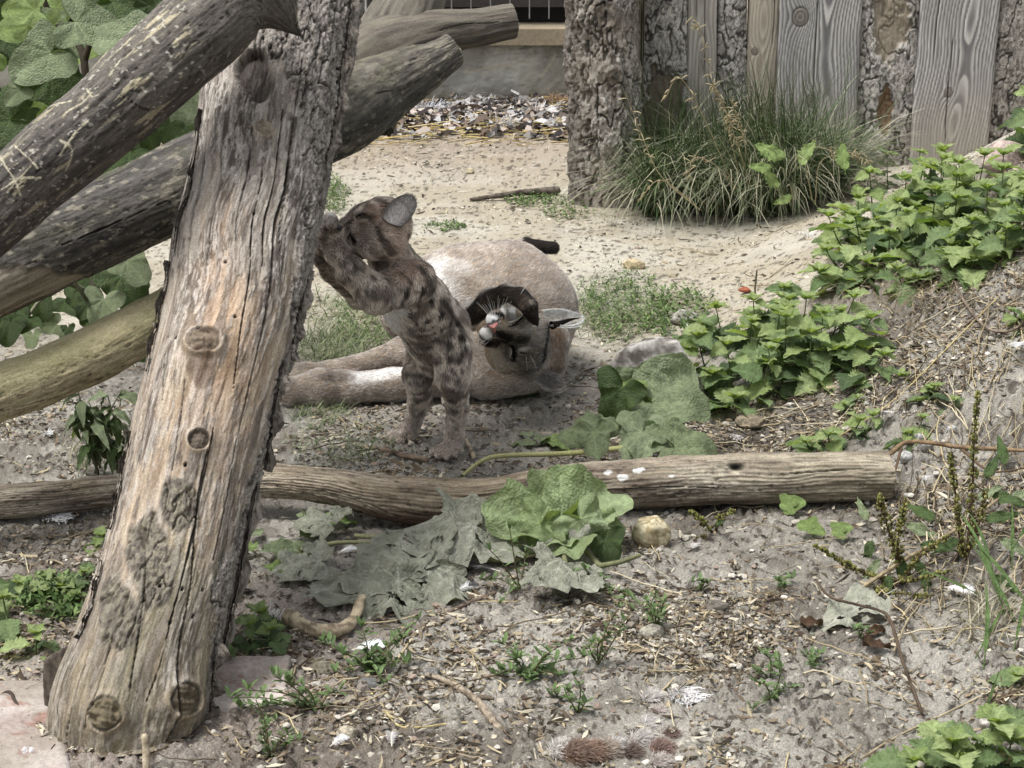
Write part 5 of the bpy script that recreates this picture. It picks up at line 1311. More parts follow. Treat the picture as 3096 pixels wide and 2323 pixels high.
    crease('mouth_line', [(325, 640), (380, 652), (430, 632), (470, 605), (535, 588)], .0018, (18, 14, 14), .0025); crease('mouth_line', [(360, 660), (395, 700), (420, 745), (455, 815)], .0018, (18, 14, 14), .0025)
    # nose pad: pink, three-lobed
    Mn = vc_mat('pink_nose', rough=.5, spec=.35, bump=.0003, bscale=1200, var=.08)
    P = [(372, 640), (420, 632), (470, 606), (500, 600), (506, 630), (482, 680), (462, 742), (438, 762), (424, 700), (396, 672)]
    c0 = h3(452, 672, 4.433); ring = np.array([h3(x, y, 4.452) for x, y in P]); rings = [ring+np.array([0, .012, 0])]
    for k, dy in ((1., 0), (.8, -.006), (.45, -.010), (.1, -.011)): rings.append(c0*(1-k)+ring*k+np.array([0, dy*.5, 0]))
    Vn = np.vstack(rings); Cn = np.vstack([np.tile(lin(52, 40, 40), (20, 1)), np.tile(lin(206, 138, 130), (30, 1))])
    mk('nose', Vn, grid_faces(5, 10, True), Mn, root, cols=Cn)
    # ears
    make_ear('ear', h3(1020, 470, 4.64), h3(1150, 640, 4.62), h3(1490, 552, 4.66), 0, .020, root, (244, 236, 222), (222, 212, 196), furl=.012)
    make_ear('ear', h3(930, 1290, 4.60), h3(1050, 1160, 4.66), h3(1268, 1400, 4.62), 0, .016, root, (150, 144, 136), (118, 110, 104), furl=.012)
    # dark wedge standing in for the shade under the upper ear
    Vb, Fb = [], None
    A_, B_, T_ = h3(1130, 600, 4.61), h3(1140, 700, 4.63), h3(1485, 556, 4.655)
    pth = smooth_path([A_*.5+B_*.5, h3(1220, 628, 4.63), h3(1350, 582, 4.645), T_], 14); V1, F1 = tube(pth, np.linspace(56, 3, 14)*UH, 8)
    mk('ear_shade_wedge', V1, F1, M_skin, root, cols=np.tile(lin(30, 26, 24), (len(V1), 1)))
    wk = []
    def whisk(x, y, dx, dz, L_, Y):
        s0 = front_of(V, N, 456.4+x*.08369, 271.2+y*.08369); d = np.array([dx, -.25, dz]); d = d/np.linalg.norm(d)*L_
        wk.append(tube(smooth_path([s0, s0+d*.5+np.array([0, 0, .002]), s0+d], 6), np.linspace(.00045, .0002, 6), 3))
    for i in range(9): whisk(450+i*18, 480+(i % 3)*12, -.3+.11*i, 1, rnd.uniform(.03, .05), 4.5)
    for i in range(6): whisk(360+i*14, 500, -.7+.1*i, .8, rnd.uniform(.03, .045), 4.5)
    for i in range(8): whisk(300+i*12, 850+(i % 3)*14, -1, -.2-.12*i, rnd.uniform(.03, .06), 4.5)
    for x, y, dx, dz in ((840, 1040, .1, -1), (900, 1040, .5, -1), (800, 230, .5, .7), (780, 240, .45, .8)): whisk(x, y, dx, dz, .035, 4.5)
    Vw, Fw, _ = join(wk); tag(mk('whiskers', Vw, Fw, M_skin, root, cols=np.tile(lin(244, 242, 238)*1.4, (len(Vw), 1))), kind='stuff')
    return V
MV = build_mother()
# ------------------------------------------------------------ plants
def leaf_mat(name, c, c2, trans=.35, rough=.55, spec=.35):
    """colour from the mesh attribute (veins, margin) times a green that varies leaf by leaf"""
    m, nt, b = new_mat(name); N = nt.nodes; L = nt.links
    at = N.new('ShaderNodeAttribute'); at.attribute_name = 'Col'
    oi = N.new('ShaderNodeObjectInfo')
    mx = N.new('ShaderNodeMix'); mx.data_type = 'RGBA'; mx.inputs['A'].default_value = (*lin(*c), 1); mx.inputs['B'].default_value = (*lin(*c2), 1)
    L.new(oi.outputs['Random'], mx.inputs['Factor'])
    tc = N.new('ShaderNodeTexCoord'); n1 = N.new('ShaderNodeTexNoise'); n1.inputs['Scale'].default_value = 9; n1.inputs['Detail'].default_value = 6
    L.new(tc.outputs['Object'], n1.inputs['Vector'])
    mr = N.new('ShaderNodeMapRange'); mr.inputs[1].default_value = .3; mr.inputs[2].default_value = .7; mr.inputs[3].default_value = .78; mr.inputs[4].default_value = 1.22; L.new(n1.outputs['Fac'], mr.inputs[0])
    mu = N.new('ShaderNodeMix'); mu.data_type = 'RGBA'; mu.blend_type = 'MULTIPLY'; mu.inputs['Factor'].default_value = 1
    L.new(mx.outputs['Result'], mu.inputs['A']); L.new(at.outputs['Color'], mu.inputs['B'])
    sc_ = N.new('ShaderNodeVectorMath'); sc_.operation = 'SCALE'; L.new(mu.outputs['Result'], sc_.inputs[0]); L.new(mr.outputs[0], sc_.inputs['Scale'])
    L.new(sc_.outputs[0], b.inputs['Base Color']); b.inputs['Roughness'].default_value = rough; b.inputs['Specular IOR Level'].default_value = spec
    bm = N.new('ShaderNodeBump'); bm.inputs['Distance'].default_value = .02; bm.inputs['Strength'].default_value = .5
    n2 = N.new('ShaderNodeTexNoise'); n2.inputs['Scale'].default_value = 28; n2.inputs['Detail'].default_value = 3; L.new(tc.outputs['Object'], n2.inputs['Vector']); L.new(n2.outputs['Fac'], bm.inputs['Height']); L.new(bm.outputs[0], b.inputs['Normal'])
    tr = N.new('ShaderNodeBsdfTranslucent'); ms = N.new('ShaderNodeMixShader'); ms.inputs[0].default_value = trans
    br = N.new('ShaderNodeMix'); br.data_type = 'RGBA'; br.blend_type = 'MULTIPLY'; br.inputs['Factor'].default_value = 1; br.inputs['B'].default_value = (1.15, 1.25, .45, 1)
    L.new(sc_.outputs[0], br.inputs['A']); L.new(br.outputs['Result'], tr.inputs['Color'])
    L.new(b.outputs[0], ms.inputs[1]); L.new(tr.outputs[0], ms.inputs[2]); L.new(ms.outputs[0], N['Material Output'].inputs[0])
    return m
M_nettle_l = leaf_mat('nettle_young_lit', (194, 212, 150), (168, 190, 120))  # young top leaves, with a lit tone put into the colour
M_nettle_m = leaf_mat('nettle_leaf', (126, 152, 100), (156, 178, 126))
M_nettle_d = leaf_mat('nettle_shaded', (84, 108, 74), (108, 130, 84))  # same leaf with a shaded tone put into the colour
M_big_g = leaf_mat('broad_leaf_grey_green', (160, 174, 136), (138, 152, 112), trans=.22, rough=.5, spec=.4)
M_big_d = leaf_mat('broad_leaf_dark', (94, 116, 66), (80, 102, 56), trans=.25, rough=.5, spec=.35)
M_big_l = leaf_mat('broad_leaf_fresh', (172, 194, 126), (150, 176, 106), trans=.35)
M_wilt = leaf_mat('wilted_leaf', (166, 168, 152), (182, 182, 168), trans=.10, rough=.8, spec=.15)
M_brown = leaf_mat('dead_leaf', (124, 98, 76), (96, 76, 62), trans=.1, rough=.85, spec=.1)
M_grass = leaf_mat('grass_blade', (112, 138, 80), (92, 118, 64), trans=.3)
M_green_vc = vc_mat('green_growth', rough=.6, spec=.3, var=.15, vscale=120, trans=.3)
def leaf_data(name, L=26, W=9, ratio=.62, serr=0.0, nserr=11, ruffle=.02, fold=.18, droop=.25, seed=0, base=.08, tipw=1.3, veins=7, heart=0.0, mat=None, holes=0.0, bulge=.015, twist=0.0, lobes=0.0, curl=0.0):
    """a leaf 1 long lying along +X, width = ratio; margin teeth, vein relief, fold along the midrib, drooping tip"""
    u = np.linspace(0, 1, L); v = np.linspace(-1, 1, W)
    U_, V_ = np.meshgrid(u, v, indexing='ij'); U_, V_ = U_.ravel(), V_.ravel()
    prof = np.clip(np.sin(np.pi*np.clip(U_, 0, 1)**(.62+.15*(tipw-1.3)))**.85, 0, 1)*(1-.25*U_)
    prof = prof*(1-np.exp(-U_/.03))+base*0
    tooth = (1-((U_*nserr) % 1))*serr
    lob = 1+lobes*fbm(np.column_stack([U_*5+seed, np.sign(V_)*2.]), 3, 1300+seed)
    hw = ratio*.5*prof*lob*(1+tooth*np.abs(V_)**4)
    X = U_+np.abs(V_)**3*serr*.10*np.sin(U_*3.1); Y = V_*hw
    if heart: X = X-heart*np.abs(V_)**1.5*np.exp(-U_/.22)*1.0
    ph = (U_*veins-np.abs(V_)*1.15)
    vein = np.exp(-((ph-np.round(ph))/.10)**2)*(np.abs(V_) > .04)*np.exp(-np.abs(V_)*.4)
    mid = np.exp(-(V_*hw/.010)**2) if True else 0
    Z = fold*np.abs(Y)-droop*U_**2*.55+bulge*(1-vein)*np.sin(np.pi*np.abs(V_)*.9)*1.0-.35*bulge*mid
    Z = Z+ruffle*np.abs(V_)**2*np.sin(U_*17+seed+np.sign(V_)*1.3)+ruffle*.8*fbm(np.column_stack([U_*4+seed, V_*1.5]), 2, 1310+seed)
    if curl: Z = Z+curl*np.abs(V_)**3*(.6+.5*np.sin(U_*5+seed))
    Pt = np.column_stack([X, Y, Z])
    if twist:
        a = twist*U_; Pt = np.column_stack([Pt[:, 0], Pt[:, 1]*np.cos(a)-Pt[:, 2]*np.sin(a), Pt[:, 1]*np.sin(a)+Pt[:, 2]*np.cos(a)])
    t = .80+.42*np.clip(vein*.55+mid*.9, 0, 1)+.10*fbm(np.column_stack([U_*6, V_*3+seed]), 3, 1320+seed)
    C = np.column_stack([t, t*1.0, t*.97])
    F = grid_faces(L, W)
    if holes:
        cen = Pt[F].mean(1); h = fbm(cen[:, :2]*7+seed*3.1, 3, 1330+seed); F = F[h < (1-holes)*.55]
    # short stalk
    st, sf = tube(np.array([[-.16, 0, .015], [-.08, 0, .004], [.02, 0, 0]]), [.010, .010, .008], 4)
    V2, F2, C2 = join([(Pt, F, C), (st, sf, np.full((len(st), 3), 1.05))])
    return mk_data(name, V2, F2, mat, C2)
def both(fn, mats): return [[fn(k, m) for k in range(4)] for m in mats]
NET = both(lambda k, m: leaf_data('nettle_leaf', 34, 9, .58+.04*k, .62, 10, .03, .28, .30+.12*k, k, mat=m, veins=8, bulge=.022, twist=(-.2, .15, .3, -.1)[k]), (M_nettle_l, M_nettle_m, M_nettle_d))
def frame(X, Zh):
    X = np.asarray(X, float); X = X/np.linalg.norm(X); Z = np.asarray(Zh, float); Z = Z-X*(Z@X); Z /= np.linalg.norm(Z)+1e-9; Y = np.cross(Z, X)
    return X, Y, Z
def put(name, data, root, pos, X, Zh, s, parent=None):
    o = bpy.data.objects.new(name, data); col.objects.link(o); o.parent = root
    X, Y, Z = frame(X, Zh); p = np.asarray(pos)-root_loc(root)
    M = Matrix(((X[0]*s, Y[0]*s, Z[0]*s, p[0]), (X[1]*s, Y[1]*s, Z[1]*s, p[1]), (X[2]*s, Y[2]*s, Z[2]*s, p[2]), (0, 0, 0, 1)))
    o.matrix_local = M
    return o
def nettle_shoot(root, base, h, lean, size, r, light=.5, gap=.030, parts=None):
    """one upright stem with crossed pairs of toothed leaves"""
    top = np.array([base[0]+lean[0], base[1]+lean[1], base[2]+h])
    path = smooth_path([base, (base*.55+top*.45)+np.array([lean[0]*.1, 0, h*.03]), top], 12)
    V, F = tube(path, np.linspace(.0026, .0013, 12), 5); parts.append((V, F, np.tile(lin(110, 124, 78)*r.uniform(.7, 1.1), (len(V), 1))))
    n = max(3, int(h/gap)); a0 = r.uniform(0, 6.28)
    for i in range(n):
        t = (i+1.0)/n; k = min(11, int(t*11)); p = path[k]
        a = a0+i*math.pi/2; sz = size*(1-.58*t**1.6)*r.uniform(.68, 1.15)*(.72+.28*min(1, i/1.5+.4))
        for q in (0, 1):
            b = a+q*math.pi+r.uniform(-.25, .25); el = r.uniform(-.75, .25)+.45*t
            X = (math.cos(b)*math.cos(el), math.sin(b)*math.cos(el), math.sin(el))
            pos = p+np.array(X)*sz*.15
            tier = 0 if (t > .70 and r.random() < light+.25) or r.random() < light*.4 else (1 if r.random() < .35+.6*t else 2)
            put('leaf', NET[tier][r.randrange(4)], root, pos, X, (r.uniform(-.5, .5), r.uniform(-.7, .2), 1), sz)
    for q in range(4):
        b = a0+q*1.57+.7; X = (math.cos(b)*.7, math.sin(b)*.7, .7); put('leaf', NET[0][q], root, top, X, (0, 0, 1), size*.30)
def nettle_clump(name, label, shoots, size, seed, light=.5, group=None):
    size = size*1.36
    """shoots: list of (px,py of the root on the ground, height m, lean px)"""
    r = random.Random(seed); b0 = G(shoots[0][0], shoots[0][1]); root = thing(name, label, 'nettles', b0, group)
    parts = []; ex = list(shoots)
    if len(shoots) > 9:                                            # fill the clump between its main shoots
        for sx, sy, h, lx in shoots: ex.append((sx+r.uniform(-12, 12), sy+r.uniform(-7, 7), h*r.uniform(.45, .85), lx+r.uniform(-.03, .03))) if r.random() < .65 else None
    shoots = ex
    for sx, sy, h, lx in shoots:
        g_ = G(sx, sy); nettle_shoot(root, g_-np.array([0, 0, .01]), h, (lx+r.uniform(-.02, .02), r.uniform(-.05, .03)), size*r.uniform(.85, 1.15), r, light, parts=parts, gap=.031)
    V, F, C = join(parts); tag(mk('stems', V, F, M_green_vc, root, cols=C), kind='stuff')
    return root
nettle_clump('nettle_clump', 'left part of the bright nettle bank, overhanging the sand in front of the tussock',
    [(868, 262, .14, -.03), (850, 280, .09, -.06), (885, 276, .12, 0), (848, 254, .12, -.05), (876, 228, .17, -.02), (905, 290, .06, 0), (860, 240, .13, -.02), (870, 284, .06, 0), (842, 268, .08, -.05), (892, 258, .16, 0)], .082, 1, .60)
nettle_clump('nettle_clump', 'tall middle part of the bright nettle bank before the grain-figured plank',
    [(900, 240, .18, 0), (930, 232, .20, .02), (918, 268, .15, -.02), (940, 206, .17, 0), (940, 278, .07, .02), (912, 222, .18, 0), (950, 240, .18, 0), (950, 258, .16, .02), (928, 248, .16, 0), (962, 268, .10, 0)], .084, 15, .66)
nettle_clump('nettle_clump', 'right part of the bright nettle bank around the pinkish boulder',
    [(962, 224, .17, .0), (995, 215, .17, .02), (1020, 214, .15, .02), (985, 250, .16, 0), (1015, 244, .14, .01), (975, 204, .15, 0), (1035, 238, .15, 0), (1000, 232, .17, 0), (972, 270, .08, 0), (1005, 262, .10, 0)], .080, 16, .58)
nettle_clump('nettle_clump', 'dense mid-green nettle clump in the hollow beside the pale grey boulder',
    [(735, 395, .13, -.03), (760, 408, .12, 0), (712, 385, .15, -.04), (785, 384, .17, .0), (745, 372, .14, 0), (728, 352, .12, -.03), (700, 345, .07, 0), (758, 345, .12, 0), (720, 404, .08, -.02), (774, 396, .13, 0)], .082, 2, .45)
nettle_clump('nettle_clump', 'upper right half of the mid nettle clump with a shoot hanging down the bank',
    [(815, 372, .15, .03), (842, 362, .13, .04), (772, 362, .15, 0), (800, 350, .15, 0), (830, 345, .14, .04), (790, 332, .12, -.01), (862, 378, .08, .05), (806, 384, .13, 0), (780, 346, .13, 0), (850, 380, .08, .04)], .080, 17, .50)
nettle_clump('nettle_clump', 'slender nettle tips standing before the grey plank behind the big nettle clump', [(888, 190, .13, 0), (910, 188, .12, .02), (868, 192, .07, 0), (935, 192, .09, 0)], .062, 3, .3)
nettle_clump('nettle_plant', 'low spreading nettle just behind the right half of the ground log', [(830, 446, .05, 0), (846, 440, .07, .01), (815, 450, .04, -.03), (862, 436, .05, .03)], .062, 4, .9)
nettle_clump('nettle_plant', 'small nettle between the log end and the pebbles', [(905, 446, .035, 0), (912, 436, .05, .02)], .050, 5, .5)
nettle_clump('nettle_plant', 'young dark-stemmed nettle alone on the bare bank slope', [(925, 402, .035, .0), (945, 404, .03, .02), (934, 398, .04, 0)], .042, 6, .4)
nettle_clump('nettle_plant', 'fresh nettle in the lower right corner of the slope', [(950, 768, .075, 0), (975, 764, .085, .02), (925, 772, .05, -.02), (1000, 770, .06, .02), (960, 780, .05, 0)], .078, 7, .75)
nettle_clump('nettle_plant', 'nettle on the left edge beside the leaning trunk, standing by a dry stalk', [(14, 640, .08, -.01), (35, 655, .05, .01), (-8, 620, .12, -.01), (60, 600, .03, 0), (28, 600, .05, 0)], .062, 8, .45)
nettle_clump('nettle_plant', 'pale nettle seedlings between the dry stalk and the trunk', [(88, 578, .03, 0), (72, 600, .035, 0), (52, 578, .03, 0), (95, 545, .03, 0)], .046, 9, .7)
nettle_clump('nettle_plant', 'dull nettle with a feather caught on it, right of the trunk foot', [(252, 648, .06, -.005), (270, 650, .05, .01), (238, 654, .04, -.01), (262, 640, .05, 0)], .064, 10, .05)
nettle_clump('nettle_plant', 'nettle leaves hanging in from the right edge high on the bank', [(1042, 150, .10, -.03), (1036, 130, .12, -.04), (1050, 170, .08, -.02)], .095, 11, .2)
nettle_clump('nettle_plant', 'few nettle leaves at the right edge halfway down the bank', [(1028, 330, .04, -.01), (1020, 322, .03, 0)], .045, 12, .6)
nettle_clump('nettle_plant', 'small nettle poking in at the right edge near the bottom', [(1034, 688, .03, -.02)], .05, 13, .9)
nettle_clump('nettle_plant', 'tiny nettle sprig under the dangling shoot on the bank', [(852, 410, .02, 0), (856, 398, .02, 0)], .035, 14, .9)

# broad leaves, shaped one by one
def broad_leaf(L=26, K=45, seed=0, heart=.55, wave=.05, fold=.15, droop=.3, ragged=.03, cup=0.0, holes=0.0, mat=None, veins=6, crumple=.0, ratio=1.0, name='broad_leaf'):
    """heart-shaped leaf: polar mesh about the stalk point, 1 long along +X"""
    ph = np.linspace(-math.pi, math.pi, K); rr = np.linspace(0, 1, L)
    PH, RR = np.meshgrid(ph, rr, indexing='xy'); PH, RR = PH.ravel(), RR.ravel()
    a = np.abs(PH)/math.pi
    R = (1-a)**.55*.42+.58*np.exp(-(a/.28)**2)+heart*.85*np.exp(-((a-.62)/.22)**2)+.05
    R = R*(1-sst(.86, 1.0, a)*.92)*.88
    R = R*(1+ragged*fbm(np.column_stack([np.cos(PH)*5+seed, np.sin(PH)*5]), 4, 1400+seed)*3)
    X = RR*R*np.cos(PH); Y = RR*R*np.sin(PH)*ratio
    vd = np.full(len(X), 9.); vr = np.zeros(len(X))
    segs = [((0, 0), (1, 0))]
    for sg in (-1, 1):
        segs += [((0, 0), (.45, .5*sg)), ((0, 0), (-.05, .55*sg)), ((0, 0), (-.42, .34*sg))]
        for t in np.linspace(.22, .78, veins-2): segs.append(((t, 0), (t+.22, .34*sg*(1.2-t))))
        segs += [((.2, .22*sg), (.42, .20*sg)), ((.22, .25*sg), (.20, .48*sg)), ((-.02, .25*sg), (.16, .42*sg)), ((-.03, .3*sg), (-.2, .5*sg))]
    for i, (p, q) in enumerate(segs):
        p, q = np.array(p), np.array(q); d = q-p; t = np.clip(((X-p[0])*d[0]+(Y/ratio-p[1])*d[1])/(d@d), 0, 1)
        dd = np.hypot(X-p[0]-t*d[0], Y/ratio-p[1]-t*d[1]); w = (.012 if i == 0 else .009)*(1.2-.6*t); vd = np.minimum(vd, dd/w)
    vein = np.exp(-(vd/1.0)**2); puff = 1-np.exp(-(vd/9.)**2)
    Z = fold*np.abs(Y)-droop*(X**2)*np.sign(X)*.6-droop*.5*Y**2+wave*RR**2*np.sin(PH*5+seed)+.6*wave*RR**2*np.sin(PH*9+2*seed)+.034*puff+cup*RR**2
    Z = Z+crumple*fbm(np.column_stack([X*3.5, Y*3.5, X*0+seed]), 4, 1410+seed)
    t = .74+.62*vein+.14*fbm(np.column_stack([X*5, Y*5]), 3, 1420+seed)
    F = grid_faces(L, K)
    P = np.column_stack([X, Y, Z])
    if crumple: P[:, :2] += crumple*.35*np.column_stack([fbm(P*2.5, 3, 1430+seed), fbm(P*2.5, 3, 1431+seed)])
    if holes:
        cen = P[F].mean(1); h = fbm(np.column_stack([cen[:, 0]*6+seed, cen[:, 1]*6]), 3, 1440+seed); F = F[h < (.62-holes)]
    return mk_data(name, P, F, mat, np.column_stack([t, t, t*.96]))
def face_leaf(root, data, px, py, Y, lpx, alpha, nx=0., ny=.3, name='broad_leaf', stem=None):
    """alpha: direction of the tip in the picture (deg, 0 = right, 90 = up); normal = to the camera + nx right + ny up"""
    p = pt(px, py, Y); v = np.array([0, 0, CAM_H])-p; v /= np.linalg.norm(v); rt = np.array([1., 0, 0]); up = np.array([0, SP, CP]); a = math.radians(alpha)
    X = math.cos(a)*rt+math.sin(a)*up; Zn = v+nx*rt+ny*np.array([0, 0, 1.])
    Zn /= np.linalg.norm(Zn); X = X-Zn*(X@Zn); X /= np.linalg.norm(X)
    return put(name, data, root, p, X, Zn, lpx*mpp(Y))
def stem_tube(root, pts, r0, r1, c, name='stem', mat=None, n=24, ns=7):
    P = smooth_path([pt(*q) for q in pts], n); V, F = tube(P, np.linspace(r0, r1, n), ns)
    C = lin(*c)*(1+.25*fbm(V*60, 3, 9))[:, None]
    return mk(name, V, F, mat or M_wood, root, cols=C)
# the shrub behind the logs at the upper left
sh = thing('broadleaf_shrub', 'broad-leaved shrub with heart-shaped grey-green leaves behind the stacked logs', 'shrub', G(60, 300))
BG = [broad_leaf(seed=k, mat=M_big_g, wave=.04, fold=.22, droop=.35) for k in range(4)]
BD = [broad_leaf(seed=k+4, mat=M_big_d, wave=.05, fold=.2, droop=.4) for k in range(4)]
BL = [broad_leaf(seed=k+8, mat=M_big_l, wave=.06, fold=.25, droop=.4) for k in range(3)]
stem_tube(sh, [(36, -20, 4.6), (52, 18, 4.6), (72, 36, 4.58), (84, 60, 4.55), (88, 120, 4.5), (92, 200, 4.45), (96, 300, 4.35), (100, 330, 4.30)], .006, .012, (70, 62, 50), 'stem')
stem_tube(sh, [(84, 62, 4.55), (90, 40, 4.55), (88, 20, 4.55)], .009, .004, (76, 68, 54), 'stem')
stem_tube(sh, [(100, 330, 4.30), (94, 300, 4.30), (70, 284, 4.25), (52, 290, 4.2), (36, 305, 4.15), (20, 330, 4.1)], .008, .003, (120, 122, 96), 'stem')
stem_tube(sh, [(96, 312, 4.28), (84, 296, 4.2), (74, 280, 4.18)], .006, .003, (120, 122, 96), 'stem')
for (i, tier, px, py, Y, l, al, nx, ny) in [
    (0, 0, 50, 53, 4.40, 50, 215, -.1, .25), (1, 0, 76, 22, 4.42, 52, -8, .1, .6), (2, 0, 134, 40, 4.40, 48, 184, 0, .7), (3, 1, 52, 78, 4.45, 52, -42, .1, .2), (0, 0, 20, 90, 4.38, 22, 230, 0, .3),
    (1, 2, 34, 10, 4.46, 34, 185, 0, .3), (0, 2, 30, 26, 4.48, 36, 195, 0, .5), (2, 2, 52, 26, 4.47, 26, 190, 0, .7), (0, 1, 112, 2, 4.5, 44, -18, 0, .4), (3, 1, 150, 6, 4.52, 24, -70, .2, .2),
    (2, 0, 140, 22, 4.52, 30, -60, .3, .3), (1, 0, 165, 100, 4.46, 40, -28, 0, .4), (3, 0, 190, 84, 4.50, 40, -100, 0, .3), (1, 1, 130, 150, 4.40, 48, 215, 0, .25), (2, 1, 10, 120, 4.42, 50, 200, 0, .2),
    (0, 1, 26, 138, 4.44, 44, 250, 0, .2), (2, 0, 128, 262, 4.24, 34, -50, 0, .4), (0, 1, 122, 276, 4.26, 46, -65, 0, .3), (3, 0, 104, 300, 4.22, 34, -100, -.1, .3), (1, 1, 88, 304, 4.22, 20, -120, 0, .2),
    (2, 1, 28, 318, 4.12, 24, 225, 0, .3), (1, 1, 10, 322, 4.10, 28, 260, 0, .2), (0, 1, 68, 328, 4.12, 12, 280, 0, .3), (3, 0, 50, 18, 4.5, 18, 20, 0, .5), (1, 2, 150, 34, 4.55, 26, 200, 0, .4), (0, 1, 170, 125, 4.42, 22, 250, 0, .2), (2, 1, 148, 130, 4.44, 26, 280, 0, .1)]:
    face_leaf(sh, (BG, BD, BL)[tier][i % (3 if tier == 2 else 4)], px, py, Y, l*.95, al, nx, ny)
r = random.Random(21)
for k in range(95):
    px, py = r.uniform(-60, 205), r.uniform(-60, 200)
    if py > 150 and px < 40: continue
    t = r.random(); tier = 1 if t < .62 else (2 if t < .85 else 0)
    face_leaf(sh, (BG, BD, BL)[tier][r.randrange(3)], px, py, r.uniform(4.58, 5.2), r.uniform(22, 42), r.uniform(150, 390), r.uniform(-.5, .5), r.uniform(0, .9))
for k in range(34):
    px, py, yy = (r.uniform(-20, 172), r.uniform(262, 352), r.uniform(4.15, 4.5)) if k < 20 else (r.uniform(120, 205), r.uniform(70, 150), r.uniform(4.5, 4.9))
    face_leaf(sh, (BG, BD, BD)[r.randrange(3)][r.randrange(4)], px, py, yy, r.uniform(14, 30), r.uniform(180, 360), r.uniform(-.5, .5), r.uniform(0, .6))
# drooping weed below the mossy log
wd = thing('drooping_weed', 'limp grey-green weed hanging beside the trunk below the mossy log', 'weed', G(110, 470))
WL = [leaf_data('limp_leaf', 18, 7, .42, .08, 5, .05, .25, .9+.2*k, 40+k, mat=M_big_g if k % 2 else M_big_d, veins=6, lobes=.25) for k in range(4)]
ps = []
for k in range(9):
    bx_, by_ = r.uniform(85, 128), r.uniform(466, 478); tx, ty = r.uniform(62, 132), r.uniform(385, 440)
    ps.append(smooth_path([G(bx_, by_), pt((bx_+tx)/2+r.uniform(-8, 8), (by_+ty)/2-6, 4.15), pt(tx, ty, 4.15)], 12))
parts = []
for p in ps:
    V, F = tube(p, np.linspace(.0032, .0012, 12), 5); parts.append((V, F, np.tile(lin(132, 132, 108), (len(V), 1))))
    for q in range(9):
        i = r.randrange(3, 12); b = r.uniform(0, 6.28); put('leaf', WL[r.randrange(4)], wd, p[i], (math.cos(b), math.sin(b)*.5, r.uniform(-.9, .1)), (0, -.4, 1), r.uniform(.03, .075))
V, F, C = join(parts); mk('stems', V, F, M_green_vc, wd, cols=C)['kind'] = 'stuff'
# burdock plants
def burdock(name, label, base, leaves, stems, group=None):
    root = thing(name, label, 'burdock', G(*base), group)
    for l in leaves: face_leaf(root, *l)
    for s_ in stems: stem_tube(root, s_[0], s_[1], s_[2], s_[3])
    return root
F1 = broad_leaf(seed=31, mat=M_big_g, wave=.07, fold=.16, droop=.35, crumple=.12, L=34, K=61)
F2 = broad_leaf(seed=32, mat=M_big_l, wave=.08, fold=.30, droop=.5, crumple=.06)
F3 = broad_leaf(seed=33, mat=M_big_g, wave=.09, fold=.15, droop=.3, crumple=.07, ragged=.06)
F4 = broad_leaf(seed=34, mat=M_big_d, wave=.06, fold=.35, droop=.5, crumple=.05)
burdock('burdock_plant', 'burdock with one upright veined leaf in front of the pale grey boulder', (646, 425), [
    (F1, 648, 404, 4.36, 74, 42, .25, .15), (F4, 622, 388, 4.30, 44, 242, -.5, .0), (F2, 632, 398, 4.33, 34, 160, -.1, .8), (F3, 640, 396, 4.38, 30, 120, 0, .4), (F1, 654, 400, 4.33, 62, -6, .1, 1.1)],
    [([(648, 432, 4.26), (646, 415, 4.30), (642, 400, 4.34)], .008, .005, (128, 138, 96)), ([(642, 402, 4.34), (634, 395, 4.33), (624, 390, 4.31)], .004, .003, (140, 150, 104))])
burdock('burdock_plant', 'low burdock leaves lying just behind the ground log', (650, 448), [
    (F3, 640, 436, 4.20, 52, 20, 0, 1.0), (F3, 642, 432, 4.20, 38, 240, 0, .8), (F1, 676, 446, 4.14, 46, -8, .1, .9), (F4, 644, 432, 4.22, 22, 140, -.3, .4), (F3, 592, 432, 4.24, 38, 190, 0, 1.1), (F3, 596, 430, 4.22, 30, 20, 0, .9), (F3, 594, 432, 4.2, 32, 275, 0, .6)],
    [([(560, 454, 4.20), (585, 452, 4.19), (604, 450, 4.18), (640, 446, 4.18)], .006, .006, (176, 176, 120)), ([(462, 476, 4.05), (480, 462, 4.12), (500, 456, 4.16), (560, 454, 4.19)], .004, .006, (172, 170, 120))])
# the ruffled leaf in front of the log
M_ruf = leaf_mat('ruffled_leaf', (186, 204, 158), (170, 190, 136), trans=.3)
R1 = broad_leaf(seed=35, mat=M_ruf, wave=.13, fold=.05, droop=-.1, crumple=.10, ragged=.07, cup=.16, L=40, K=81, heart=.6)
R2 = broad_leaf(seed=36, mat=M_ruf, wave=.12, fold=.1, droop=.7, crumple=.08, ragged=.05, L=30, K=61)
R3 = broad_leaf(seed=37, mat=M_wilt, wave=.10, fold=.2, droop=.6, crumple=.10, ragged=.08, L=30, K=61)
rf = thing('burdock_plant', 'burdock with a large ruffled bright green leaf overhanging the near side of the log', 'burdock', G(565, 560))
face_leaf(rf, R1, 562, 520, 3.72, 82, 184, 0, 1.0); face_leaf(rf, R1, 560, 518, 3.74, 74, 12, .1, 1.0); face_leaf(rf, R1, 552, 516, 3.76, 46, 95, .0, .7); face_leaf(rf, R2, 580, 520, 3.68, 46, -50, .2, .1); face_leaf(rf, R2, 540, 524, 3.68, 46, 215, -.2, .1)
face_leaf(rf, R2, 592, 525, 3.70, 40, 8, .1, .5); face_leaf(rf, F4, 606, 540, 3.66, 30, 285, .1, .1); face_leaf(rf, R3, 570, 545, 3.66, 40, 300, .0, .2)
face_leaf(rf, R3, 520, 532, 3.70, 44, 205, -.1, .5)
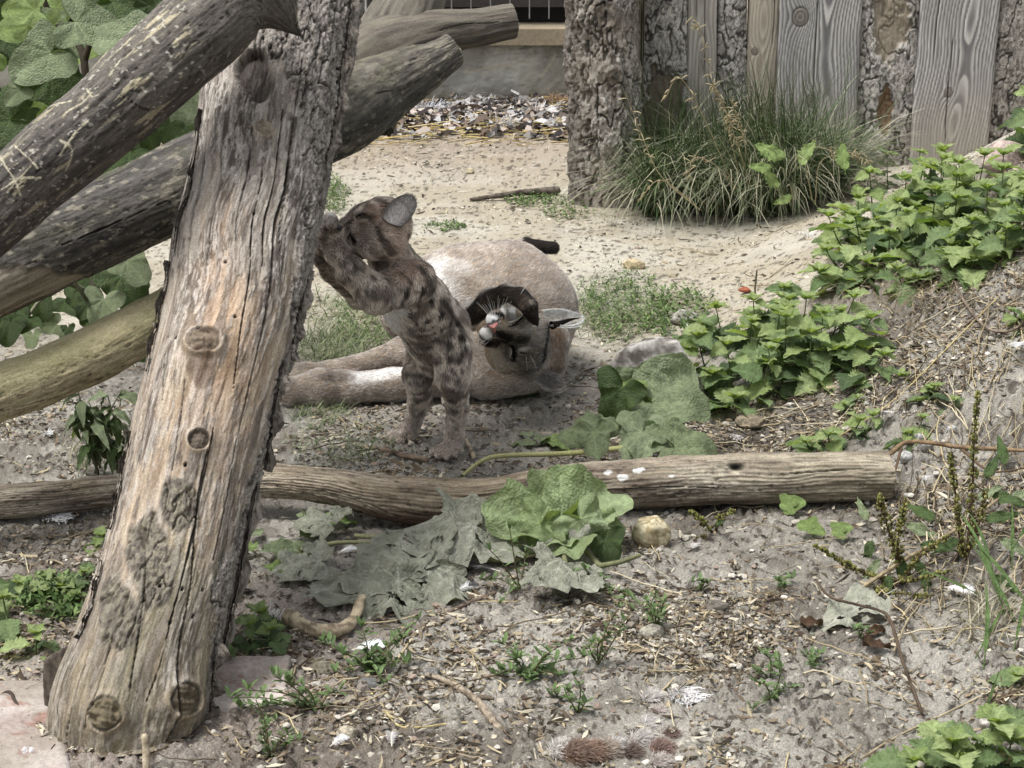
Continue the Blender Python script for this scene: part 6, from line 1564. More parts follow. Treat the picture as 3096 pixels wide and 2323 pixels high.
for s_ in ([(600, 566, 3.6), (590, 555, 3.64), (575, 540, 3.68), (562, 528, 3.72)], [(600, 566, 3.6), (620, 562, 3.58), (640, 555, 3.60)], [(566, 566, 3.6), (562, 545, 3.66), (562, 530, 3.7)]):
    stem_tube(rf, s_, .0055, .004, (120, 122, 88))
# wilted, ragged leaves lying on the soil below the log
wl = thing('wilted_burdock', 'flattened wilted grey-green burdock leaves spread on the soil below the log', 'burdock', G(400, 590))
W_ = [broad_leaf(seed=50+k, mat=M_wilt, wave=.06, fold=.08, droop=.12, crumple=.17, ragged=.16, holes=.13, L=34, K=71, name='wilted_leaf') for k in range(4)]
def ground_leaf(root, data, px, py, lpx, az, tilt=(0, 0), lift=.02, name='wilted_leaf'):
    g_ = G(px, py); g_[2] = float(ground_z([g_[0]], [g_[1]])[0])+lift; a = math.radians(az)
    return put(name, data, root, g_, (math.cos(a), math.sin(a), tilt[0]*0+.0), (tilt[0], tilt[1], 1), lpx*mpp(g_[1]))
for (k, px, py, l, az, tx, ty, lf) in [r_ for r_ in [(0, 430, 585, 105, 200, .0, -.30, .035), (1, 400, 600, 95, 185, .05, -.35, .03), (2, 470, 560, 90, 215, .1, -.25, .045), (3, 350, 560, 70, 170, 0, -.2, .03), (1, 470, 575, 70, 10, .1, -.3, .03),
                                   (2, 560, 590, 62, 250, .05, -.45, .04), (0, 575, 596, 44, 300, .1, -.4, .04), (3, 330, 540, 50, 150, 0, -.2, .04), (0, 500, 545, 60, 160, -.1, -.4, .05), (2, 390, 545, 46, 120, .2, -.3, .05), (3, 320, 575, 60, 190, .1, -.2, .02)] if r_[1:3] not in ((350, 560), (470, 575), (390, 545))]:
    ground_leaf(wl, W_[k], px, py, l, az, (tx, ty), lf)
for s_ in ([(355, 545, 3.62), (385, 548, 3.60), (405, 556, 3.58), (414, 568, 3.56)], [(300, 560, 3.6), (340, 552, 3.62), (390, 553, 3.6)], [(455, 560, 3.6), (500, 570, 3.58), (545, 562, 3.6)]):
    P = [G(a, b)+np.array([0, 0, .02]) for a, b, _ in s_]; P = smooth_path(P, 16); V, F = tube(P, np.linspace(.005, .0035, 16), 6); mk('stem', V, F, M_wood, wl, cols=np.tile(lin(150, 150, 112), (len(V), 1)))
# yellow-green jagged leaves by the trunk and curled ones
jl = [leaf_data('jagged_leaf', 30, 9, .42, .45, 7, .05, .2, .35, 70+k, mat=M_big_l if k % 2 else M_big_g, veins=7, lobes=.5) for k in range(3)]
jg = thing('thistle_rosette', 'flat rosette of jagged yellow-green leaves right of the trunk below the log', 'weed', G(285, 555))
for k, (px, py, l, az) in enumerate([(262, 562, 60, 15), (258, 560, 40, 150), (300, 545, 40, 40), (300, 528, 46, 60), (265, 575, 44, -20), (250, 545, 34, 70), (245, 590, 40, 250), (320, 530, 40, 20)]):
    ground_leaf(jg, jl[k % 3], px, py, l, az, (0, -.3), .02, 'jagged_leaf')
jg2 = thing('thistle_rosette', 'small bright jagged rosette between the cub and the burdock', 'weed', G(540, 444))
for k, (px, py, l, az) in enumerate([(540, 444, 40, 35), (545, 444, 36, 5), (536, 445, 30, 160), (540, 446, 34, 80), (548, 446, 28, -30), (532, 440, 26, 120)]):
    ground_leaf(jg2, jl[k % 3], px, py, l, az, (0, -.2), .015, 'jagged_leaf')
# holed leaf and brown curl lower right
hl = thing('holed_leaf', 'long insect-eaten green leaf with its pale midrib lying on the slope', 'leaf', G(850, 640))
HD = leaf_data('holed', 60, 21, .42, .12, 6, .04, .1, .2, 88, mat=M_wilt, veins=8, holes=.32, lobes=.35)
g_ = G(884, 610); g_[2] += .03; put('leaf_blade', HD, hl, g_, (-.75, -.62, -.02), (0, -.3, 1), .20)
for i, (px, py, s_) in enumerate([(862, 652, .05), (800, 632, .045), (868, 640, .04)]):
    dl = thing('dead_leaf', ['crumpled brown leaf right of the holed green leaf', 'small brown curled scrap left of the holed green leaf', 'brown leaf scrap under the end of the holed leaf'][i], 'dead leaf', G(px, py))
    d_ = leaf_data('crumpled', 30, 9, .7, .1, 5, .05, .3, .5, 90+i, mat=M_brown, curl=.22, lobes=.4); g_ = G(px, py); g_[2] += .012; put('leaf_blade', d_, dl, g_, (1, .3*i, .1), (0, -.2, 1), s_)
# ------------------------------------------------------------ dock plants with seed heads
def seed_stalk(parts, path, n, rad, r, dens=1.0):
    for i in range(n):
        k = r.uniform(.15, 1); j = min(int(k*(len(path)-1)), len(path)-2); p = path[j]+(path[j+1]-path[j])*(k*(len(path)-1)-j)
        a = r.uniform(0, 6.28); q = rad*r.uniform(.3, 1)*(1.15-.7*k); c = p+np.array([math.cos(a)*q, math.sin(a)*q, r.uniform(-.004, .004)])
        s_ = r.uniform(.0018, .0034); V = ICO_V*s_*np.array([1, 1, 1.3])+c; cc = lin(*r.choice([(150, 150, 80), (120, 116, 62), (172, 168, 104), (92, 84, 52), (134, 142, 72)]))*r.uniform(.7, 1.15)
        parts.append((V, ICO_F, np.tile(cc, (12, 1))))
DL = [leaf_data('dock_leaf', 26, 9, .34, .0, 5, .05, .25, .5, 100+k, mat=(M_big_d, M_big_g, M_big_d)[k], veins=10, bulge=.012, twist=(.3, -.3, .1)[k]) for k in range(3)]
def dock(label, base, stalks, leaves, seed):
    root = thing('dock_plant', label, 'dock', G(*base)); r = random.Random(seed); sp, tp = [], []
    for pts, rad, n in stalks:
        P = []
        for i, q in enumerate(pts):
            P.append(G(q[0], q[1]) if len(q) == 2 else pt(*q))
        P = smooth_path(P, 20); V, F = tube(P, np.linspace(.0032, .0014, 20), 5); tp.append((V, F, np.tile(lin(104, 84, 60), (len(V), 1)))); seed_stalk(sp, P, n, rad, r)
    V, F, C = join(tp); tag(mk('stalks', V, F, M_green_vc, root, cols=C), kind='stuff'); V, F, C = join(sp); tag(mk('seeds', V, F, M_green_vc, root, cols=C, smooth=False), kind='stuff')
    for k, (px, py, dy, l, al, nx, ny) in enumerate(leaves):
        Y = G(px, min(py+18, 760))[1]+dy; face_leaf(root, DL[k % 3], px, py, Y, l, al, nx, ny, name='dock_leaf')
    return root
dY = G(965, 555)[1]
dock('tall dock plant with an upright seed spike near the right edge', (965, 555),
     [([(966, 560), (972, 500, dY), (974, 440, dY), (978, 390, dY)], .012, 210), ([(966, 560), (958, 510, dY), (952, 470, dY), (950, 452, dY)], .011, 120), ([(966, 560), (980, 520, dY-.02), (986, 490, dY-.02)], .012, 90), ([(966, 560), (960, 540, dY-.03), (955, 500, dY-.03)], .010, 80)],
     [(985, 478, 0, 34, 60, 0, .4), (978, 500, 0, 36, 40, .1, .6), (990, 495, 0, 44, -20, 0, .8), (985, 520, 0, 40, 10, 0, .5), (1000, 540, 0, 40, -30, 0, .4), (1005, 465, .05, 36, 100, 0, .3), (960, 540, 0, 34, 200, 0, .4), (1010, 500, .05, 34, 30, 0, .6), (995, 575, 0, 34, -40, 0, .3)], 1)
dY2 = G(900, 580)[1]
dock('sprawling dock plant with drooping seed clusters below the log end', (900, 580),
     [([(900, 575), (892, 540, dY2), (882, 510, dY2), (880, 496, dY2)], .015, 170), ([(900, 575), (898, 540, dY2-.02), (906, 500, dY2-.02)], .013, 130), ([(905, 582), (880, 578, dY2-.04), (850, 566, dY2-.06), (815, 545, dY2-.1)], .010, 170), ([(905, 582), (915, 560, dY2-.02), (935, 545, dY2-.02), (950, 535, dY2-.02)], .010, 120), ([(900, 580), (880, 590, dY2-.08), (930, 596, dY2-.1)], .012, 110), ([(900, 575), (912, 580, dY2-.08), (950, 570, dY2-.1)], .010, 90)],
     [(872, 540, 0, 34, 255, -.1, .2), (906, 525, .03, 44, -25, 0, .6), (920, 545, 0, 38, -10, 0, .6), (900, 560, 0, 44, -75, 0, .2), (880, 560, 0, 30, 230, 0, .3), (915, 560, 0, 34, -60, 0, .3), (890, 575, 0, 30, 260, 0, .2), (868, 520, .04, 30, 120, -.2, .3), (935, 520, .05, 40, 140, 0, .5), (925, 570, 0, 30, -90, 0, .2)], 2)
dY3 = G(700, 540)[1]
dock('small dock seed clusters under the near side of the ground log', (700, 530), [([(712, 532), (702, 520, dY3), (690, 512, dY3)], .012, 70), ([(716, 530), (720, 518, dY3), (735, 510, dY3)], .010, 60), ([(705, 535), (698, 540, dY3), (690, 548, dY3-.02)], .009, 40)], [(715, 525, 0, 14, 30, 0, .4)], 3)
# round-leaved seedlings under the log
RL = broad_leaf(seed=60, mat=M_big_l, wave=.04, fold=.1, droop=.2, L=12, K=25)
for i, (px, py, l, al, lab) in enumerate([(788, 504, 20, 10, 'round pale leaf on a thin stalk just below the ground log'), (812, 526, 17, 170, 'pair of round pale leaves below the log, left one of two sprouts'), (838, 530, 17, 20, 'small round-leaved sprout left of the sprawling dock'), (606, 1, 0, 0, None)]):
    if lab is None: continue
    rt_ = thing('round_leaf_sprout', lab, 'seedling', G(px, py+12)); Y = G(px, py+12)[1]
    face_leaf(rt_, RL, px, py, Y, l, al, 0, .9, name='leaf'); face_leaf(rt_, RL, px+4, py+3, Y-.01, l*.7, al+150, 0, .8, name='leaf')
    P = smooth_path([G(px, py+12), pt(px+3, py+6, Y), pt(px, py, Y)], 6); V, F = tube(P, .0012, 4); mk('stem', V, F, M_green_vc, rt_, cols=np.tile(lin(120, 130, 80), (len(V), 1)))
# ------------------------------------------------------------ grasses
def blades(n, base_fn, lmin, lmax, w, palette, r, bend=.8, up=.8, seg=6, az=None, azs=3.14):
    """bent, tapering grass blades as strips"""
    Vs, Cs = [], []; t = np.linspace(0, 1, seg)
    for i in range(n):
        b, out = base_fn(); L_ = r.uniform(lmin, lmax); a = (az if az is not None else math.atan2(out[1], out[0]))+r.uniform(-azs, azs)
        e0 = max(.15, min(1.5, r.gauss(up, .22))); bd = bend*r.uniform(.5, 1.4); el = e0-bd*t**1.3*1.4
        st = np.cumsum(np.concatenate([[0], np.full(seg-1, L_/(seg-1))*1.])); hx_ = np.concatenate([[0], np.cumsum(np.cos(el[:-1])*L_/(seg-1))]); hz = np.concatenate([[0], np.cumsum(np.sin(el[:-1])*L_/(seg-1))])
        P = np.column_stack([b[0]+hx_*math.cos(a), b[1]+hx_*math.sin(a), b[2]+hz]); g0 = zg(P[:, 0], P[:, 1])+.004; P[:, 2] = np.maximum(P[:, 2], g0)
        s_ = np.array([-math.sin(a+.5), math.cos(a+.5), 0])*(w*r.uniform(.6, 1.3)); wd = (1-t**2.2)[:, None]*.5+.04
        Vs.append(np.stack([P-s_*wd, P+s_*wd], 1).reshape(-1, 3)); c = lin(*r.choice(palette))*r.uniform(.7, 1.2); Cs.append(np.tile(c, (2*seg, 1))*np.repeat(.75+.4*t, 2)[:, None])
    V = np.vstack(Vs); f = np.array([[2*i, 2*i+1, 2*i+3, 2*i+2] for i in range(seg-1)]); F = (f[None]+2*seg*np.arange(n)[:, None, None]).reshape(-1, 4)
    return V, F, np.vstack(Cs)
r = random.Random(31)
GREENS = [(96, 124, 66), (76, 104, 52), (116, 142, 86), (60, 86, 44), (130, 150, 96)]
tu = thing('grass_tussock', 'large dark green grass tussock drooping at the foot of the slab fence', 'grass tussock', G(740, 205))
tus_c = [(672, 206, .10), (700, 204, .13), (732, 202, .14), (765, 200, .14), (798, 198, .13), (826, 196, .10), (656, 212, .07), (715, 212, .13), (755, 212, .12), (785, 210, .10), (740, 206, .1), (775, 206, .1)]
def tus():
    c = r.choice(tus_c); g_ = G(c[0]+r.uniform(-14, 14), c[1]+r.uniform(-5, 5)); return g_, (r.uniform(-1, 1), r.uniform(-1.6, .6))
V, F, C = blades(3400, tus, .20, .42, .0048, [(84, 108, 62), (106, 130, 82), (66, 90, 50), (130, 148, 104)], r, bend=1.05, up=1.15, azs=.6)
tag(mk('green_blades', V, F, M_green_vc, tu, cols=C), kind='stuff')
V, F, C = blades(1700, tus, .26, .58, .0034, [(196, 196, 168), (168, 172, 142), (214, 208, 180), (150, 160, 124)], r, bend=1.4, up=1.0, azs=.7)
tag(mk('dry_blades', V, F, M_green_vc, tu, cols=C), kind='stuff')
V, F, C = blades(800, tus, .30, .60, .0030, [(54, 74, 40), (74, 96, 56), (96, 104, 72)], r, bend=.35, up=1.30, azs=1.2)
tag(mk('tall_blades', V, F, M_green_vc, tu, cols=C), kind='stuff')
# straw-coloured seed stalks rising from the tussock
for (pts, n) in [([(742, 185, 6.5), (728, 130, 6.48), (712, 80, 6.45), (700, 30, 6.42), (690, 14, 6.4)], 34), ([(748, 185, 6.5), (736, 140, 6.48), (722, 100, 6.46), (712, 84, 6.45)], 40), ([(752, 190, 6.5), (738, 145, 6.46), (726, 112, 6.44)], 40), ([(756, 190, 6.5), (742, 135, 6.47), (730, 98, 6.44)], 40),
                 ([(738, 190, 6.46), (715, 165, 6.42), (694, 158, 6.4), (688, 180, 6.38)], 26), ([(735, 190, 6.5), (705, 120, 6.45), (680, 78, 6.4), (664, 100, 6.38)], 20), ([(700, 210, 6.3), (660, 175, 6.28), (640, 130, 6.3), (625, 92, 6.3)], 18), ([(815, 205, 6.4), (822, 160, 6.42), (860, 158, 6.4), (872, 165, 6.4)], 20), ([(812, 200, 6.4), (806, 150, 6.4), (840, 152, 6.4), (866, 154, 6.4)], 18), ([(690, 200, 6.4), (660, 180, 6.36), (640, 200, 6.34)], 12)]:
    P = smooth_path([pt(*q) for q in pts], 18); parts = [tube(P, np.linspace(.0018, .0007, 18), 4)]; parts = [(p[0], p[1], np.tile(lin(196, 182, 144), (len(p[0]), 1))) for p in parts]
    for i in range(n):
        k = r.uniform(.45, 1); j = min(int(k*17), 16); c = P[j]; d = np.array([r.uniform(-1, .8), r.uniform(-.5, .5), r.uniform(-1, .6)]); d = d/np.linalg.norm(d)*r.uniform(.010, .032)
        V, F = tube(smooth_path([c, c+d*.5+np.array([0, 0, .003]), c+d], 4), [.0005, .0016, .0018, .0006], 4); parts.append((V, F, np.tile(lin(214, 200, 160)*r.uniform(.75, 1.1), (len(V), 1))))
    V, F, C = join(parts); mk('seed_stalk', V, F, M_green_vc, tu, cols=C)
for (px, py, l, al) in ((785, 158, 34, 150), (800, 165, 30, 60), (778, 188, 26, 120), (792, 196, 20, 200), (845, 170, 30, 95), (772, 168, 24, 170)):
    face_leaf(tu, DL[1] if False else jl[1], px, py, 6.35, l, al, 0, .3, name='broad_weed_leaf')
def patch(kind_label, n, region, lmin, lmax, pal, seed, w=.0025, bend=.9, up=.8, name='grass_patch'):
    r = random.Random(seed)
    def f():
        while True:
            px, py = r.uniform(region[0], region[2]), r.uniform(region[1], region[3]); a = ((px-(region[0]+region[2])/2)/((region[2]-region[0])/2))**2+((py-(region[1]+region[3])/2)/((region[3]-region[1])/2))**2
            if a < r.uniform(.3, 1.1): break
        return G(px, py), (r.uniform(-1, 1), r.uniform(-1, 1))
    V, F, C = blades(n, f, lmin, lmax, w, pal, r, bend, up)
    return tag(mk(name, V, F, M_green_vc, cols=C), kind='stuff')
PG = [(150, 166, 118), (120, 140, 88), (170, 176, 136), (100, 122, 74), (190, 188, 150)]
patch('', 700, (300, 285, 400, 372), .03, .08, PG, 41); patch('', 500, (290, 330, 372, 372), .03, .09, PG, 42); patch('', 420, (282, 392, 350, 432), .02, .06, PG, 43); patch('', 420, (276, 420, 400, 470), .02, .05, PG, 44)
patch('', 500, (560, 280, 660, 350), .02, .055, PG, 45); patch('', 300, (-10, 290, 60, 340), .03, .08, PG, 46); patch('', 200, (60, 420, 130, 480), .03, .07, [(186, 178, 150), (150, 150, 118)], 47)
patch('', 120, (560, 190, 640, 225), .01, .03, PG, 48); patch('', 200, (840, 262, 990, 320), .08, .20, [(150, 136, 112), (116, 100, 80), (176, 160, 132)], 49, w=.002, bend=1.1, up=.5)
patch('', 160, (960, 590, 1010, 660), .05, .14, [(186, 180, 152), (160, 154, 126), (206, 200, 176)], 50, w=.002)
# ground-cover weeds with tiny lance-shaped leaves
def weed_mass(n, region, seed, hmax=.05, ls=.011, pal=None, name='knotweed_cover'):
    r = random.Random(seed); nq = np.random.default_rng(seed); pal = pal or [(104, 132, 70), (84, 112, 56), (130, 154, 92), (70, 96, 48), (150, 168, 110)]
    Vs, Cs = [], []
    for i in range(n):
        while True:
            px, py = r.uniform(region[0], region[2]), r.uniform(region[1], region[3]); a = ((px-(region[0]+region[2])/2)/((region[2]-region[0])/2))**2+((py-(region[1]+region[3])/2)/((region[3]-region[1])/2))**2
            if a < r.uniform(.35, 1.1): break
        g_ = G(px, py); h = hmax*r.random()*(1.2-min(1, a)*.6); lean = (r.uniform(-.5, .5)*h, r.uniform(-.5, .5)*h)
        for k in range(7):
            t = (k+1)/7; p = g_+np.array([lean[0]*t, lean[1]*t, h*t]); b = r.uniform(0, 6.28); el = r.uniform(-.1, .9); L_ = ls*r.uniform(.6, 1.3)
            X = np.array([math.cos(b)*math.cos(el), math.sin(b)*math.cos(el), math.sin(el)]); S_ = np.array([-math.sin(b), math.cos(b), r.uniform(-.3, .3)])*L_*.2
            Vs.append(np.array([p, p+X*L_*.5+S_, p+X*L_, p+X*L_*.5-S_])); Cs.append(np.tile(lin(*r.choice(pal))*r.uniform(.7, 1.2), (4, 1)))
    V = np.vstack(Vs); F = np.arange(len(V)).reshape(-1, 4); return tag(mk(name, V, F, M_green_vc, cols=np.vstack(Cs), smooth=False), kind='stuff')
weed_mass(520, (572, 268, 668, 345), 61, .06); weed_mass(260, (330, 300, 410, 352), 62, .05); weed_mass(200, (315, 180, 352, 215), 63, .05); weed_mass(110, (500, 195, 560, 208), 64, .02, .012)
weed_mass(60, (420, 222, 470, 233), 65, .015, .012); weed_mass(200, (640, 290, 720, 345), 66, .05, .016); weed_mass(110, (540, 195, 600, 222), 67, .03, .012); weed_mass(90, (440, 372, 475, 392), 68, .03, .010)
weed_mass(90, (500, 388, 540, 400), 69, .02, .010); weed_mass(150, (0, 580, 95, 625), 70, .03, .02)
def weed_plant(label, px, py, stems, seed, ls=.022, tone=(112, 136, 84)):
    """a knotweed: thin stems with lance leaves; stems = [(dx,dy) px tip offsets]"""
    r = random.Random(seed); b = G(px, py); root = thing('knotweed_plant', label, 'weed', b); parts = []; lp = []
    for dx, dy in stems:
        tip = pt(px+dx, py+dy, b[1]+r.uniform(-.04, .04)) if dy < 0 else G(px+dx, py+dy)+np.array([0, 0, .012])
        tip[2] = max(tip[2], float(zg(tip[0], tip[1]))+.01)
        P = smooth_path([b, (b+tip)/2+np.array([r.uniform(-.01, .01), 0, .012]), tip], 12); V, F = tube(P, np.linspace(.0014, .0008, 12), 4); parts.append((V, F, np.tile(lin(128, 122, 84), (len(V), 1))))
        for k in range(1, 12):
            for q in range(r.choice((1, 1, 2)) if k < 11 else 4):
                a = r.uniform(0, 6.28); el = r.uniform(.0, .8) if k < 11 else r.uniform(.4, 1.2); L_ = ls*r.uniform(.55, 1.2); X = np.array([math.cos(a)*math.cos(el), math.sin(a)*math.cos(el), math.sin(el)]); S_ = np.cross(X, (0, 0, 1)); S_ = S_/np.linalg.norm(S_)*L_*.17
                c = P[k]; up = np.array([0, 0, L_*.06]); c_ = lin(*tone)*r.uniform(.65, 1.25)
                lp.append((np.array([c, c+X*L_*.35+S_+up, c+X*L_*.35, c+X*L_*.35-S_+up, c+X*L_*.7+S_*.8+up, c+X*L_*.7, c+X*L_*.7-S_*.8+up, c+X*L_-up]), np.array([[0, 1, 2, 2], [0, 2, 3, 3], [1, 4, 5, 2], [2, 5, 6, 3], [4, 7, 5, 5], [5, 7, 6, 6]]), np.tile(c_, (8, 1))))
    V, F, C = join(parts); tag(mk('stems', V, F, M_green_vc, root, cols=C), kind='stuff')
    V, F, C = join(lp); Ft = F[F[:, 2] == F[:, 3]][:, :3]; F4_ = F[F[:, 2] != F[:, 3]]
    tag(mk('foliage', V, [Ft, F4_], M_green_vc, root, cols=C, smooth=False), kind='stuff')
for i, a in enumerate([('leafy knotweed sprawling below the white feather in the foreground', 372, 672, [(-30, -18), (30, -34), (-10, -44), (36, -8), (-36, 6), (12, 20), (46, -52), (-50, -30), (20, 2), (0, -20)]),
    ('knotweed beside the pink slab, its stems reaching left', 318, 712, [(-44, -36), (-70, -22), (-88, -14), (-60, 4), (-30, -30), (20, -20), (-78, -4)]),
    ('bushy knotweed in the middle of the bare foreground soil', 530, 678, [(-26, -34), (20, -26), (40, -36), (-34, 4), (10, -8), (-14, -20), (30, 6), (54, -20), (0, 10)]),
    ('small upright knotweed above the bent stick', 578, 714, [(-4, -38), (-10, -16), (6, -10)]), ('thin branching weed right of the bare soil patch', 598, 665, [(10, -30), (22, -58), (-6, -22), (26, -44)]),
    ('trailing weed under the wilted leaves', 600, 590, [(-30, -18), (0, -8), (30, 12), (44, 24), (-14, -20), (52, 40)]), ('weed sprigs in front of the ruffled burdock leaf', 520, 590, [(-30, -40), (-40, -10), (6, -40), (-10, -60), (-20, 20)]),
    ('sprig on the slope below the sprawling dock', 772, 702, [(10, -34), (26, -14), (-16, -20), (4, 4), (-20, 14)]), ('reddish sprig left of the long brown stalk', 770, 680, [(-6, -26), (10, -20), (-14, -6)]),
    ('fine feathery weed by the pale stone', 656, 630, [(0, -36), (-10, -30), (8, -28), (4, -18), (-6, -14)]), ('thin weed at the foot of the trunk, right side', 270, 760, [(-14, -60), (6, -40), (-6, -34), (18, -26), (30, -20)]),
    ('small weed on the soil left of the ruffled leaf', 430, 560, [(-8, -16), (10, -12)]), ('pale sprout above the right pebbles', 700, 592, [(-8, -10), (8, -8)]), ('tiny two-leaved sprout on the bare slope', 785, 590, [(-6, -8), (8, -8)]),
    ('low weed left of the rabbit fur', 560, 700, [(-10, -4), (8, -8)]), ('sprout between straw and the holed leaf', 860, 640, [(-6, -10), (10, -6)]), ('sprout by the brown scraps', 815, 668, [(-10, -6), (8, -10), (-2, 6)])]):
    weed_plant(*a, 200+i, ls=.024 if i in (0, 1, 2) else .018)
# coarse grass leaves in the right corner
cg = thing('coarse_grass', 'coarse broad grass blades with bent leaves at the lower right edge', 'grass', G(1010, 650))
GB = [leaf_data('grass_leaf', 24, 5, .055, 0, 1, .01, .1, d, 120+i, mat=M_grass, veins=1, bulge=.003) for i, d in enumerate((.5, 1.1, .2))]
for k, (px, py, l, al) in enumerate([(1010, 610, 90, 110), (1000, 600, 120, 100), (1016, 640, 80, 75), (980, 650, 70, 60), (985, 655, 100, 80), (1012, 560, 70, 85), (1024, 600, 90, 120), (996, 680, 60, 250), (1018, 540, 60, 60), (970, 590, 60, 150), (990, 560, 66, 100)]):
    Y = G(min(px, 1020), min(py+20, 700))[1]; face_leaf(cg, GB[k % 3], px, py, Y, l, al, .2, .3, name='blade')
# ------------------------------------------------------------ stones, sticks, feathers, scraps
M_rock = vc_mat('rock', rough=.85, spec=.25, bump=.002, bscale=140, var=.25, vscale=120)
def uv_sphere(nt, npn):
    th = np.linspace(.02, math.pi-.02, nt); ph = np.linspace(0, 2*math.pi, npn, endpoint=False)
    return np.array([[math.sin(t)*math.cos(p), math.sin(t)*math.sin(p), math.cos(t)] for t in th for p in ph]), grid_faces(nt, npn, True)
def stone(label, px, py, wpx, hpx, c, seed, facets=7, depth=.8, cat='stone', name='stone', c2=None, sink=.25, n=(26, 40), rough=.05):
    """an angular stone: a ball cut by flat facets; px,py is the middle of its foot"""
    r = np.random.default_rng(seed); g_ = G(px, py); u = mpp(g_[1]); S, F = uv_sphere(*n)
    R = np.ones(len(S))
    for k in range(facets):
        d = r.normal(size=3); d[2] = abs(d[2])*.8; d /= np.linalg.norm(d); o = r.uniform(.62, .86); cs = S@d; R = np.where(cs > .05, np.minimum(R, o/np.maximum(cs, .05)), R)
    R = R*(1+rough*fbm(S*2.6+seed, 4, seed)+rough*.5*fbm(S*9+seed, 3, seed+3))
    P = S*R[:, None]*np.array([wpx*u/2*1.12, wpx*u/2*depth, hpx*u/2*1.15])
    a = r.uniform(0, 1); P[:, 2] += hpx*u/2*(1-sink); P = P+g_; P[:, 1] += wpx*u*.3*depth
    cc = mixc(lin(*c), lin(*(c2 or tuple(int(k*.72) for k in c))), sst(-.3, .35, fbm(S*4+seed, 4, seed+9)))
    cc = mixc(cc, lin(60, 54, 48), .5*sst(.35, .5, fbm(S*14+seed, 2, seed+5)))
    o = mk(name, P, F, M_rock, cols=cc, origin=g_)
    return tag(o, label, cat)
stone('yellowish angular stone below the log, right of the ruffled burdock leaf', 652, 549, 38, 36, (216, 206, 174), 3, 12, c2=(158, 142, 108), sink=.12, rough=.02)
stone('large pale grey boulder with dark speckles behind the burdock leaf', 660, 404, 92, 66, (206, 202, 194), 5, 6, depth=.5, cat='boulder', name='boulder', c2=(110, 104, 96), sink=.2, n=(40, 60), rough=.09)
stone('pale speckled stone among the weeds behind the boulder', 684, 324, 26, 14, (196, 192, 180), 6, 6)
stone('dark grey pointed stone on the bare slope', 716, 614, 26, 15, (128, 122, 112), 8, 6)
stone('whitish rough stone beside the feathery weed', 652, 640, 24, 16, (188, 182, 166), 9, 8)
stone('round grey-green pebble at the end of the pink slab', 322, 678, 26, 17, (150, 142, 124), 10, 4)
stone('pale flat stone left of the bent stick', 432, 678, 18, 11, (150, 148, 142), 11, 6)
stone('pinkish boulder half hidden by the top nettles at the right edge', 1006, 172, 44, 30, (206, 186, 176), 12, 6, cat='boulder', name='boulder', c2=(168, 150, 142))
stone('brown blocky stone at the left of the white feather bundle on the slope', 598, 560, 30, 22, (128, 120, 110), 13, 7)
stone('white pebble above the log end, leftmost of the pebble group', 907, 462, 15, 11, (214, 212, 208), 14, 4)
stone('pale pebble above the log end, upper one of the group', 920, 443, 12, 10, (196, 194, 188), 15, 4)
stone('grey pebble above the log end, between two lighter ones', 926, 452, 16, 12, (166, 162, 154), 16, 4)
stone('white pebble beside the tall dock spike', 952, 434, 11, 10, (204, 202, 198), 17, 4)
stone('buff sandstone block buried under the mid nettle clump', 752, 428, 30, 13, (150, 138, 116), 18, 8)
stone('yellow stone on the sand in front of the tussock', 634, 270, 20, 11, (214, 196, 158), 19, 6)
stone('orange brick scrap lying on the sand', 745, 292, 12, 5, (196, 116, 84), 20, 6)
stone('small stone on the sand near the stick', 470, 174, 8, 6, (214, 202, 170), 21, 5)
stone('cream stone at the foot of the photograph-right rabbit fur', 690, 752, 26, 14, (190, 184, 170), 22, 8) if False else stone('cream stone right of the rabbit fur', 690, 752, 24, 14, (190, 184, 170), 22, 8)
stone('yellow-stained stone in the bottom right corner', 1008, 764, 24, 12, (206, 194, 150), 23, 7)
stone('pale stone under the lower right nettle', 990, 728, 20, 12, (206, 200, 190), 24, 5)
stone('grey flat stone under the knotweed', 372, 690, 28, 12, (136, 136, 132), 25, 7)
stone('cream lump left of the dried feather', 348, 740, 24, 15, (200, 190, 168), 26, 7)
stone('small cream stone at the bottom end of the bent stick', 462, 744, 10, 8, (206, 194, 160), 27, 5)
stone('dark chunk of trunk bark behind the left side of the trunk foot', 60, 716, 38, 84, (110, 100, 90), 28, 7, depth=.8, cat='stone', c2=(76, 68, 60), sink=.1, rough=.04)  # bark of the trunk, shaped with the stone builder
stone('pale stone hidden in the left bank leaves', 5, 300, 14, 12, (150, 144, 136), 29, 5)
rs = random.Random(77)
for i in range(46):
    px, py = rs.uniform(250, 1010), rs.uniform(530, 764)
    if 560 < py < 620 and px < 620: continue
    w = rs.uniform(6, 12); g = stone('loose grey pebble on the bare foreground soil', px, py, w, w*.6, rs.choice([(176, 170, 160), (140, 134, 124), (204, 198, 188), (118, 110, 100)]), 100+i, 5, n=(9, 12), name='pebble', cat='pebble'); g['group'] = 'loose pebbles on the foreground soil'
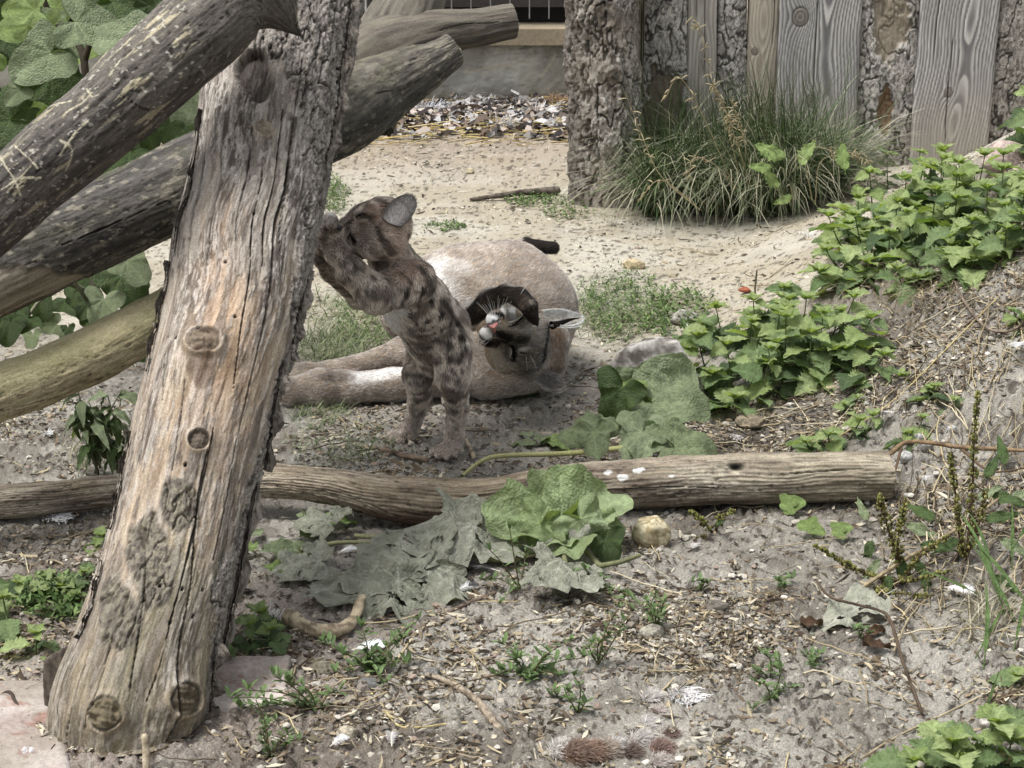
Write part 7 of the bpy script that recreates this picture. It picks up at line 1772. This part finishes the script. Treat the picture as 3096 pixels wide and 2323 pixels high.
def slab(label, pts, c, c2, seed, h=.05):
    """a flat paving slab of pink stone let into the soil; pts = corner pixels on the ground"""
    C4 = [G(*p) for p in pts]; n = 60; s_, t_ = np.meshgrid(np.linspace(0, 1, n), np.linspace(0, 1, n)); s_, t_ = s_.ravel(), t_.ravel()
    P = (1-t_)[:, None]*((1-s_)[:, None]*C4[0]+s_[:, None]*C4[1])+t_[:, None]*((1-s_)[:, None]*C4[3]+s_[:, None]*C4[2])
    P[:, 0] += .008*fbm(P*22, 3, seed)*1.; e = np.minimum.reduce([s_, t_, 1-s_, 1-t_]); z = h*.35+.006*fbm(P*8, 3, seed+1)+.0022*fbm(P*60, 3, seed+2)
    P[:, 2] = np.where(e < .012, -.02, z-.006*(1-sst(0, .06, e))+zg(P[:, 0], P[:, 1]))
    cc = mixc(lin(*c), lin(*c2), sst(-.3, .3, fbm(P*16, 4, seed+3))); cc = mixc(cc, lin(150, 142, 128), .6*sst(.0, .35, fbm(P*6, 3, seed+4))); cc = mixc(cc, lin(150, 106, 92), .6*sst(.28, .4, fbm(P*30, 3, seed+6)))
    return tag(mk('stone_slab', P, grid_faces(n, n), M_rock, cols=cc, origin=C4[0]), label, 'stone slab')
slab('pinkish stone slab to the right of the trunk foot', [(205, 663), (292, 664), (290, 712), (188, 716)], (206, 194, 186), (184, 168, 160), 31)
slab('broad pinkish stone slab under the left side of the trunk foot', [(-70, 688), (60, 686), (80, 800), (-110, 800)], (190, 180, 172), (166, 152, 144), 32)
# ---- sticks
def stick(label, pts, r0, r1, c, c2=(96, 84, 70), seed=0, name='stick', cat='stick', lift=0.0, n=40, ns=9, twig=None, grain=.0006):
    P = np.array([G(q[0], q[1])+np.array([0, 0, (q[2] if len(q) > 2 else 0)+lift]) for q in pts]); P = smooth_path(P, n); rr = np.interp(np.linspace(0, 1, n), [0, 1], [r0, r1]); P[:, 2] += rr*.8
    rr = rr*(1+.10*fbm(np.column_stack([np.arange(n)*.3, np.zeros(n)+seed]), 2, seed)); rr[0] *= .75; rr[-1] *= .6
    V, F = tube(P, rr, ns); V = V+.0015*np.stack([fbm(V*70, 2, seed+i) for i in range(3)], -1)*min(1, r0/.005)
    F = np.vstack([F]); caps = [np.arange(ns)[::-1], (n-1)*ns+np.arange(ns)]
    cc = mixc(lin(*c), lin(*c2), sst(-.2, .35, fbm(np.column_stack([V[:, 0]*90, V[:, 1]*90, V[:, 2]*260]), 3, seed+7)))
    Vc, Fc = [V], [F]; nn_ = len(V)
    extra = []
    for cp in caps:
        m = V[cp].mean(0); Vc.append(m[None]); extra.append(np.column_stack([cp, np.roll(cp, -1), np.full(ns, nn_)])); nn_ += 1
    V2 = np.vstack(Vc); C2 = np.vstack([cc, np.tile(lin(*c), (2, 1))])
    root = thing(name, label, cat, P[0])
    mk('stem_wood', V2, [np.vstack(extra), F], M_wood, root, cols=C2)
    for tw in (twig or []):
        Q = smooth_path(np.array([G(q[0], q[1])+np.array([0, 0, (q[2] if len(q) > 2 else .006)]) for q in tw]), 14); V, F = tube(Q, np.linspace(r1*.8, r1*.35, 14), 6); mk('twig', V, F, M_wood, root, cols=np.tile(lin(*c2), (len(V), 1)))
    return root
stick('thick curved pale branch piece with a broken tip, below the wilted leaves', [(288, 622), (308, 634), (332, 638, .004), (352, 630, .008), (363, 610, .02)], .016, .009, (206, 190, 160), (132, 116, 96), 1, n=50, ns=14)
stick('bent dry stick on the bare soil in the foreground', [(424, 676), (444, 682), (462, 692), (478, 704), (490, 720), (500, 734)], .0048, .0075, (176, 162, 142), (110, 98, 84), 2, twig=[[(474, 702), (486, 701), (494, 702)], [(498, 728), (506, 736)]])
stick('short weathered stick on the soil left of the cub\'s hind foot', [(364, 448), (385, 452), (405, 458), (428, 463)], .0042, .0078, (150, 132, 112), (104, 90, 78), 3)
stick('long dark curved stalk hanging down the right slope', [(815, 606, .05), (828, 620, .045), (850, 630, .05), (875, 642, .06), (888, 652, .06), (900, 680, .04), (922, 722, .01)], .0022, .0032, (96, 80, 64), (54, 44, 36), 4, name='dry_stalk', cat='stalk')
stick('straight dry reed lying across the slope below the dark stone', [(662, 692), (690, 664), (712, 642), (732, 620)], .0024, .0018, (200, 186, 152), (166, 150, 120), 5, name='dry_reed', cat='reed')
stick('brown twig running from the log end to the right edge', [(888, 478, .05), (905, 466, .05), (930, 462, .04), (960, 462, .03), (1000, 464, .03), (1040, 466, .03)], .0052, .0042, (150, 126, 94), (104, 84, 64), 6, twig=[[(900, 470, .05), (892, 490, .03), (876, 512, .01)], [(960, 462, .03), (990, 480, .02), (1030, 476, .02)]])
stick('long bamboo-like dry stalk leaning beside the trunk on the left', [(82, 608), (96, 588, .01), (110, 568, .02), (122, 548, .03)], .0052, .0045, (166, 152, 122), (116, 104, 82), 7, name='dry_stalk', cat='stalk')
stick('thin black twig across the leaves left of the trunk', [(56, 624), (80, 604, .01), (106, 582, .02), (118, 566, .03)], .003, .0022, (70, 60, 52), (44, 38, 34), 8)
stick('dark bent twig reaching the trunk foot from the left edge', [(-6, 708, .01), (10, 704, .02), (20, 716, .015), (46, 732)], .0032, .0022, (74, 64, 56), (48, 42, 38), 9)
stick('dark flat piece of bark lying on the sand left of the fence post', [(470, 201), (500, 199, .005), (530, 196, .004), (560, 194)], .006, .016, (120, 110, 98), (62, 54, 48), 10, name='bark_piece', cat='bark')
stick('short pale upright stub in the soil at the trunk foot', [(147, 774), (147, 770, .03), (147, 768, .055)], .006, .006, (206, 192, 166), (150, 134, 112), 11, name='wood_stub', cat='stub', n=12)
stick('split pale wood chip next to the cub\'s near hind foot', [(466, 440), (470, 450), (474, 460)], .0035, .006, (206, 190, 160), (140, 120, 100), 12, name='wood_chip', cat='wood chip', n=14)
stick('thin root branch lying behind the pink slab on the left of the curved branch', [(285, 652), (310, 658), (334, 664), (345, 676)], .0022, .003, (104, 84, 66), (76, 60, 50), 13)
stick('bleached stick in the lower left corner of the rubble', [(288, 762), (310, 748), (326, 738), (338, 732)], .0045, .0032, (176, 166, 150), (128, 116, 102), 14)
stick('dark root running over the soil under the wilted leaves', [(350, 664), (400, 640), (440, 618), (470, 604), (496, 594)], .003, .004, (128, 112, 98), (96, 82, 72), 15)
stick('long pale straw below the wilted leaf', [(345, 624), (390, 622), (430, 612), (470, 603), (520, 602)], .0016, .0014, (214, 198, 158), (180, 164, 130), 16, name='dry_straw', cat='straw')
stick('bent straw making a corner in the lower left rubble', [(340, 640+10), (360, 680), (380, 704), (398, 726), (420, 728), (455, 724), (490, 722)], .0022, .0018, (222, 206, 150), (186, 170, 124), 17, name='dry_straw', cat='straw') 
stick('straw pointing up in the middle of the foreground soil', [(396, 662), (412, 640), (428, 624)], .0024, .0018, (222, 208, 166), (190, 174, 138), 18, name='dry_straw', cat='straw')
stick('long pale reed across the bottom right slope', [(860, 760), (900, 736), (950, 712), (1040, 668)], .0022, .0018, (190, 176, 146), (156, 142, 116), 19, name='dry_reed', cat='reed')
stick('thick dry stem running up to the coarse grass on the right', [(860, 600, .02), (900, 578, .03), (950, 548, .03), (1000, 512, .03)], .004, .003, (176, 160, 126), (130, 114, 90), 20, name='dry_stalk', cat='stalk')
stick('long straw down the bare bank to the small nettle', [(826, 448, .01), (860, 428, .01), (900, 400, .012), (950, 350, .012), (1000, 300, .012)], .0016, .0014, (214, 196, 140), (180, 162, 116), 21, name='dry_straw', cat='straw')
stick('curved brown root on the upper bank by the right edge', [(954, 290, .02), (962, 308, .02), (985, 332, .01), (1010, 336, .01), (1030, 326, .02)], .003, .0034, (150, 134, 116), (96, 84, 72), 22, name='root', cat='root')
stick('short upright dead stem on the sand behind the middle nettles', [(755, 297), (755, 296, .03), (756, 295, .07)], .0032, .0024, (96, 90, 66), (60, 56, 44), 23, name='dead_stalk', cat='stalk', n=12)
# ---- feathers
M_feather = vc_mat('feather', rough=.7, spec=.25, var=.06, trans=.3)
def feather(label, px, py, lpx, az, c=(240, 240, 240), c2=None, seed=0, width=.32, fluff=.4, lift=.006, tilt=.1):
    r = random.Random(seed); g_ = G(px, py); u = mpp(g_[1]); L_ = lpx*u; a = math.radians(az); X = np.array([math.cos(a), math.sin(a), tilt]); X /= np.linalg.norm(X); S_ = np.array([-math.sin(a), math.cos(a), .15])
    parts = []; n = 46; base = g_+np.array([0, 0, lift+.004]); K = 1.45
    V, F = tube(np.array([base, base+X*L_*.5+np.array([0, 0, .004]), base+X*L_]), [.0011, .0009, .0003], 4); parts.append((V, F, np.tile(lin(222, 214, 200)*K, (len(V), 1))))
    for i in range(n):
        t = i/(n-1); p = base+X*L_*(.12+.86*t)+np.array([0, 0, .004*math.sin(t*3)])
        for s_ in (-1, 1):
            w = L_*width*math.sin(math.pi*(t*.85+.12))**.7*r.uniform(.75, 1.1); fl_ = fluff*(1-t)
            d = S_*s_*w*(1-.2*r.random())+X*w*(.7+r.gauss(0, .25)*fl_)+np.array([0, 0, abs(r.gauss(0, .25))*w*(.2+fl_)])
            q = X*L_*.020; V = np.array([p-q*.5, p+q*.5, p+d*.6+q*.45+np.array([0, 0, .002]), p+d*.6-q*.45+np.array([0, 0, .002]), p+d+q*.1, p+d-q*.1]); c_ = lin(*(c2 if (c2 and t > .5) else c))*K*r.uniform(.85, 1.05)
            parts.append((V, np.array([[0, 1, 2, 3], [3, 2, 4, 5]]), np.tile(c_, (6, 1))))
    V, F, C = join(parts); V[:, 2] = np.maximum(V[:, 2], zg(V[:, 0], V[:, 1])+.004)
    return tag(mk('feather', V, F, M_feather, cols=C, smooth=False, origin=g_), label, 'feather')
def down(label, px, py, rpx, seed, c=(244, 244, 244), n=260, cat='down tuft', name='down_tuft', h=.6, curl=.6):
    r = random.Random(seed); g_ = G(px, py); u = mpp(g_[1]); R = rpx*u; parts = []
    for i in range(n):
        a = r.uniform(0, 6.28); q = R*r.random()**.7*.7; p = g_+np.array([math.cos(a)*q, math.sin(a)*q, .004+R*h*.4*r.random()]); b = a+r.gauss(0, 1); L_ = R*r.uniform(.3, .9); d = np.array([math.cos(b), math.sin(b), r.uniform(-.2, .9)*h])*L_
        Pth = smooth_path([p, p+d*.5+np.array([r.gauss(0, curl), r.gauss(0, curl), r.random()])*L_*.3, p+d], 4); sd = np.array([-math.sin(b), math.cos(b), .4])*.0009
        V = np.stack([Pth-sd, Pth+sd], 1).reshape(-1, 3); parts.append((V, np.array([[0, 1, 3, 2], [2, 3, 5, 4], [4, 5, 7, 6]]), np.tile(lin(*c)*1.4*r.uniform(.7, 1.05), (8, 1))))
    V, F, C = join(parts); V[:, 2] = np.maximum(V[:, 2], zg(V[:, 0], V[:, 1])+.004)
    return tag(mk(name, V, F, M_feather, cols=C, smooth=False, origin=g_), label, cat)
for a in [('white feather lying on the soil above the knotweed', 352, 655, 36, 5, (236, 240, 244)), ('white feather on the wilted leaf near its stalk', 338, 558, 20, 20, (240, 240, 240)), ('fluffy white feather beside the jagged rosette', 300, 572, 26, 100, (240, 240, 240)),
          ('dark grey wing feather poking out under the wilted leaf', 500, 576, 40, 170, (150, 150, 154), (96, 96, 100)), ('white-tipped feather under the edge of the wilted leaf', 455, 596, 26, 20, (206, 206, 206), (70, 68, 70)), ('grey downy feather on the right wilted leaf', 590, 590, 30, -160, (196, 192, 188)),
          ('white feather hanging on the bank in front of the mid nettles', 805, 386, 24, 200, (230, 230, 228)), ('white feather at the right edge on the straw', 1020, 346, 36, 250, (226, 226, 224)), ('black and white feather stuck in the bank', 894, 416, 26, 230, (232, 230, 228), (60, 58, 60)),
          ('white curled feather below the dock plant', 944, 592, 34, -40, (244, 244, 244)), ('pale feather standing by the stub at the bottom left', 28, 768, 26, 100, (226, 228, 230)), ('thin translucent feather left of the yellow stone', 698, 548, 22, 250, (210, 208, 206)),
          ('grey-white feather behind the end of the twig', 925, 480, 22, 260, (206, 204, 202)), ('white feather left of the lower nettle sprigs', 606, 552, 20, 240, (190, 188, 186)), ('white feather among the weeds right of the boulder', 690, 338, 24, 80, (244, 244, 244)),
          ('thin white feather in the lower left rubble', 330, 752, 24, 40, (226, 226, 226)), ('brown and white downy feather near the bottom left', 392, 752, 26, 95, (200, 196, 194))]:
    feather(*a[:6], c2=a[6] if len(a) > 6 else None, seed=len(a[0])*7+a[1])
down('white tuft of down lying right of the rabbit fur', 686, 700, 17, 1, (214, 212, 210), n=260, h=.35, curl=1.3); down('white down patch beside the left part of the ground log', 58, 520, 14, 2, n=160, h=.3); down('small white fluff on the left soil behind the log', 48, 436, 7, 3, n=80)
down('pale fluff snagged under the left logs', 175, 98, 14, 4, (226, 224, 220), n=120); down('white fluff among the weeds behind the boulder', 712, 350, 11, 5, n=120); down('white fluff in the hollow at the nettle foot', 735, 440, 7, 6, (200, 196, 190), n=70); down('white fluff on the sand before the tussock', 806, 238, 10, 7, (230, 226, 218), n=90)
down('loose fluff on the sand by the post', 615, 225, 10, 8, (214, 208, 196), n=70); down('fluff caught on the dull nettle', 272, 624, 12, 9, (214, 212, 208), n=90, h=1.6)
# dropped petals of white on the shrub leaves are feathers too small to model one by one
# ---- rabbit fur remains
def fur_scrap(label, spots, seed):
    parts = []; r = random.Random(seed); g0 = G(spots[0][0], spots[0][1])
    for (px, py, rpx, c, n, h) in spots:
        g_ = G(px, py); R = rpx*mpp(g_[1])
        S, F = uv_sphere(9, 14); P = S*np.array([R*.8, R*.8, R*.45*h])*(1+.2*fbm(S*2+px, 2, seed))[:, None]+g_+np.array([0, 0, R*.2*h]); parts.append((P, F, np.tile(lin(*c)*.8, (len(P), 1))))
        for i in range(n):
            a = r.uniform(0, 6.28); e = r.uniform(-.1, 1.4); d = np.array([math.cos(a)*math.cos(e), math.sin(a)*math.cos(e), math.sin(e)]); p = g_+d*np.array([R*.75, R*.75, R*.42*h])+np.array([0, 0, R*.2*h]); fl_ = np.array([.7+r.gauss(0, .3), r.gauss(0, .4), .2]); w = d*.6+fl_; w = w/np.linalg.norm(w)*r.uniform(.008, .018)
            sd = np.array([r.gauss(0, 1), r.gauss(0, 1), r.gauss(0, 1)]); sd = np.cross(w, sd); sd = sd/np.linalg.norm(sd)*.0007; Q = [p, p+w*.5, p+w+np.array([0, 0, -.002])]
            V = np.array([Q[0]-sd, Q[0]+sd, Q[1]+sd*.8, Q[1]-sd*.8, Q[2]+sd*.2, Q[2]-sd*.2]); parts.append((V, np.array([[0, 1, 2, 3], [3, 2, 4, 5]]), np.tile(np.clip((lin(*c)*.6+lin(*c).mean()*.4)*1.35*r.uniform(.6, 1.2), 0, .9), (6, 1))))
    V, F, C = join(parts); V[:, 2] = np.maximum(V[:, 2], zg(V[:, 0], V[:, 1])+.002)
    return tag(mk('fur_scrap', V, F, M_fur, cols=C, origin=g0), label, 'fur scrap')
fur_scrap('brown and white rabbit foot scrap lying in the bottom middle', [(562, 756, 17, (236, 228, 218), 900, 1.3), (576, 760, 20, (176, 142, 116), 1300, 1.3), (592, 758, 18, (190, 152, 122), 1200, 1.2), (606, 755, 15, (206, 184, 162), 800, 1.2), (616, 750, 12, (232, 226, 220), 600, 1)], 1)
fur_scrap('tattered rabbit skin with reddish and white fur right of the rabbit foot', [(650, 700, 11, (232, 224, 216), 420, .8), (656, 716, 10, (216, 198, 188), 400, .7), (648, 728, 13, (234, 228, 222), 500, .7), (640, 742, 15, (226, 216, 208), 560, .7), (660, 750, 13, (180, 144, 126), 480, .7), (668, 736, 10, (160, 126, 110), 300, .6), (630, 754, 12, (150, 124, 106), 360, .7), (660, 764, 13, (220, 206, 194), 400, .7)], 2)
# ---- straw and feather litter heaped along the concrete wall
r = random.Random(91); pts = []
for i in range(420):
    px, py = r.uniform(350, 575), r.gauss(120, 11); py = min(146, max(104, py)); p = G(px, py); pts.append((p[0], p[1]))
V, F, C = straws(pts, .05, .26, .0026, [(214, 192, 124), (196, 172, 104), (226, 210, 160), (170, 148, 100)], ang=.05, spread=.6, lift=.016)
tag(mk('straw_litter', V, F, M_litter, cols=C), kind='stuff')
pts = np.array([G(r.uniform(352, 578), min(140, max(103, r.gauss(118, 10))))[:2] for i in range(1300)])
V, F, C = litter(len(pts), pts, .03, .11, .012, .036, [(186, 184, 182), (136, 132, 128), (88, 82, 80), (170, 150, 132), (208, 206, 204), (120, 104, 92), (60, 54, 54), (214, 200, 188)], lift=.02, curl=1.2)
tag(mk('feather_litter', V, F, M_litter, cols=C), kind='stuff')
for i, (px, py, c, lab) in enumerate([(462, 107, (120, 116, 112), 'grey-brown feather clump against the concrete wall, left of the straw'), (512, 108, (84, 78, 74), 'dark feather clump against the middle of the concrete wall'), (556, 107, (150, 122, 96), 'brown feather clump beside the bark post at the wall'), (540, 118, (222, 218, 214), 'white feather clump below the concrete wall'), (430, 116, (206, 206, 208), 'pale feather clump at the left end of the straw'), (500, 130, (196, 190, 186), 'light feather clump at the front of the straw heap')]):
    down(lab, px, py, 17, 300+i, c, n=240, cat='feather clump', name='feather_clump', h=.9)
